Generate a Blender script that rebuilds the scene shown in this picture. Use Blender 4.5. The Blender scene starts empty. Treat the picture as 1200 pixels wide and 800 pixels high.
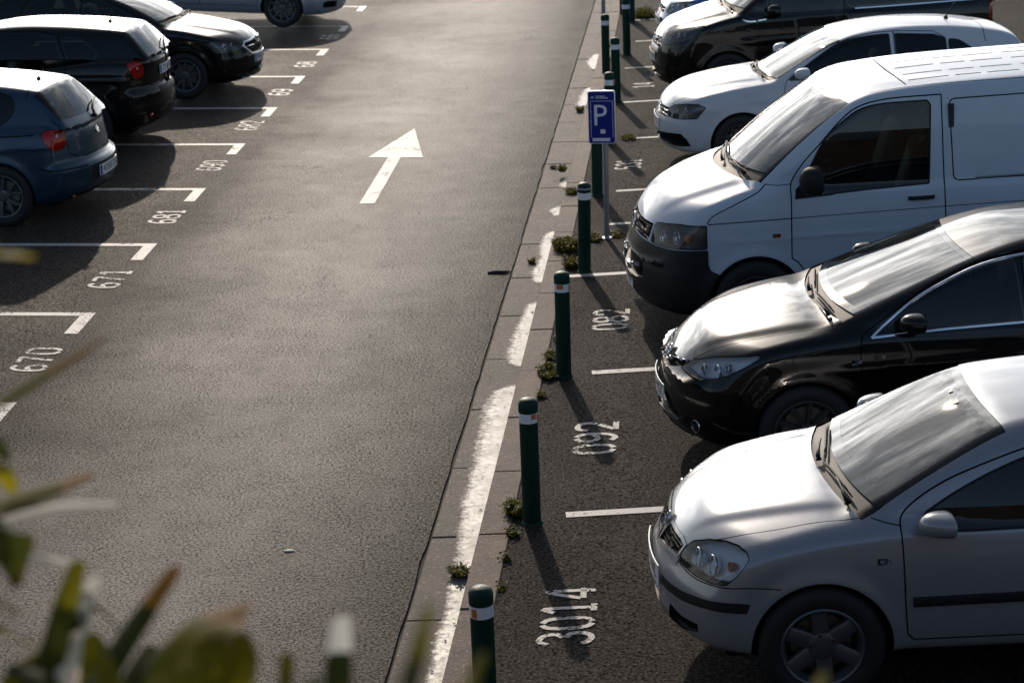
import bpy, math, random
import numpy as np
from mathutils import Vector, Matrix
from mathutils.geometry import tessellate_polygon
R = math.radians
random.seed(7)
rng = np.random.default_rng(7)
scene = bpy.context.scene
COL = scene.collection

# ---------------------------------------------------------------- objects
def link(o, parent=None):
    COL.objects.link(o)
    if parent is not None:
        o.parent = parent
    return o

def tag(o, label=None, cat=None, group=None, kind=None):
    if label: o['label'] = label
    if cat: o['category'] = cat
    if group: o['group'] = group
    if kind: o['kind'] = kind
    return o

def empty(name, loc, rz=0.0):
    o = bpy.data.objects.new(name, None)
    o.empty_display_size = 0.2
    o.location = loc
    o.rotation_euler = (0, 0, rz)
    return link(o)

def mesh_obj(name, V, F, mats, fm=None, parent=None, normals=None, smooth=True):
    me = bpy.data.meshes.new(name)
    V = [tuple(map(float, v)) for v in V]
    me.from_pydata(V, [], [tuple(map(int, f)) for f in F])
    if not isinstance(mats, (list, tuple)):
        mats = [mats]
    for m in mats:
        me.materials.append(m)
    if fm is not None:
        me.polygons.foreach_set('material_index', np.asarray(fm, dtype=np.int32))
    me.polygons.foreach_set('use_smooth', np.full(len(me.polygons), bool(smooth)))
    if normals is not None:
        me.normals_split_custom_set_from_vertices([tuple(map(float, n)) for n in normals])
    me.update()
    o = bpy.data.objects.new(name, me)
    return link(o, parent)

class MB:
    """collects primitives into one mesh"""
    def __init__(s):
        s.V = []; s.F = []; s.M = []
    def add(s, V, F, m=0):
        n = len(s.V)
        s.V += [tuple(v) for v in V]
        s.F += [tuple(i + n for i in f) for f in F]
        s.M += [m] * len(F)
        return s
    def box(s, lo, hi, m=0, bev=0.0):
        (a, b, c), (d, e, f) = lo, hi
        if bev <= 0:
            V = [(a,b,c),(d,b,c),(d,e,c),(a,e,c),(a,b,f),(d,b,f),(d,e,f),(a,e,f)]
            F = [(0,3,2,1),(4,5,6,7),(0,1,5,4),(1,2,6,5),(2,3,7,6),(3,0,4,7)]
            return s.add(V, F, m)
        t = bev
        V = []; F = []
        idx = {}
        for ix, x in enumerate((a, d)):
            for iy, y in enumerate((b, e)):
                for iz, z in enumerate((c, f)):
                    sx = 1 if ix == 0 else -1; sy = 1 if iy == 0 else -1; sz = 1 if iz == 0 else -1
                    for ax, p in enumerate(((x, y + sy*t, z + sz*t), (x + sx*t, y, z + sz*t), (x + sx*t, y + sy*t, z))):
                        idx[(ix, iy, iz, ax)] = len(V); V.append(p)
        g = lambda x, y, z, ax: idx[(x, y, z, ax)]
        for i in (0, 1):
            q = [g(i,0,0,0), g(i,1,0,0), g(i,1,1,0), g(i,0,1,0)]; F.append(q if i else q[::-1])
            q = [g(0,i,0,1), g(1,i,0,1), g(1,i,1,1), g(0,i,1,1)]; F.append(q[::-1] if i else q)
            q = [g(0,0,i,2), g(1,0,i,2), g(1,1,i,2), g(0,1,i,2)]; F.append(q if i else q[::-1])
        for i in (0, 1):
            for j in (0, 1):
                F.append([g(i,j,0,0), g(i,j,1,0), g(i,j,1,1), g(i,j,0,1)])
                F.append([g(i,0,j,0), g(i,1,j,0), g(i,1,j,2), g(i,0,j,2)])
                F.append([g(0,i,j,1), g(1,i,j,1), g(1,i,j,2), g(0,i,j,2)])
        for x in (0, 1):
            for y in (0, 1):
                for z in (0, 1):
                    F.append([g(x,y,z,0), g(x,y,z,1), g(x,y,z,2)])
        c0 = np.array([(a+d)/2, (b+e)/2, (c+f)/2])
        VA = np.array(V)
        F2 = []
        for q in F:
            P = VA[list(q)]
            n = np.cross(P[1]-P[0], P[2]-P[0])
            F2.append(tuple(q) if n @ (P.mean(0)-c0) > 0 else tuple(q[::-1]))
        return s.add(V, F2, m)
    def lathe(s, prof, axis='z', n=32, at=(0,0,0), m=0, a0=0.0, a1=2*math.pi, mi=None):
        """prof: (r, h) pairs; m may be a list per segment"""
        full = abs(a1 - a0 - 2*math.pi) < 1e-6
        k = n if full else n + 1
        V = []
        for (r, h) in prof:
            for i in range(k):
                a = a0 + (a1 - a0) * i / n
                c_, s_ = r*math.cos(a), r*math.sin(a)
                p = (c_, s_, h) if axis == 'z' else ((c_, h, s_) if axis == 'y' else (h, c_, s_))
                V.append((p[0]+at[0], p[1]+at[1], p[2]+at[2]))
        base = len(s.V)
        s.V += V
        for j in range(len(prof)-1):
            mm = m[j] if isinstance(m, (list, tuple)) else m
            for i in range(n):
                i2 = (i+1) % k if full else i+1
                q = (base+j*k+i, base+j*k+i2, base+(j+1)*k+i2, base+(j+1)*k+i)
                s.F.append(q if axis != 'y' else q[::-1]); s.M.append(mm)
        return s
    def tube(s, pts, rad, n=8, m=0, cap=True):
        pts = [Vector(p) for p in pts]
        if not isinstance(rad, (list, tuple)): rad = [rad]*len(pts)
        base = len(s.V)
        up = Vector((0, 0, 1))
        for i, p in enumerate(pts):
            d = (pts[min(i+1, len(pts)-1)] - pts[max(i-1, 0)]).normalized()
            u = d.cross(up)
            if u.length < 1e-4: u = d.cross(Vector((1, 0, 0)))
            u.normalize(); v = d.cross(u)
            for k in range(n):
                a = 2*math.pi*k/n
                q = p + (u*math.cos(a) + v*math.sin(a))*rad[i]
                s.V.append(tuple(q))
        for i in range(len(pts)-1):
            for k in range(n):
                k2 = (k+1) % n
                s.F.append((base+i*n+k, base+i*n+k2, base+(i+1)*n+k2, base+(i+1)*n+k)); s.M.append(m)
        if cap:
            s.F.append(tuple(base+k for k in range(n))[::-1]); s.M.append(m)
            e = base+(len(pts)-1)*n
            s.F.append(tuple(e+k for k in range(n))); s.M.append(m)
        return s
    def ellipsoid(s, c, r, n=20, k=12, m=0, p=1.0):
        V = []; F = []
        f = lambda t: math.copysign(abs(t)**p, t)
        for j in range(k+1):
            th = math.pi*j/k
            for i in range(n):
                ph = 2*math.pi*i/n
                V.append((c[0]+r[0]*f(math.sin(th))*f(math.cos(ph)), c[1]+r[1]*f(math.sin(th))*f(math.sin(ph)), c[2]+r[2]*f(math.cos(th))))
        for j in range(k):
            for i in range(n):
                i2 = (i+1) % n
                F.append((j*n+i, (j+1)*n+i, (j+1)*n+i2, j*n+i2))
        return s.add(V, F, m)
    def prism(s, poly, z0, z1, m=0, xf=None):
        """poly: 2D points extruded from z0 to z1; xf maps (x,y,z)->point"""
        n = len(poly)
        a = sum(poly[i][0]*poly[(i+1)%n][1]-poly[(i+1)%n][0]*poly[i][1] for i in range(n))
        if a < 0: poly = poly[::-1]
        V = [(p[0], p[1], z0) for p in poly] + [(p[0], p[1], z1) for p in poly]
        if xf: V = [xf(*v) for v in V]
        tri = tessellate_polygon([[Vector((p[0], p[1], 0)) for p in poly]])
        F = []
        for t in tri:
            A = (poly[t[1]][0]-poly[t[0]][0])*(poly[t[2]][1]-poly[t[0]][1])-(poly[t[2]][0]-poly[t[0]][0])*(poly[t[1]][1]-poly[t[0]][1])
            t = tuple(t) if A > 0 else tuple(t)[::-1]
            F.append(tuple(i+n for i in t)); F.append(t[::-1])
        for i in range(n):
            j = (i+1) % n
            F.append((i, j, j+n, i+n))
        return s.add(V, F, m)
    def build(s, name, mats, parent=None, smooth=True, auto=None):
        o = mesh_obj(name, s.V, s.F, mats, s.M, parent, smooth=smooth)
        if auto:
            me = o.data
            me.set_sharp_from_angle(angle=R(auto))
        return o

def text_data(txt, size=1.0):
    """flat text mesh (verts, faces), centred on the origin, height = size"""
    cu = bpy.data.curves.new('lettering', 'FONT')
    cu.body = txt; cu.size = size; cu.align_x = 'CENTER'; cu.align_y = 'CENTER'; cu.resolution_u = 3
    o = bpy.data.objects.new('lettering', cu)
    COL.objects.link(o)
    dg = bpy.context.evaluated_depsgraph_get()
    me = bpy.data.meshes.new_from_object(o.evaluated_get(dg))
    V = [tuple(v.co) for v in me.vertices]; F = [tuple(p.vertices) for p in me.polygons]
    bpy.data.objects.remove(o); bpy.data.curves.remove(cu); bpy.data.meshes.remove(me)
    return V, F

# ---------------------------------------------------------------- materials
MATS = {}
def mat(name, base=(.5,.5,.5), rough=.5, metal=0.0, coat=0.0, spec=.5, emit=None, coat_rough=.03):
    if name in MATS: return MATS[name]
    m = bpy.data.materials.new(name); m.use_nodes = True
    b = m.node_tree.nodes['Principled BSDF']
    b.inputs['Base Color'].default_value = (*base, 1)
    b.inputs['Roughness'].default_value = rough
    b.inputs['Metallic'].default_value = metal
    b.inputs['Coat Weight'].default_value = coat
    b.inputs['Coat Roughness'].default_value = coat_rough
    b.inputs['Specular IOR Level'].default_value = spec
    MATS[name] = m
    return m

class NT:
    def __init__(s, m):
        s.t = m.node_tree; s.n = s.t.nodes; s.l = s.t.links
    def node(s, typ, **kw):
        n = s.n.new(typ)
        for k, v in kw.items():
            if k in n.inputs: n.inputs[k].default_value = v
            else: setattr(n, k, v)
        return n
    def link(s, a, b): s.l.new(a, b)
    def noise(s, vec, scale, detail=4, rough=.6, dist=0.0):
        n = s.node('ShaderNodeTexNoise'); n.inputs['Scale'].default_value = scale
        n.inputs['Detail'].default_value = detail; n.inputs['Roughness'].default_value = rough
        n.inputs['Distortion'].default_value = dist
        if vec is not None: s.link(vec, n.inputs['Vector'])
        return n.outputs['Fac']
    def ramp(s, fac, stops):
        n = s.node('ShaderNodeValToRGB'); cr = n.color_ramp
        while len(cr.elements) < len(stops): cr.elements.new(.5)
        for e, (p, c) in zip(cr.elements, stops):
            e.position = p; e.color = (*c, 1) if len(c) == 3 else c
        s.link(fac, n.inputs['Fac'])
        return n.outputs['Color']
    def mapr(s, v, a, b, c, d):
        n = s.node('ShaderNodeMapRange'); n.clamp = True
        for i, x in zip((1, 2, 3, 4), (a, b, c, d)): n.inputs[i].default_value = x
        s.link(v, n.inputs[0]); return n.outputs[0]
    def math(s, op, a, b=None):
        n = s.node('ShaderNodeMath'); n.operation = op
        for i, x in enumerate((a, b)):
            if x is None: continue
            if isinstance(x, (int, float)): n.inputs[i].default_value = x
            else: s.link(x, n.inputs[i])
        return n.outputs[0]
    def mix(s, fac, a, b, blend='MIX'):
        n = s.node('ShaderNodeMix'); n.data_type = 'RGBA'; n.blend_type = blend
        for sock, x in ((n.inputs[0], fac), (n.inputs[6], a), (n.inputs[7], b)):
            if isinstance(x, (int, float)): sock.default_value = x
            elif isinstance(x, tuple): sock.default_value = (*x, 1) if len(x) == 3 else x
            else: s.link(x, sock)
        return n.outputs[2]
    def bump(s, h, strength, dist, normal=None):
        n = s.node('ShaderNodeBump'); n.inputs['Strength'].default_value = strength
        n.inputs['Distance'].default_value = dist
        s.link(h, n.inputs['Height'])
        if normal is not None: s.link(normal, n.inputs['Normal'])
        return n.outputs['Normal']
    def coord(s, which='Object'):
        return s.node('ShaderNodeTexCoord').outputs[which]

def paint(name, base, metal=0.0, rough=.35, coat=1.0, flake=0.0, dirt=.25):
    """car paint; the inside of the shell is dark trim"""
    if name in MATS: return MATS[name]
    m = mat(name, base, rough, metal, coat)
    t = NT(m); b = t.n['Principled BSDF']; out = t.n['Material Output']
    co = t.coord()
    n1 = t.noise(co, 3.0, 6, .65)
    n2 = t.noise(co, 40.0, 3, .6)
    d = t.math('MULTIPLY', t.mapr(n1, .45, .75, 0, 1), t.mapr(n2, .35, .7, .4, 1))
    c = t.mix(t.math('MULTIPLY', d, dirt*.35), tuple(base), (.22, .19, .16))
    t.link(c, b.inputs['Base Color'])
    t.link(t.mapr(n1, .35, .75, .02, .02+.22*dirt), b.inputs['Coat Roughness'])
    if flake:
        f = t.noise(co, 1400, 1, .5)
        t.link(t.mapr(f, .3, .7, rough-.1, rough+.1), b.inputs['Roughness'])
    geo = t.node('ShaderNodeNewGeometry')
    dark = t.node('ShaderNodeBsdfDiffuse'); dark.inputs['Color'].default_value = (.012, .012, .013, 1)
    mx = t.node('ShaderNodeMixShader')
    t.link(geo.outputs['Backfacing'], mx.inputs[0]); t.link(b.outputs[0], mx.inputs[1]); t.link(dark.outputs[0], mx.inputs[2])
    t.link(mx.outputs[0], out.inputs['Surface'])
    return m

def glass(name, tint=(.45, .5, .48), ior=1.5, haze=.03):
    if name in MATS: return MATS[name]
    m = bpy.data.materials.new(name); m.use_nodes = True; MATS[name] = m
    t = NT(m); t.n.remove(t.n['Principled BSDF']); out = t.n['Material Output']
    tr = t.node('ShaderNodeBsdfTransparent'); tr.inputs['Color'].default_value = (*tint, 1)
    gl = t.node('ShaderNodeBsdfGlossy'); gl.inputs['Roughness'].default_value = .02
    fr = t.node('ShaderNodeFresnel'); fr.inputs['IOR'].default_value = ior
    df = t.node('ShaderNodeBsdfDiffuse'); df.inputs['Color'].default_value = (.42, .41, .38, 1)
    co = t.coord()
    hz = t.mapr(t.noise(co, 5.0, 5, .65), .35, .75, haze*.3, haze*1.8)
    m1 = t.node('ShaderNodeMixShader'); m2 = t.node('ShaderNodeMixShader')
    t.link(hz, m1.inputs[0]); t.link(tr.outputs[0], m1.inputs[1]); t.link(df.outputs[0], m1.inputs[2])
    t.link(fr.outputs[0], m2.inputs[0]); t.link(m1.outputs[0], m2.inputs[1]); t.link(gl.outputs[0], m2.inputs[2])
    t.link(m2.outputs[0], out.inputs['Surface'])
    return m

def lens(name, tint, diff, amt):
    """coloured lamp cover"""
    if name in MATS: return MATS[name]
    m = bpy.data.materials.new(name); m.use_nodes = True; MATS[name] = m
    t = NT(m); t.n.remove(t.n['Principled BSDF']); out = t.n['Material Output']
    tr = t.node('ShaderNodeBsdfTransparent'); tr.inputs['Color'].default_value = (*tint, 1)
    gl = t.node('ShaderNodeBsdfGlossy'); gl.inputs['Roughness'].default_value = .03
    fr = t.node('ShaderNodeFresnel'); fr.inputs['IOR'].default_value = 1.5
    df = t.node('ShaderNodeBsdfDiffuse'); df.inputs['Color'].default_value = (*diff, 1)
    m1 = t.node('ShaderNodeMixShader'); m1.inputs[0].default_value = amt
    m2 = t.node('ShaderNodeMixShader')
    t.link(tr.outputs[0], m1.inputs[1]); t.link(df.outputs[0], m1.inputs[2])
    t.link(fr.outputs[0], m2.inputs[0]); t.link(m1.outputs[0], m2.inputs[1]); t.link(gl.outputs[0], m2.inputs[2])
    t.link(m2.outputs[0], out.inputs['Surface'])
    return m

M_TRIM = mat('black plastic trim', (.014, .014, .015), .6, spec=.2)
M_FRIT = mat('black glass border', (.006, .006, .006), .06, spec=.42)
M_GAP = mat('panel gap', (.004, .004, .004), .9, spec=.1)
M_BUMP = mat('grey bumper plastic', (.012, .0125, .014), .5, spec=.3)
M_GLOSSBLK = mat('gloss black', (.006, .006, .007), .12, coat=.5)
M_CHROME = mat('chrome', (.72, .73, .75), .08, 1.0)
M_SATIN = mat('satin silver', (.55, .56, .58), .3, 1.0)
M_RUBBER = mat('tyre rubber', (.014, .014, .014), .75)
M_RIM = mat('alloy wheel', (.13, .133, .138), .4, .6)
M_DARKRIM = mat('dark wheel metal', (.03, .03, .03), .6)  # darker metal for barrels, drums and some whole rims
M_INT = mat('cabin trim', (.02, .02, .021), .7)
M_INTG = mat('dashboard grey', (.13, .135, .135), .7)
M_SEAT = mat('seat fabric', (.07, .072, .075), .9)
M_REFL = mat('lamp reflector', (.80, .82, .85), .3, .1)
M_LAMPDK = mat('lamp housing', (.05, .05, .055), .3)
M_BULB = mat('lamp bowl', (.85, .86, .88), .06, 1.0)
M_AMBER = mat('amber lamp', (.75, .22, .03), .2, coat=.5)
M_PLATE = mat('number plate white', (.72, .72, .7), .35)
M_PLBLUE = mat('plate blue band', (.01, .03, .3), .35)
M_INK = mat('plate black ink', (.01, .01, .01), .4)
M_LENS = glass('clear lamp cover', (.90, .92, .94), 1.5, .06)
M_GLASS = glass('windscreen glass', (.62, .70, .66), 1.52, .05)
M_TGLASS = glass('tinted side glass', (.16, .20, .21), 1.5, .006)
M_RED = lens('red lamp cover', (.8, .02, .015), (.55, .012, .01), .45)
M_REDREFL = mat('red reflector', (.45, .01, .01), .25, coat=.6)
M_DISC = mat('brake disc', (.25, .24, .23), .4, .9)
M_STICK = mat('paper sticker', (.6, .58, .5), .6)

# ---------------------------------------------------------------- car body solid
def smax(a, b, k):
    h = np.clip(.5 + .5*(a-b)/k, 0, 1)
    return b*(1-h) + a*h + k*h*(1-h)
def smin(a, b, k):
    return -smax(-a, -b, k)

class Curve:
    """smoothed monotone curve through knots"""
    def __init__(s, kn, sig=.03):
        kn = sorted(kn)
        x = np.array([k[0] for k in kn], float); y = np.array([k[1] for k in kn], float)
        if len(x) == 1:
            s.x = np.array([x[0]-1, x[0]+1]); s.y = np.array([y[0], y[0]]); return
        h = np.diff(x); d = np.diff(y)/h
        t = np.zeros(len(x))
        t[0] = d[0]; t[-1] = d[-1]
        for i in range(1, len(x)-1):
            if d[i-1]*d[i] > 0:
                w1 = 2*h[i]+h[i-1]; w2 = h[i]+2*h[i-1]
                t[i] = (w1+w2)/(w1/d[i-1]+w2/d[i])
        pad = 6*sig + .02
        X = np.linspace(x[0]-pad, x[-1]+pad, 2600)
        i = np.clip(np.searchsorted(x, X)-1, 0, len(h)-1)
        u = (X-x[i])/h[i]
        Y = (y[i]*(1+2*u)*(1-u)**2 + h[i]*t[i]*u*(1-u)**2 + y[i+1]*u*u*(3-2*u) + h[i]*t[i+1]*u*u*(u-1))
        Y = np.where(X < x[0], y[0]+t[0]*(X-x[0]), Y); Y = np.where(X > x[-1], y[-1]+t[-1]*(X-x[-1]), Y)
        if sig > 0:
            dx = X[1]-X[0]; n = max(1, int(3*sig/dx))
            k = np.exp(-.5*(np.arange(-n, n+1)*dx/sig)**2); k /= k.sum()
            Yp = np.concatenate([Y[0]+(Y[1]-Y[0])*np.arange(-n, 0), Y, Y[-1]+(Y[-1]-Y[-2])*np.arange(1, n+1)])
            Y = np.convolve(Yp, k, 'valid')
        s.x = X; s.y = Y
        s.e0 = (Y[1]-Y[0])/(X[1]-X[0]); s.e1 = (Y[-1]-Y[-2])/(X[1]-X[0])
    def __call__(s, v):
        return np.interp(v, s.x, s.y)

class Body:
    def __init__(s, P):
        s.P = P
        C = lambda k, sig=.03: Curve(P[k], sig)
        s.hood = C('hood', .05); s.crown = C('crown', .08); s.plan = C('plan', .08); s.side = C('side', .03)
        s.fx = C('fx', .012); s.rx = C('rx', .012); s.roof = C('roof', .12); s.gw = C('gw', .08)
        s.zb = Curve(P.get('zb', [(0, .2), (P['L'], .2)]), .05)
        s.slope = lambda x: (s.hood(x+.01)-s.hood(x-.01))/.02
        s.creases = [(Curve(k, .03), a, w, x0, x1) for (k, a, w, x0, x1) in P.get('creases', [])]
        s.hcre = [(Curve(k, .03), a, w, x0, x1) for (k, a, w, x0, x1) in P.get('hcre', [])]
    def f(s, X, Y, Z):
        P = s.P; A = np.abs(Y); hw = P['hw']; L = P['L']
        # ---- lower body
        w = s.plan(X) - s.side(Z)
        for (wx, wz, Rr) in P['wheels']:
            r = np.sqrt((X-wx)**2 + (Z-wz)**2)
            w = w + P.get('flare', .015)*np.exp(-((r-Rr)/.05)**2)
        for (cv, a, wd, x0, x1) in s.creases:
            fade = np.clip((X-x0)/.25, 0, 1)*np.clip((x1-X)/.25, 0, 1)
            w = w + a*fade*np.exp(-np.abs((Z-cv(X))/wd)**1.6)
        sd = A - w
        ht = s.hood(X) - s.crown(X)*np.minimum(A/hw, 1.15)**P.get('crp', 2.2)
        for (cv, a, wd, x0, x1) in s.hcre:
            fade = np.clip((X-x0)/.2, 0, 1)*np.clip((x1-X)/.2, 0, 1)
            fade = fade*fade*(3-2*fade)
            ht = ht + a*fade/(1+np.exp(np.clip(-(cv(X)-A)/wd, -30, 30)))
        tp = (Z - ht)/np.sqrt(1+s.slope(X)**2)
        fa, fp = P['fplan']; ra, rp = P['rplan']
        fr = s.fx(Z) + fa*(A/hw)**fp - X
        sl = (s.fx(Z+.01)-s.fx(Z-.01))/.02
        fr = fr/np.sqrt(1+np.minimum(sl*sl, 9)+(fa*fp/hw*(A/hw)**(fp-1))**2*.8)
        rr = X - (L - s.rx(Z) - ra*(A/hw)**rp)
        sl = (s.rx(Z+.01)-s.rx(Z-.01))/.02
        rr = rr/np.sqrt(1+np.minimum(sl*sl, 9)+(ra*rp/hw*(A/hw)**(rp-1))**2*.8)
        lo = smax(sd, tp, P.get('k_sh', .08))
        lo = smax(lo, fr, P.get('k_f', .10))
        lo = smax(lo, rr, P.get('k_r', .08))
        lo = smax(lo, s.zb(X) - Z, .05)
        # ---- cabin
        x0, z0, x1, z1, bu, kf = P['ws']
        m = (z1-z0)/(x1-x0)
        xx = X - kf*A*A
        t = np.clip((xx-x0)/(x1-x0), -.4, 1.4)
        ws = (Z - (z0 + m*(xx-x0) + bu*4*t*(1-t)))/math.sqrt(1+m*m)
        x0, z0, x1, z1, bu, kr = P['bl']
        m = (z1-z0)/(x1-x0)
        xx = X + kr*A*A
        t = np.clip((xx-x0)/(x1-x0), -.4, 1.4)
        if P.get('vback'):
            bl = (X - (x0 + (Z-z0)/m - kr*A*A + bu*4*t*(1-t)))/math.sqrt(1+1/(m*m))
        else:
            bl = (Z - (z0 + m*(xx-x0) + bu*4*t*(1-t)))/math.sqrt(1+m*m)
        rf = Z - (s.roof(X) - P['rcrown']*(A/hw)**2.2)
        zg, tu, tc = P['tum']
        dz = np.maximum(Z - zg, -.03)
        gs = (A - (s.gw(X) - tu*dz - tc*np.maximum(dz, 0)**2))/math.sqrt(1+tu*tu)
        gh = smax(ws, rf, P.get('k_ws', .07))
        gh = smax(gh, bl, P.get('k_bl', .06))
        gh = smax(gh, gs, P.get('k_g', .08))
        gh = np.maximum(gh, np.where(X > .55*L, P.get('gbot', P['tum'][0]+.02), P.get('gbotf', .6)) - Z)
        return smin(lo, gh, P.get('k_c', .03))
    def grad(s, V, e=.003):
        x, y, z = V.T
        g = np.stack([s.f(x+e, y, z)-s.f(x-e, y, z), s.f(x, y+e, z)-s.f(x, y-e, z), s.f(x, y, z+e)-s.f(x, y, z-e)], 1)/(2*e)
        return g
    def project(s, V, it=3):
        V = np.array(V, float)
        for _ in range(it):
            v = s.f(*V.T); g = s.grad(V)
            V -= (v/np.maximum((g*g).sum(1), .2))[:, None]*g
        return V
    def normal(s, V):
        g = s.grad(np.asarray(V, float))
        return g/np.linalg.norm(g, axis=1)[:, None]
    # ---- ray casts along axes
    def _solve(s, P0, P1, n=90):
        a, b = 0.0, 1.0
        for k in range(4):
            t = np.linspace(a, b, n if k == 0 else 14)
            Q = P0[None]+(P1-P0)[None]*t[:, None]
            v = s.f(*Q.T)
            neg = v < 0
            if not neg.any(): return P1
            i = max(int(np.argmax(neg)), 1)
            a, b = t[i-1], t[i]
        va, vb = v[i-1], v[i]
        t = a+(b-a)*(va/(va-vb) if va > vb else .5)
        return P0+(P1-P0)*t
    def sx(s, y, z): return s._solve(np.array([-.3, y, z]), np.array([1.6, y, z]))
    def sxr(s, y, z): return s._solve(np.array([s.P['L']+.3, y, z]), np.array([s.P['L']-1.8, y, z]))
    def sy(s, x, z, sg=-1): return s._solve(np.array([x, sg*1.3, z]), np.array([x, 0, z]))
    def sz(s, x, y): return s._solve(np.array([x, y, 2.6]), np.array([x, y, .1]))
    # ---- meshing
    def mesh(s, h):
        P = s.P; L = P['L']
        X = np.arange(-.1, L+.1+h, h); Ym = math.ceil((P['hw']+.08)/h)
        Y = np.arange(-Ym, Ym+1)*h; Z = np.arange(.06, P['H']+.08+h, h)
        half = Y >= 0
        G = s.f(X[:, None, None], Y[half][None, :, None], Z[None, None, :])
        F = np.concatenate([G[:, :0:-1], G], 1)
        nx, ny, nz = F.shape
        S = F < 0
        acc = np.zeros((nx-1, ny-1, nz-1, 3)); cnt = np.zeros((nx-1, ny-1, nz-1))
        for ax in range(3):
            b = [(ax+1) % 3, (ax+2) % 3]
            for o1 in (0, 1):
                for o2 in (0, 1):
                    sl0 = [None]*3; off = [0]*3; off[b[0]] = o1; off[b[1]] = o2
                    sl1 = [None]*3
                    for k in range(3):
                        n = F.shape[k]-1
                        sl0[k] = slice(off[k], off[k]+n); sl1[k] = slice(off[k], off[k]+n)
                    sl1[ax] = slice(1, F.shape[ax]); sl0[ax] = slice(0, F.shape[ax]-1)
                    A = F[tuple(sl0)]; B = F[tuple(sl1)]
                    cr = (A < 0) != (B < 0)
                    t = np.where(cr, A/np.where(cr, A-B, 1), 0)
                    cnt += cr
                    for k in range(3):
                        acc[..., k] += np.where(cr, t if k == ax else off[k], 0)
        cell = cnt > 0
        idx = -np.ones(cell.shape, int); I = np.argwhere(cell)
        idx[cell] = np.arange(len(I))
        pos = acc[cell]/cnt[cell][:, None]
        V = (I + pos)*h + np.array([X[0], Y[0], Z[0]])
        Q = []
        for ax in range(3):
            b0, b1 = (ax+1) % 3, (ax+2) % 3
            sa = [slice(None)]*3; sb = [slice(None)]*3
            sa[ax] = slice(0, -1); sb[ax] = slice(1, None)
            A = S[tuple(sa)]; B = S[tuple(sb)]
            E = np.argwhere(A != B)
            E = E[(E[:, b0] > 0) & (E[:, b1] > 0) & (E[:, b0] < F.shape[b0]-1) & (E[:, b1] < F.shape[b1]-1)]
            inside = A[tuple(E.T)]
            def c(d0, d1):
                T = E.copy(); T[:, b0] += d0; T[:, b1] += d1
                return idx[tuple(T.T)]
            q = np.stack([c(-1, -1), c(0, -1), c(0, 0), c(-1, 0)], 1)
            q[~inside] = q[~inside][:, ::-1]
            Q.append(q)
        Q = np.concatenate(Q)
        Q = Q[(Q >= 0).all(1)]
        V = s.project(V, 3)
        ed = np.concatenate([Q[:, [0, 1]], Q[:, [1, 2]], Q[:, [2, 3]], Q[:, [3, 0]]])
        for _ in range(2):
            a = np.zeros_like(V); n = np.zeros(len(V))
            for k in range(3):
                a[:, k] = np.bincount(ed[:, 0], V[ed[:, 1], k], len(V)) + np.bincount(ed[:, 1], V[ed[:, 0], k], len(V))
            n = np.bincount(ed[:, 0], minlength=len(V)) + np.bincount(ed[:, 1], minlength=len(V))
            V = .5*V + .5*a/np.maximum(n, 1)[:, None]
            V = s.project(V, 2)
        s.V = [tuple(v) for v in V.tolist()]
        s.n0 = len(V)
        s.F = [tuple(q) for q in Q.tolist()]
        s.T = ['body']*len(s.F)
        n = len(s.F)
        s.A0 = np.zeros((n*3, 3)); s.A0[:n] = V[Q[:, 0]]        # a corner of every face, for quick picking
        s.N0 = np.zeros((n*3, 3)); s.N0[:n] = s.normal(V)[Q[:, 0]]
        s.TI = np.zeros(n*3, np.int16); s.tid = {'body': 0}
        return s
    def _tid(s, t): return s.tid.setdefault(t, len(s.tid))
    def _sett(s, i, t):
        s.T[i] = t; s.TI[i] = s._tid(t)
    def _addf(s, f, t, src):
        i = len(s.F)
        if i >= len(s.TI):
            s.A0 = np.concatenate([s.A0, np.zeros_like(s.A0)]); s.N0 = np.concatenate([s.N0, np.zeros_like(s.N0)]); s.TI = np.concatenate([s.TI, np.zeros_like(s.TI)])
        s.F.append(f); s.T.append(t); s.A0[i] = s.V[f[0]]; s.N0[i] = s.N0[src]; s.TI[i] = s._tid(t)
        return i
    # ---- cutting outlines into the skin
    def cut(s, poly, plane, tg, frm=('body',), sg=0, box=None, ang=.25):
        """plane: 'side' (x,z) | 'front' (y,z) | 'rear' (y,z) | 'top' (x,y) | ('obl', deg) seen from deg off the side toward the nose"""
        frm = set(frm)
        poly = [tuple(p) for p in poly]
        nf = len(s.F)
        frid = [s.tid[t] for t in frm if t in s.tid]
        if plane == 'side': Mx = np.array([[1, 0, 0], [0, 0, 1]]); d = np.array([0, sg, 0.])
        elif plane == 'front': Mx = np.array([[0, 1, 0], [0, 0, 1]]); d = np.array([-1., 0, 0])
        elif plane == 'rear': Mx = np.array([[0, 1, 0], [0, 0, 1]]); d = np.array([1., 0, 0])
        elif plane == 'top': Mx = np.array([[1, 0, 0], [0, 1, 0]]); d = np.array([0, 0, 1.])
        else:
            a = R(plane[1]); # direction toward viewer: side*cos + nose*sin
            d = np.array([-math.sin(a), sg*math.cos(a), 0])
            Mx = np.array([[math.cos(a), sg*math.sin(a), 0], [0, 0, 1]])
        PA = np.array(poly)
        lo = PA.min(0)-.06; hi = PA.max(0)+.06
        A0 = s.A0[:nf]
        u = A0 @ Mx.T
        ok = (u > lo).all(1) & (u < hi).all(1) & np.isin(s.TI[:nf], frid)
        if box is not None:
            for k, (a, b) in enumerate(box):
                if a is not None: ok &= A0[:, k] > a
                if b is not None: ok &= A0[:, k] < b
        if sg and plane != 'top': ok &= A0[:, 1]*sg > -.03
        ok &= (s.N0[:nf] @ d) > ang
        cand = np.nonzero(ok)[0]
        if len(cand) == 0: return
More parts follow.
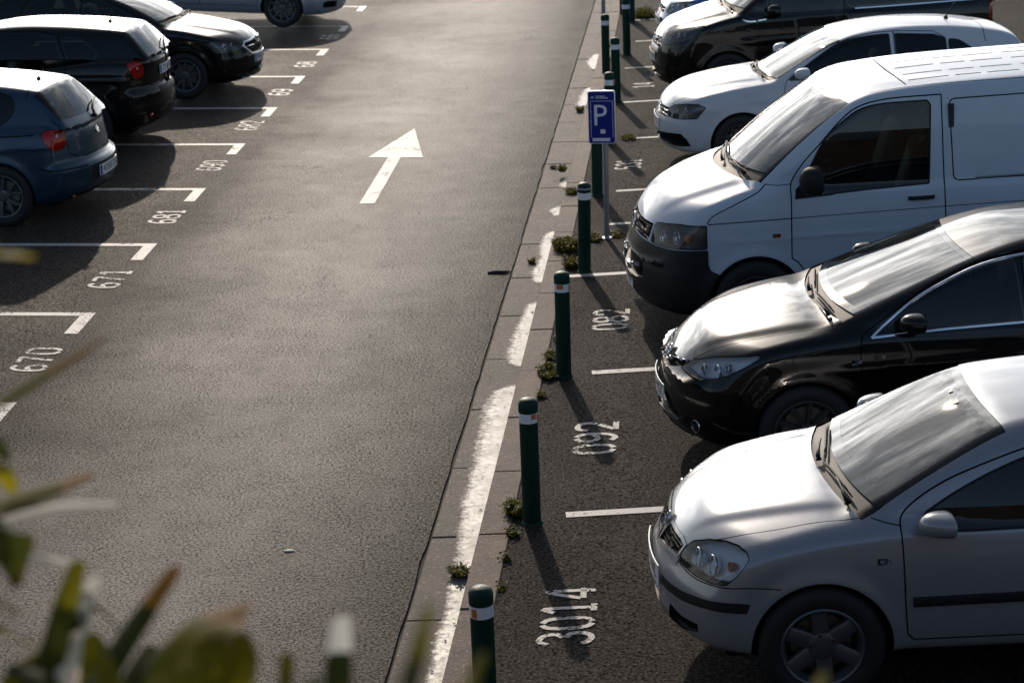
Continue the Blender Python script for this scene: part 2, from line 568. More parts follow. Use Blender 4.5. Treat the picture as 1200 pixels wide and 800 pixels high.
        def area(p): return sum(p[i][0]*p[(i+1) % len(p)][1]-p[(i+1) % len(p)][0]*p[i][1] for i in range(len(p)))
        if area(poly) < 0: poly = poly[::-1]
        n = len(poly)
        conv = True
        for i in range(n):
            a, b, c = poly[i], poly[(i+1) % n], poly[(i+2) % n]
            if (b[0]-a[0])*(c[1]-b[1])-(b[1]-a[1])*(c[0]-b[0]) < -1e-9: conv = False
        if conv: pieces = [poly]
        else:
            pieces = []
            for t in tessellate_polygon([[Vector((p[0], p[1], 0)) for p in poly]]):
                q = [poly[k] for k in t]
                if abs(area(q)) < 1e-9: continue
                pieces.append(q if area(q) > 0 else q[::-1])
        M0, M1 = Mx.tolist()
        class _UV(dict):
            def __missing__(q, v):
                p = s.V[v]; r = (M0[0]*p[0]+M0[1]*p[1]+M0[2]*p[2], M1[0]*p[0]+M1[1]*p[1]+M1[2]*p[2]); q[v] = r; return r
        UVl = _UV()
        work = cand.tolist()
        bb = {}
        def box_of(fi):
            r = bb.get(fi)
            if r is None:
                q = [UVl[v] for v in s.F[fi]]
                us = [p[0] for p in q]; vs_ = [p[1] for p in q]
                r = bb[fi] = (min(us), max(us), min(vs_), max(vs_))
            return r
        for pc in pieces:
            E = []
            for i in range(len(pc)):
                a, b = pc[i], pc[(i+1) % len(pc)]
                l = math.hypot(b[0]-a[0], b[1]-a[1])
                if l < 1e-7: continue
                E.append((-(b[1]-a[1])/l, (b[0]-a[0])/l, a[0], a[1]))
            caches = [dict() for _ in E]
            new_work = []
            pu0 = min(p[0] for p in pc); pu1 = max(p[0] for p in pc); pv0 = min(p[1] for p in pc); pv1 = max(p[1] for p in pc)
            for fi in work:
                if s.T[fi] not in frm: continue
                r = box_of(fi)
                if r[0] > pu1 or r[1] < pu0 or r[2] > pv1 or r[3] < pv0: new_work.append(fi); continue
                F = s.F[fi]
                D = []
                out = False; allin = True
                for (nx_, ny_, ax, ay) in E:
                    dd = [nx_*(UVl[v][0]-ax)+ny_*(UVl[v][1]-ay) for v in F]
                    if max(dd) <= 1e-9: out = True; break
                    if min(dd) < -1e-9: allin = False
                if out: new_work.append(fi); continue
                if allin: s._sett(fi, tg); continue
                rest = list(F); outs = []
                for k, (nx_, ny_, ax, ay) in enumerate(E):
                    dd = [nx_*(UVl[v][0]-ax)+ny_*(UVl[v][1]-ay) for v in rest]
                    if min(dd) >= -1e-9: continue
                    if max(dd) <= 1e-9: rest = None; break
                    I = []; O = []
                    m = len(rest)
                    for j in range(m):
                        a, b = rest[j], rest[(j+1) % m]; da, db = dd[j], dd[(j+1) % m]
                        if da >= 0: I.append(a)
                        if da <= 0: O.append(a)
                        if (da > 0 and db < 0) or (da < 0 and db > 0):
                            key = (a, b) if a < b else (b, a)
                            w = caches[k].get(key)
                            if w is None:
                                t = da/(da-db)
                                A, B = s.V[a], s.V[b]
                                p = tuple(A[q]+(B[q]-A[q])*t for q in range(3))
                                w = len(s.V); s.V.append(p)
                                caches[k][key] = w
                            I.append(w); O.append(w)
                    if len(O) > 2: outs.append(O)
                    if len(I) < 3: rest = None; break
                    rest = I
                if rest is None:
                    new_work.append(fi); continue
                old = s.T[fi]
                s.F[fi] = tuple(rest); s._sett(fi, tg); s.A0[fi] = s.V[rest[0]]; bb.pop(fi, None)
                for o in outs:
                    new_work.append(s._addf(tuple(o), old, fi))
            work = new_work
    def line(s, pts, plane, tg='gap', width=.006, frm=('body',), sg=0, box=None, ang=.2):
        for i in range(len(pts)-1):
            a = np.array(pts[i], float); b = np.array(pts[i+1], float)
            d = b-a; l = np.linalg.norm(d)
            if l < 1e-6: continue
            d /= l; n = np.array([-d[1], d[0]])*width/2
            e = d*width*.3
            s.cut([a-e-n, b+e-n, b+e+n, a-e+n], plane, tg, frm, sg, box, ang)
    def finish(s):
        V = np.array(s.V)
        if len(V) > s.n0:
            V[s.n0:] = s.project(V[s.n0:], 2)
        s.VA = V; s.N = s.normal(V)
        return s
    def take(s, tags):
        tags = set(tags if isinstance(tags, (list, tuple, set, dict)) else [tags])
        fi = [i for i, t in enumerate(s.T) if t in tags]
        return [s.F[i] for i in fi], [s.T[i] for i in fi]
    def emit(s, name, tags, mats, parent, off=0.0, fm=None, sidefilter=None):
        """tags: dict tag->(material index, offset) or list"""
        if not isinstance(tags, dict): tags = {t: (0, off) for t in ([tags] if isinstance(tags, str) else tags)}
        V = []; N = []; F = []; M = []
        mp = {}
        for f, t in zip(*s.take(tags)):
            if sidefilter is not None:
                if s.VA[f[0]][1]*sidefilter < 0: continue
            mi, of = tags[t]
            q = []
            for v in f:
                k = (v, of)
                if k not in mp:
                    mp[k] = len(V); V.append(s.VA[v]+s.N[v]*of); N.append(s.N[v])
                q.append(mp[k])
            F.append(q); M.append(mi)
        if not F: return None
        return mesh_obj(name, V, F, mats, M, parent, normals=N)
    def recess(s, name, tags, depth, mats, parent, direction=None, lip=0.0, sidefilter=None, shrink=1.0):
        """floor of an opening: skin faces pushed in, joined to the rim by walls. mats = [floor, wall]"""
        fs, _ = s.take(tags)
        if sidefilter is not None: fs = [f for f in fs if s.VA[f[0]][1]*sidefilter > 0]
        if not fs: return None
        cnt = {}
        for f in fs:
            for i in range(len(f)):
                a, b = f[i], f[(i+1) % len(f)]
                cnt[(a, b)] = 1
        rim = [(a, b) for (a, b) in cnt if (b, a) not in cnt]
        vs = sorted({v for f in fs for v in f})
        cen = np.mean([s.VA[v] for v in vs], 0)
        mp = {}; V = []; F = []; M = []
        def fl(v):
            if v not in mp:
                mp[v] = len(V)
                d = s.N[v] if direction is None else np.array(direction, float)
                p = s.VA[v]-d*depth
                V.append(cen + (p-cen)*shrink if shrink != 1.0 else p)
            return mp[v]
        for f in fs: F.append([fl(v) for v in f]); M.append(0)
        tp = {}
        def top(v):
            if v not in tp:
                tp[v] = len(V); V.append(s.VA[v]-s.N[v]*lip)
            return tp[v]
        for a, b in rim: F.append([top(a), top(b), fl(b), fl(a)]); M.append(1 if len(mats) > 1 else 0)
        return mesh_obj(name, V, F, mats, M, parent)

def rpoly(pts, r, n=5):
    """round the corners of a 2D outline; r scalar or list"""
    m = len(pts); out = []
    for i in range(m):
        p = np.array(pts[i], float); a = np.array(pts[i-1], float); b = np.array(pts[(i+1) % m], float)
        rr = r[i] if isinstance(r, (list, tuple)) else r
        da = a-p; db = b-p; la = np.linalg.norm(da); lb = np.linalg.norm(db)
        q = min(rr, la*.48, lb*.48)
        if q < 1e-4: out.append(tuple(p)); continue
        A = p+da/la*q; B = p+db/lb*q
        for k in range(n+1):
            t = k/n
            out.append(tuple((1-t)**2*A+2*t*(1-t)*p+t*t*B))
    return out

def grow(poly, d):
    """offset an outline outward by d (simple mitre)"""
    P = [np.array(p, float) for p in poly]; n = len(P)
    ar = sum(P[i][0]*P[(i+1) % n][1]-P[(i+1) % n][0]*P[i][1] for i in range(n))
    sgn = 1 if ar > 0 else -1
    out = []
    for i in range(n):
        a = P[i]-P[i-1]; b = P[(i+1) % n]-P[i]
        a = a/max(np.linalg.norm(a), 1e-9); b = b/max(np.linalg.norm(b), 1e-9)
        na = np.array([a[1], -a[0]])*sgn; nb = np.array([b[1], -b[0]])*sgn
        m = na+nb; l = m@m
        m = m*2/max(l, 1.2)
        out.append(tuple(P[i]+m*d))
    return out

def strip(mb, pts, nrm, w, t, m=0, updir=None):
    """bar of width w, thickness t laid on a surface along pts with normals nrm"""
    pts = [np.array(p, float) for p in pts]; nrm = [np.array(n, float) for n in nrm]
    n = len(pts); V = []
    for i in range(n):
        d = pts[min(i+1, n-1)]-pts[max(i-1, 0)]; d /= np.linalg.norm(d)
        u = np.cross(nrm[i], d); u /= np.linalg.norm(u)
        ww = w[i] if isinstance(w, (list, tuple)) else w
        for (a, b) in ((-.5, -.3), (-.5, .6), (-.3, 1), (.3, 1), (.5, .6), (.5, -.3)):
            V.append(pts[i]+u*a*ww+nrm[i]*b*t)
    F = []
    for i in range(n-1):
        for k in range(5):
            F.append((i*6+k, i*6+k+1, (i+1)*6+k+1, (i+1)*6+k))
    F.append(tuple(range(6))); F.append(tuple((n-1)*6+k for k in range(6))[::-1])
    mb.add(V, F, m)
# ---------------------------------------------------------------- car parts
def wheel_meshes(Rt, wt, Rr, style):
    """tyre and rim data; outer face looks to -y, centre at the origin"""
    ty = MB()
    h = wt/2
    ty.lathe([(Rr-.004, -h*.80), (Rr+.012, -h*.92), (Rr+.03, -h*.97), ((Rr+Rt)/2, -h*1.02), (Rt-.035, -h*.97), (Rt-.012, -h*.86), (Rt, -h*.66),
              (Rt, -h*.2), (Rt-.006, -h*.19), (Rt-.006, -h*.13), (Rt, -h*.12), (Rt, h*.12), (Rt-.006, h*.13), (Rt-.006, h*.19), (Rt, h*.2),
              (Rt, h*.66), (Rt-.012, h*.86), (Rt-.035, h*.97), ((Rr+Rt)/2, h*1.02), (Rr, h*.8)], 'y', 48)
    rm = MB()
    yo = -h*.82
    rm.lathe([(Rr+.004, yo-.004), (Rr-.004, yo-.012), (Rr-.014, yo-.006), (Rr-.018, yo+.012), (Rr-.03, yo+.04), (Rr-.035, h*.7)], 'y', 48, m=[0, 0, 0, 0, 1])
    # brake disc and drum behind the spokes
    rm.lathe([(Rr*.72, yo+.07), (.001, yo+.07)], 'y', 32, m=2)
    rm.lathe([(Rr-.02, yo+.10), (.001, yo+.10)], 'y', 32, m=1)
    n = style['n']; w0 = style['w0']; w1 = style['w1']; r0 = .035; r1 = Rr-.008
    dish = style.get('dish', .02); split = style.get('split', 0)
    def bar(a, wa, wb, ra, rb, twist=0.0):
        V = []; K = 7
        for k in range(K):
            t = k/(K-1); r = ra+(rb-ra)*t
            w = wa+(wb-wa)*(t**style.get('pw', 1.5))
            y = yo + dish*(1-t)**1.5*style.get('dsign', 1) + .004
            an = a + twist*t
            ca, sa = math.cos(an), math.sin(an)
            for (u, v) in ((-.5, .035), (-.5, .006), (-.36, 0), (.36, 0), (.5, .006), (.5, .035)):
                V.append((ca*r - sa*u*w, y+v, sa*r + ca*u*w))
        F = []
        for k in range(K-1):
            for q in range(5):
                F.append((k*6+q, (k+1)*6+q, (k+1)*6+q+1, k*6+q+1))
        rm.add(V, F, 0)
    for i in range(n):
        a = 2*math.pi*i/n + style.get('rot', .3)
        if split:
            bar(a-split*.35, w0, w1, r0, r1, -split*.65); bar(a+split*.35, w0, w1, r0, r1, split*.65)
        else:
            bar(a, w0, w1, r0, r1)
    hubr = style.get('hub', .07)
    yh = yo+dish*style.get('dsign', 1)
    rm.lathe([(hubr, yh+.03), (hubr, yh+.004), (hubr-.008, yh-.002), (.032, yh-.002), (.03, yh-.008), (.001, yh-.009)], 'y', 28, m=0)
    for i in range(5):
        a = 2*math.pi*i/5+.5
        cx, cz = math.cos(a)*hubr*.78, math.sin(a)*hubr*.78
        rm.lathe([(.009, -.0045), (.001, -.0045)], 'y', 10, at=(cx, yh, cz), m=1)
    return ty, rm

WHEEL_CACHE = {}
def add_wheels(root, spots, Rt, wt, Rr, style, rimmat=None, steer=0.0):
    """spots: (x, y, z) of wheel centres"""
    key = (Rt, wt, Rr, tuple(sorted(style.items())), (rimmat or M_RIM).name)
    for (x, y, z) in spots:
        w = bpy.data.objects.new('wheel', None); link(w, root)
        w.location = (x, y, z); w.rotation_euler = (0, 0, math.pi if y > 0 else 0)
        w.empty_display_size = .1
        if key not in WHEEL_CACHE:
            ty, rm = wheel_meshes(Rt, wt, Rr, style)
            a = ty.build('tyre', [M_RUBBER], w); b = rm.build('rim', [rimmat or M_RIM, M_DARKRIM, M_DISC], w, auto=40)
            WHEEL_CACHE[key] = (a.data, b.data)
        else:
            for nm, d in zip(('tyre', 'rim'), WHEEL_CACHE[key]):
                link(bpy.data.objects.new(nm, d), w)

def circle_pts(cx, cz, r, a0, a1, n, zmin=None):
    return [(cx+r*math.cos(a0+(a1-a0)*i/n), cz+r*math.sin(a0+(a1-a0)*i/n)) for i in range(n+1)]

def cut_arches(B, rad, zbot=.05, sx=1.0, tags=('body', 'bumper', 'gap', 'sill', 'door', 'trim')):
    for (wx, wz, _) in B.P['wheels']:
        pts = circle_pts(wx, wz, rad, -.35, math.pi+.35, 44)
        pts = [pts[0]] + pts[1:-1] + [pts[-1]]
        pts = pts + [(pts[-1][0]+.02, zbot), (pts[0][0]-.02, zbot)]
        # convex fan pieces
        c = (wx, wz-.02)
        for sg in (-1, 1):
            B.cut(pts, 'side', 'hole', tags, sg, ang=.12)

def add_arch_liners(B, root, rad, paintm, lip=.018, tyrew=.21):
    for (wx, wz, _) in B.P['wheels']:
        for sg in (-1, 1):
            V = []; F = []; M = []
            n = 40
            rows = 4
            for i in range(n+1):
                a = -.33 + (math.pi+.66)*i/n
                x = wx+rad*math.cos(a); z = wz+rad*math.sin(a)
                y = B.sy(x, max(z, .19), sg)[1]
                for k, (yy, rr) in enumerate(((y, 0), (y-sg*.004, -.006), (y-sg*lip, -.007), (y-sg*(lip+.001), 0.004), (sg*.42, .03))):
                    V.append((wx+(rad+rr)*math.cos(a), yy, wz+(rad+rr)*math.sin(a)))
            for i in range(n):
                for k in range(4):
                    F.append((i*5+k, i*5+k+1, (i+1)*5+k+1, (i+1)*5+k)); M.append(0 if k < 2 else 1)
            # inner wall
            c = len(V); V.append((wx, sg*.42, wz))
            for i in range(n): F.append((i*5+4, c, (i+1)*5+4)); M.append(1)
            if sg > 0: F = [f[::-1] for f in F]
            mesh_obj('wheel_arch', V, F, [paintm, M_GAP], M, root)

def add_plate(root, at, rot, txt, name='number_plate', w=.52, h=.11, bend=0.0):
    """rot: euler of a plate whose face looks along local -y"""
    mb = MB()
    N = 10
    xs = np.linspace(-w/2, w/2, N+1)
    for i in range(N):
        e = .008
        z0 = -h/2+(e if i == 0 else 0); z1 = h/2-(e if i == N-1 else 0)
        a, b_ = xs[i], xs[i+1]
        mb.add([(a, 0, -h/2), (b_, 0, -h/2), (b_, 0, h/2), (a, 0, h/2), (a, -.006, -h/2), (b_, -.006, -h/2), (b_, -.006, h/2), (a, -.006, h/2)],
               [(4, 5, 6, 7), (0, 1, 5, 4), (3, 7, 6, 2), (3, 2, 1, 0)]+([(0, 4, 7, 3)] if i == 0 else [])+([(1, 2, 6, 5)] if i == N-1 else []), 0)
    mb.prism([(-w/2+.006, -h/2+.006), (-w/2+.045, -h/2+.006), (-w/2+.045, h/2-.006), (-w/2+.006, h/2-.006)], .0065, .0072, 1, lambda x, y, z: (x, -z, y))
    if txt:
        tv, tf = text_data(txt, h*.98)
        xs = [v[0] for v in tv]; sc = (w*.80)/max(xs)/2 if xs else 1
        mb.add([(v[0]*min(sc, 1.15)+.02, -.0076, v[1]*.92) for v in tv], tf, 2)
    mb.V = [(x, y+bend*abs(x/.26)**2.2, z) for x, y, z in mb.V]
    o = mb.build(name, [M_PLATE, M_PLBLUE, M_INK], root, smooth=False)
    o.location = at; o.rotation_euler = rot
    return o

def add_mirror(root, at, sg, size=(.10, .19, .14), m=None, stalk=None, lean=0.0, name='wing_mirror', lower=None):
    """door mirror: shell bulging forward (-x), glass behind"""
    mb = MB()
    a, b, c = size
    n, k = 24, 14
    V = []; F = []; M = []
    for j in range(k+1):
        th = math.pi*j/k
        for i in range(n):
            ph = 2*math.pi*i/n
            f = lambda t, p=.72: math.copysign(abs(t)**p, t)
            x = f(math.sin(th))*math.cos(ph); y = f(math.sin(th))*math.sin(ph); z = f(math.cos(th), .8)
            xx = x*a if x < 0 else x*a*.28
            yy = y*b*.5*(1-.10*(x < 0)*abs(x)) ; zz = z*c*.5*(1-.18*(-y*sg < 0)*abs(y))
            V.append((xx+.25*yy*sg*.6, yy, zz+yy*sg*.06))
    for j in range(k):
        for i in range(n):
            i2 = (i+1) % n
            F.append((j*n+i, (j+1)*n+i, (j+1)*n+i2, j*n+i2))
            zc = V[j*n+i][2]
            M.append(1 if (lower is not None and zc < lower*c) else 0)
    mb.add(V, F); mb.M = M
    mb.box((-.03, -sg*b*.30-.05, -c*.42), (.02, -sg*b*.30+.05, -c*.22), 1, .008)
    # mirror glass
    mb.lathe([(.001, a*.285+.001), (min(b, c)*.40, a*.285)], 'x', 20, at=(0, 0, 0), m=2)
    o = mb.build(name, [m or M_TRIM, M_TRIM, M_CHROME], root, auto=50)
    o.location = at
    if stalk:
        s = MB()
        p0 = np.array(stalk, float); p1 = np.array((0.0, -sg*b*.36, -c*.25))
        s.tube([p0, .5*(p0+p1)+np.array((-.01, 0, -.012)), p1], [.035, .03, .028], 10)
        s.build('mirror_foot', [M_TRIM], o)
    return o

def add_wiper(B, root, pivot, tip, blade0, blade1, off=.018):
    """arm from pivot to the blade, blade lying on the screen; all (x,y) seen from above"""
    mb = MB()
    def p(xy, o):
        q = B.sz(*xy); n = B.normal(q[None])[0]
        return q+n*o
    mb.tube([p(pivot, .012), p(pivot, .03), p((pivot[0]*.7+tip[0]*.3, pivot[1]*.7+tip[1]*.3), .04), p((pivot[0]*.3+tip[0]*.7, pivot[1]*.3+tip[1]*.7), .035), p(tip, .026)], [.02, .013, .008, .006, .005], 8)
    n = 9
    L = [(blade0[0]+(blade1[0]-blade0[0])*i/(n-1), blade0[1]+(blade1[1]-blade0[1])*i/(n-1)) for i in range(n)]
    mb.tube([p(q, .012) for q in L], [.004]+[.0065]*(n-2)+[.004], 6)
    mb.tube([p(q, .024) for q in L[1:-1]], [.003]+[.005]*(n-4)+[.003], 6)
    return mb.build('windscreen_wiper', [M_TRIM], root)

def add_interior(root, dash, seats, wheel=None, floor=None, rear=None, sill=None):
    """dash: (x0,x1,z,halfwidth); seats: list of (x,y,z) of the cushion's front edge"""
    x0, x1, z, hw = dash
    mb = MB()
    prof = [(x0, z-.06), (x0+.04, z-.02), ((x0+x1)/2, z+.0), (x1-.10, z+.01), (x1-.02, z-.03), (x1, z-.10), (x1-.05, z-.3)]
    V = []; F = []
    for j, y in enumerate(np.linspace(-hw, hw, 9)):
        for (x, zz) in prof:
            bump = .03*math.exp(-((y+hw*.5)/.16)**2) if x > (x0+x1)/2 else 0
            V.append((x+.18*y*y, y, zz+bump))
    k = len(prof)
    for j in range(8):
        for i in range(k-1): F.append((j*k+i, (j+1)*k+i, (j+1)*k+i+1, j*k+i+1))
    mb.add(V, F)
    mb.build('dashboard', [M_INTG], root)
    for (sx, sy, sz) in seats:
        s = MB()
        s.box((sx, sy-.25, sz-.14), (sx+.52, sy+.25, sz), 0, .05)
        # backrest leaning rearward
        n0 = len(s.V)
        s.box((0, -.24, 0), (.13, .24, .60), 0, .05)
        s.V[n0:] = [(sx+.46+x+z_*.30, sy+y, sz-.04+z_*.95) for (x, y, z_) in s.V[n0:]]
        n0 = len(s.V)
        s.box((0, -.13, 0), (.10, .13, .19), 0, .04)
        s.V[n0:] = [(sx+.46+.19+x+z_*.2, sy+y, sz+.57+z_) for (x, y, z_) in s.V[n0:]]
        s.build('seat', [M_SEAT], root)
    if rear:
        sx, hw2, sz, bh = rear
        s = MB()
        s.box((sx, -hw2, sz-.15), (sx+.5, hw2, sz), 0, .05)
        n0 = len(s.V)
        s.box((0, -hw2, 0), (.14, hw2, bh), 0, .05)
        s.V[n0:] = [(sx+.44+x+z_*.3, y, sz-.04+z_) for (x, y, z_) in s.V[n0:]]
        for yy in (-.36, .36):
            n0 = len(s.V)
            s.box((0, -.12, 0), (.08, .12, .15), 0, .035)
            s.V[n0:] = [(sx+.46+bh*.3+x, yy+y, sz+bh-.02+z_) for (x, y, z_) in s.V[n0:]]
        s.build('rear_seat', [M_SEAT], root)
    if wheel:
        wx, wy, wz = wheel
        w = MB()
        V = []; n = 28; k = 8
        for i in range(n):
            a = 2*math.pi*i/n
            for j in range(k):
                b = 2*math.pi*j/k
                r = .18+.014*math.cos(b)
                px, py, pz = .014*math.sin(b), r*math.cos(a), r*math.sin(a)
                V.append((wx+px*.9-pz*-.42, wy+py, wz+pz*.9+px*.42))
        F = [(i*k+j, ((i+1) % n)*k+j, ((i+1) % n)*k+(j+1) % k, i*k+(j+1) % k) for i in range(n) for j in range(k)]
        w.add(V, F)
        w.ellipsoid((wx, wy, wz), (.04, .07, .07), 12, 8)
        for a in (0.1, math.pi-.1, -math.pi/2):
            w.tube([(wx, wy, wz), (wx+math.sin(a)*.17*.42, wy+math.cos(a)*.17, wz+math.sin(a)*.17*.9)], .013, 6)
        w.build('steering_wheel', [M_INT], root)

def add_underbody(B, root):
    """dark floor pan so that no light shows through under the car"""
    P = B.P
    mb = MB()
    mb.box((.35, -P['hw']*.74, .19), (P['L']-.35, P['hw']*.74, .24), 0, .01)
    mb.build('underbody', [M_GAP], root)

def antenna(B, root, x, y=0.0, l=.2, lean=.55):
    q = B.sz(x, y)
    mb = MB()
    mb.lathe([(.028, -.004), (.024, .012), (.010, .03), (.004, .035)], 'z', 12, at=tuple(q))
    mb.tube([q+np.array((0, 0, .02)), q+np.array((lean*l, 0, .02+l*.85))], [.006, .003], 6)
    mb.build('roof_antenna', [M_TRIM], root)

def side_band(B, root, name, pts, sg, w, t, m, n=24, parent=None):
    """moulding along (x,z) points on one flank"""
    P = np.array(pts, float)
    d = np.concatenate([[0], np.cumsum(np.linalg.norm(np.diff(P, axis=0), axis=1))])
    tt = np.linspace(0, d[-1], n)
    xs = np.interp(tt, d, P[:, 0]); zs = np.interp(tt, d, P[:, 1])
    Q = np.array([B.sy(x, z, sg) for x, z in zip(xs, zs)])
    N = B.normal(Q)
    mb = MB(); strip(mb, Q, N, w, t)
    if sg > 0: mb.F = [f[::-1] for f in mb.F]
    return mb.build(name, [m], parent or root, auto=35)

def front_bar(B, root, name, z, y0, y1, w, t, m, n=16, rear=False, zf=None, off=0.0):
    """bar across the nose (or tail) following the skin"""
    ys = np.linspace(y0, y1, n)
    f = B.sxr if rear else B.sx
    Q = np.array([f(y, z if zf is None else zf(y)) for y in ys])
    N = B.normal(Q)
    mb = MB(); strip(mb, Q+N*off, N, w, t)
    return mb.build(name, [m], root, auto=35)

def handle(B, root, x, z, sg, m, l=.2, name='door_handle'):
    q = B.sy(x, z, sg); n = B.normal(q[None])[0]
    xs = np.linspace(-l/2, l/2, 11)
    Q = np.array([B.sy(x+a, z, sg) for a in xs]); N = B.normal(Q)
    lift = np.array([.004+.028*math.sin(math.pi*min(max((i)/10, 0), 1))**.5 for i in range(11)])
    mb = MB(); strip(mb, Q+N*lift[:, None], N, .03, .012)
    if sg > 0: mb.F = [f[::-1] for f in mb.F]
    return mb.build(name, [m], root, auto=40)

def roundel(root, at, n, r, kind, m_ring=None, name='badge'):
    """maker's badge as a small disc facing n"""
    mb = MB()
    mb.lathe([(r, 0), (r, .005), (r*.93, .009), (r*.84, .009), (r*.82, .005)], 'z', 28, m=0)
    mb.lathe([(r*.83, .005), (.0005, .006)], 'z', 24, m=1)
    if kind == 'vw':
        def st(a, b, w=.085*r*2/1.4):
            a = np.array(a)*r; b = np.array(b)*r; d = b-a; d /= np.linalg.norm(d); q = np.array([-d[1], d[0]])*w/2
            mb.prism([tuple(a-q), tuple(b-q), tuple(b+q), tuple(a+q)], .0055, .0095, 0)
        st((-.36, .80), (-.02, .12)); st((.36, .80), (.02, .12))
        st((-.80, .36), (-.36, -.78)); st((.80, .36), (.36, -.78)); st((-.36, -.78), (-.02, .02)); st((.36, -.78), (.02, .02))
    elif kind == 'wing':
        mb.prism([(-.5*r, -.5*r), (.1*r, -.25*r), (.62*r, .5*r), (.2*r, .42*r), (-.1*r, .1*r), (-.45*r, .02*r), (-.2*r, -.15*r)], .0055, .009, 0)
    elif kind == 'oval':
        mb.lathe([(r*.45, .006), (r*.45, .0095), (r*.36, .0095), (r*.36, .006)], 'z', 20, m=0)
        mb.prism([(-.75*r, .35*r), (.75*r, .35*r), (.75*r, .47*r), (-.75*r, .47*r)], .006, .0092, 0)
    elif kind == 'disc':
        mb.prism([(0, 0), (.55*r, 0), (.5*r, .3*r), (.3*r, .5*r), (0, .55*r)], .0055, .0085, 0)
        mb.prism([(0, 0), (-.55*r, 0), (-.5*r, -.3*r), (-.3*r, -.5*r), (0, -.55*r)], .0055, .0085, 0)
    o = mb.build(name, [m_ring or M_CHROME, M_GLOSSBLK], root, auto=40)
    n = Vector(n).normalized()
    up = Vector((0, 0, 1)); xa = up.cross(n).normalized(); ya = n.cross(xa)
    mt = Matrix((xa, ya, n)).transposed().to_4x4(); mt.translation = Vector(at)
    o.matrix_basis = mt
    return o

def headlamp(B, root, name, sg, tags, depth, bowls, lensmat=None, floor=None, extra=None, dirn=None):
    """clear cover, recessed housing and lamp bowls; bowls: (x, z, r, kind) found on the skin by side ray or ('f', y, z, r)"""
    o = B.emit(name, {t: (0, 0.0) for t in tags}, [lensmat or M_LENS], root, sidefilter=sg)
    if o is None: return None
    B.recess('lamp_housing', list(tags), depth, [floor or M_LAMPDK, M_LAMPDK], o, direction=dirn, lip=.003, sidefilter=sg, shrink=.9)
    for bw in bowls:
        q = np.array(bw[0]); q[1] *= 1
        n = B.normal(q[None])[0]
        r = bw[1]
        mb = MB()
        mb.lathe([(r, -.004), (r*.98, -.012), (r*.8, -.03), (r*.45, -.045), (.001, -.05)], 'z', 20, m=0)
        mb.lathe([(r*1.06, -.006), (r*1.06, 0), (r, 0), (r, -.006)], 'z', 20, m=1)
        if len(bw) > 2 and bw[2] == 'amber':
            mb.M = [2]*len(mb.M)
        elif len(bw) > 2 and bw[2] == 'lens':
            mb.ellipsoid((0, 0, -.02), (r*.75, r*.75, .02), 16, 8, 3)
        b = mb.build('lamp_bowl', [M_BULB, M_CHROME, M_AMBER, M_GLOSSBLK], o)
        b.data.materials[0] = M_BULB
        nn = Vector((-1, 0, .0)) if (len(bw) > 3) else Vector((n[0]*1.0-.5, n[1]*.6, n[2]*.3)).normalized()
        up = Vector((0, 0, 1)); xa = up.cross(nn).normalized(); ya = nn.cross(xa)
        mt = Matrix((xa, ya, nn)).transposed().to_4x4(); mt.translation = Vector(q-n*depth*.35)
        b.matrix_basis = mt
    return o
def silver_body(h=.023):
    P = dict(L=4.25, hw=.79, H=1.40,
        wheels=[(.80, .31, .345), (3.22, .31, .345)], flare=.013,
        hood=[(0, .635), (.07, .70), (.16, .765), (.3, .825), (.6, .905), (.9, .955), (1.15, .965), (1.7, .92), (3.0, .94), (3.7, .98), (4.05, .97), (4.25, .92)],
        crown=[(0, .09), (.5, .085), (.9, .07), (1.3, .04), (1.7, .03), (3.3, .03), (4.25, .06)],
        plan=[(0, .69), (.22, .725), (.5, .762), (.8, .78), (1.3, .787), (2.8, .79), (3.5, .775), (4.0, .74), (4.25, .70)],
        side=[(.14, .085), (.2, .055), (.28, .02), (.42, 0), (.6, .002), (.72, .012), (.84, .035), (.95, .08), (1.05, .13)],
        fx=[(.14, .16), (.24, .09), (.3, .05), (.38, .03), (.5, .035), (.55, .05), (.6, .075), (.72, .13), (.85, .22)], fplan=(.33, 2.4),
        rx=[(.14, .16), (.3, .03), (.45, .0), (.55, .01), (.75, .06), (.95, .12), (1.1, .22)], rplan=(.25, 2.6),
        zb=[(0, .27), (.3, .26), (4.0, .26), (4.25, .30)],
        ws=(.925, .955, 1.665, 1.308, .011, .24), roof=[(1.3, 1.19), (1.665, 1.315), (2.05, 1.362), (2.45, 1.38), (3.0, 1.365), (3.5, 1.31), (3.9, 1.24)], rcrown=.06,
        bl=(3.52, 1.325, 4.10, .975, .03, .2), gw=[(.8, .655), (1.1, .70), (1.7, .725), (3.0, .725), (3.9, .65)], tum=(.89, .34, .32),
        k_sh=.08, k_f=.09, k_ws=.018, k_g=.08, k_c=.03,
        creases=[],
        hcre=[([(.05, .24), (.4, .37), (1.0, .52)], .012, .016, .12, 1.05)])
    return Body(P).mesh(h)
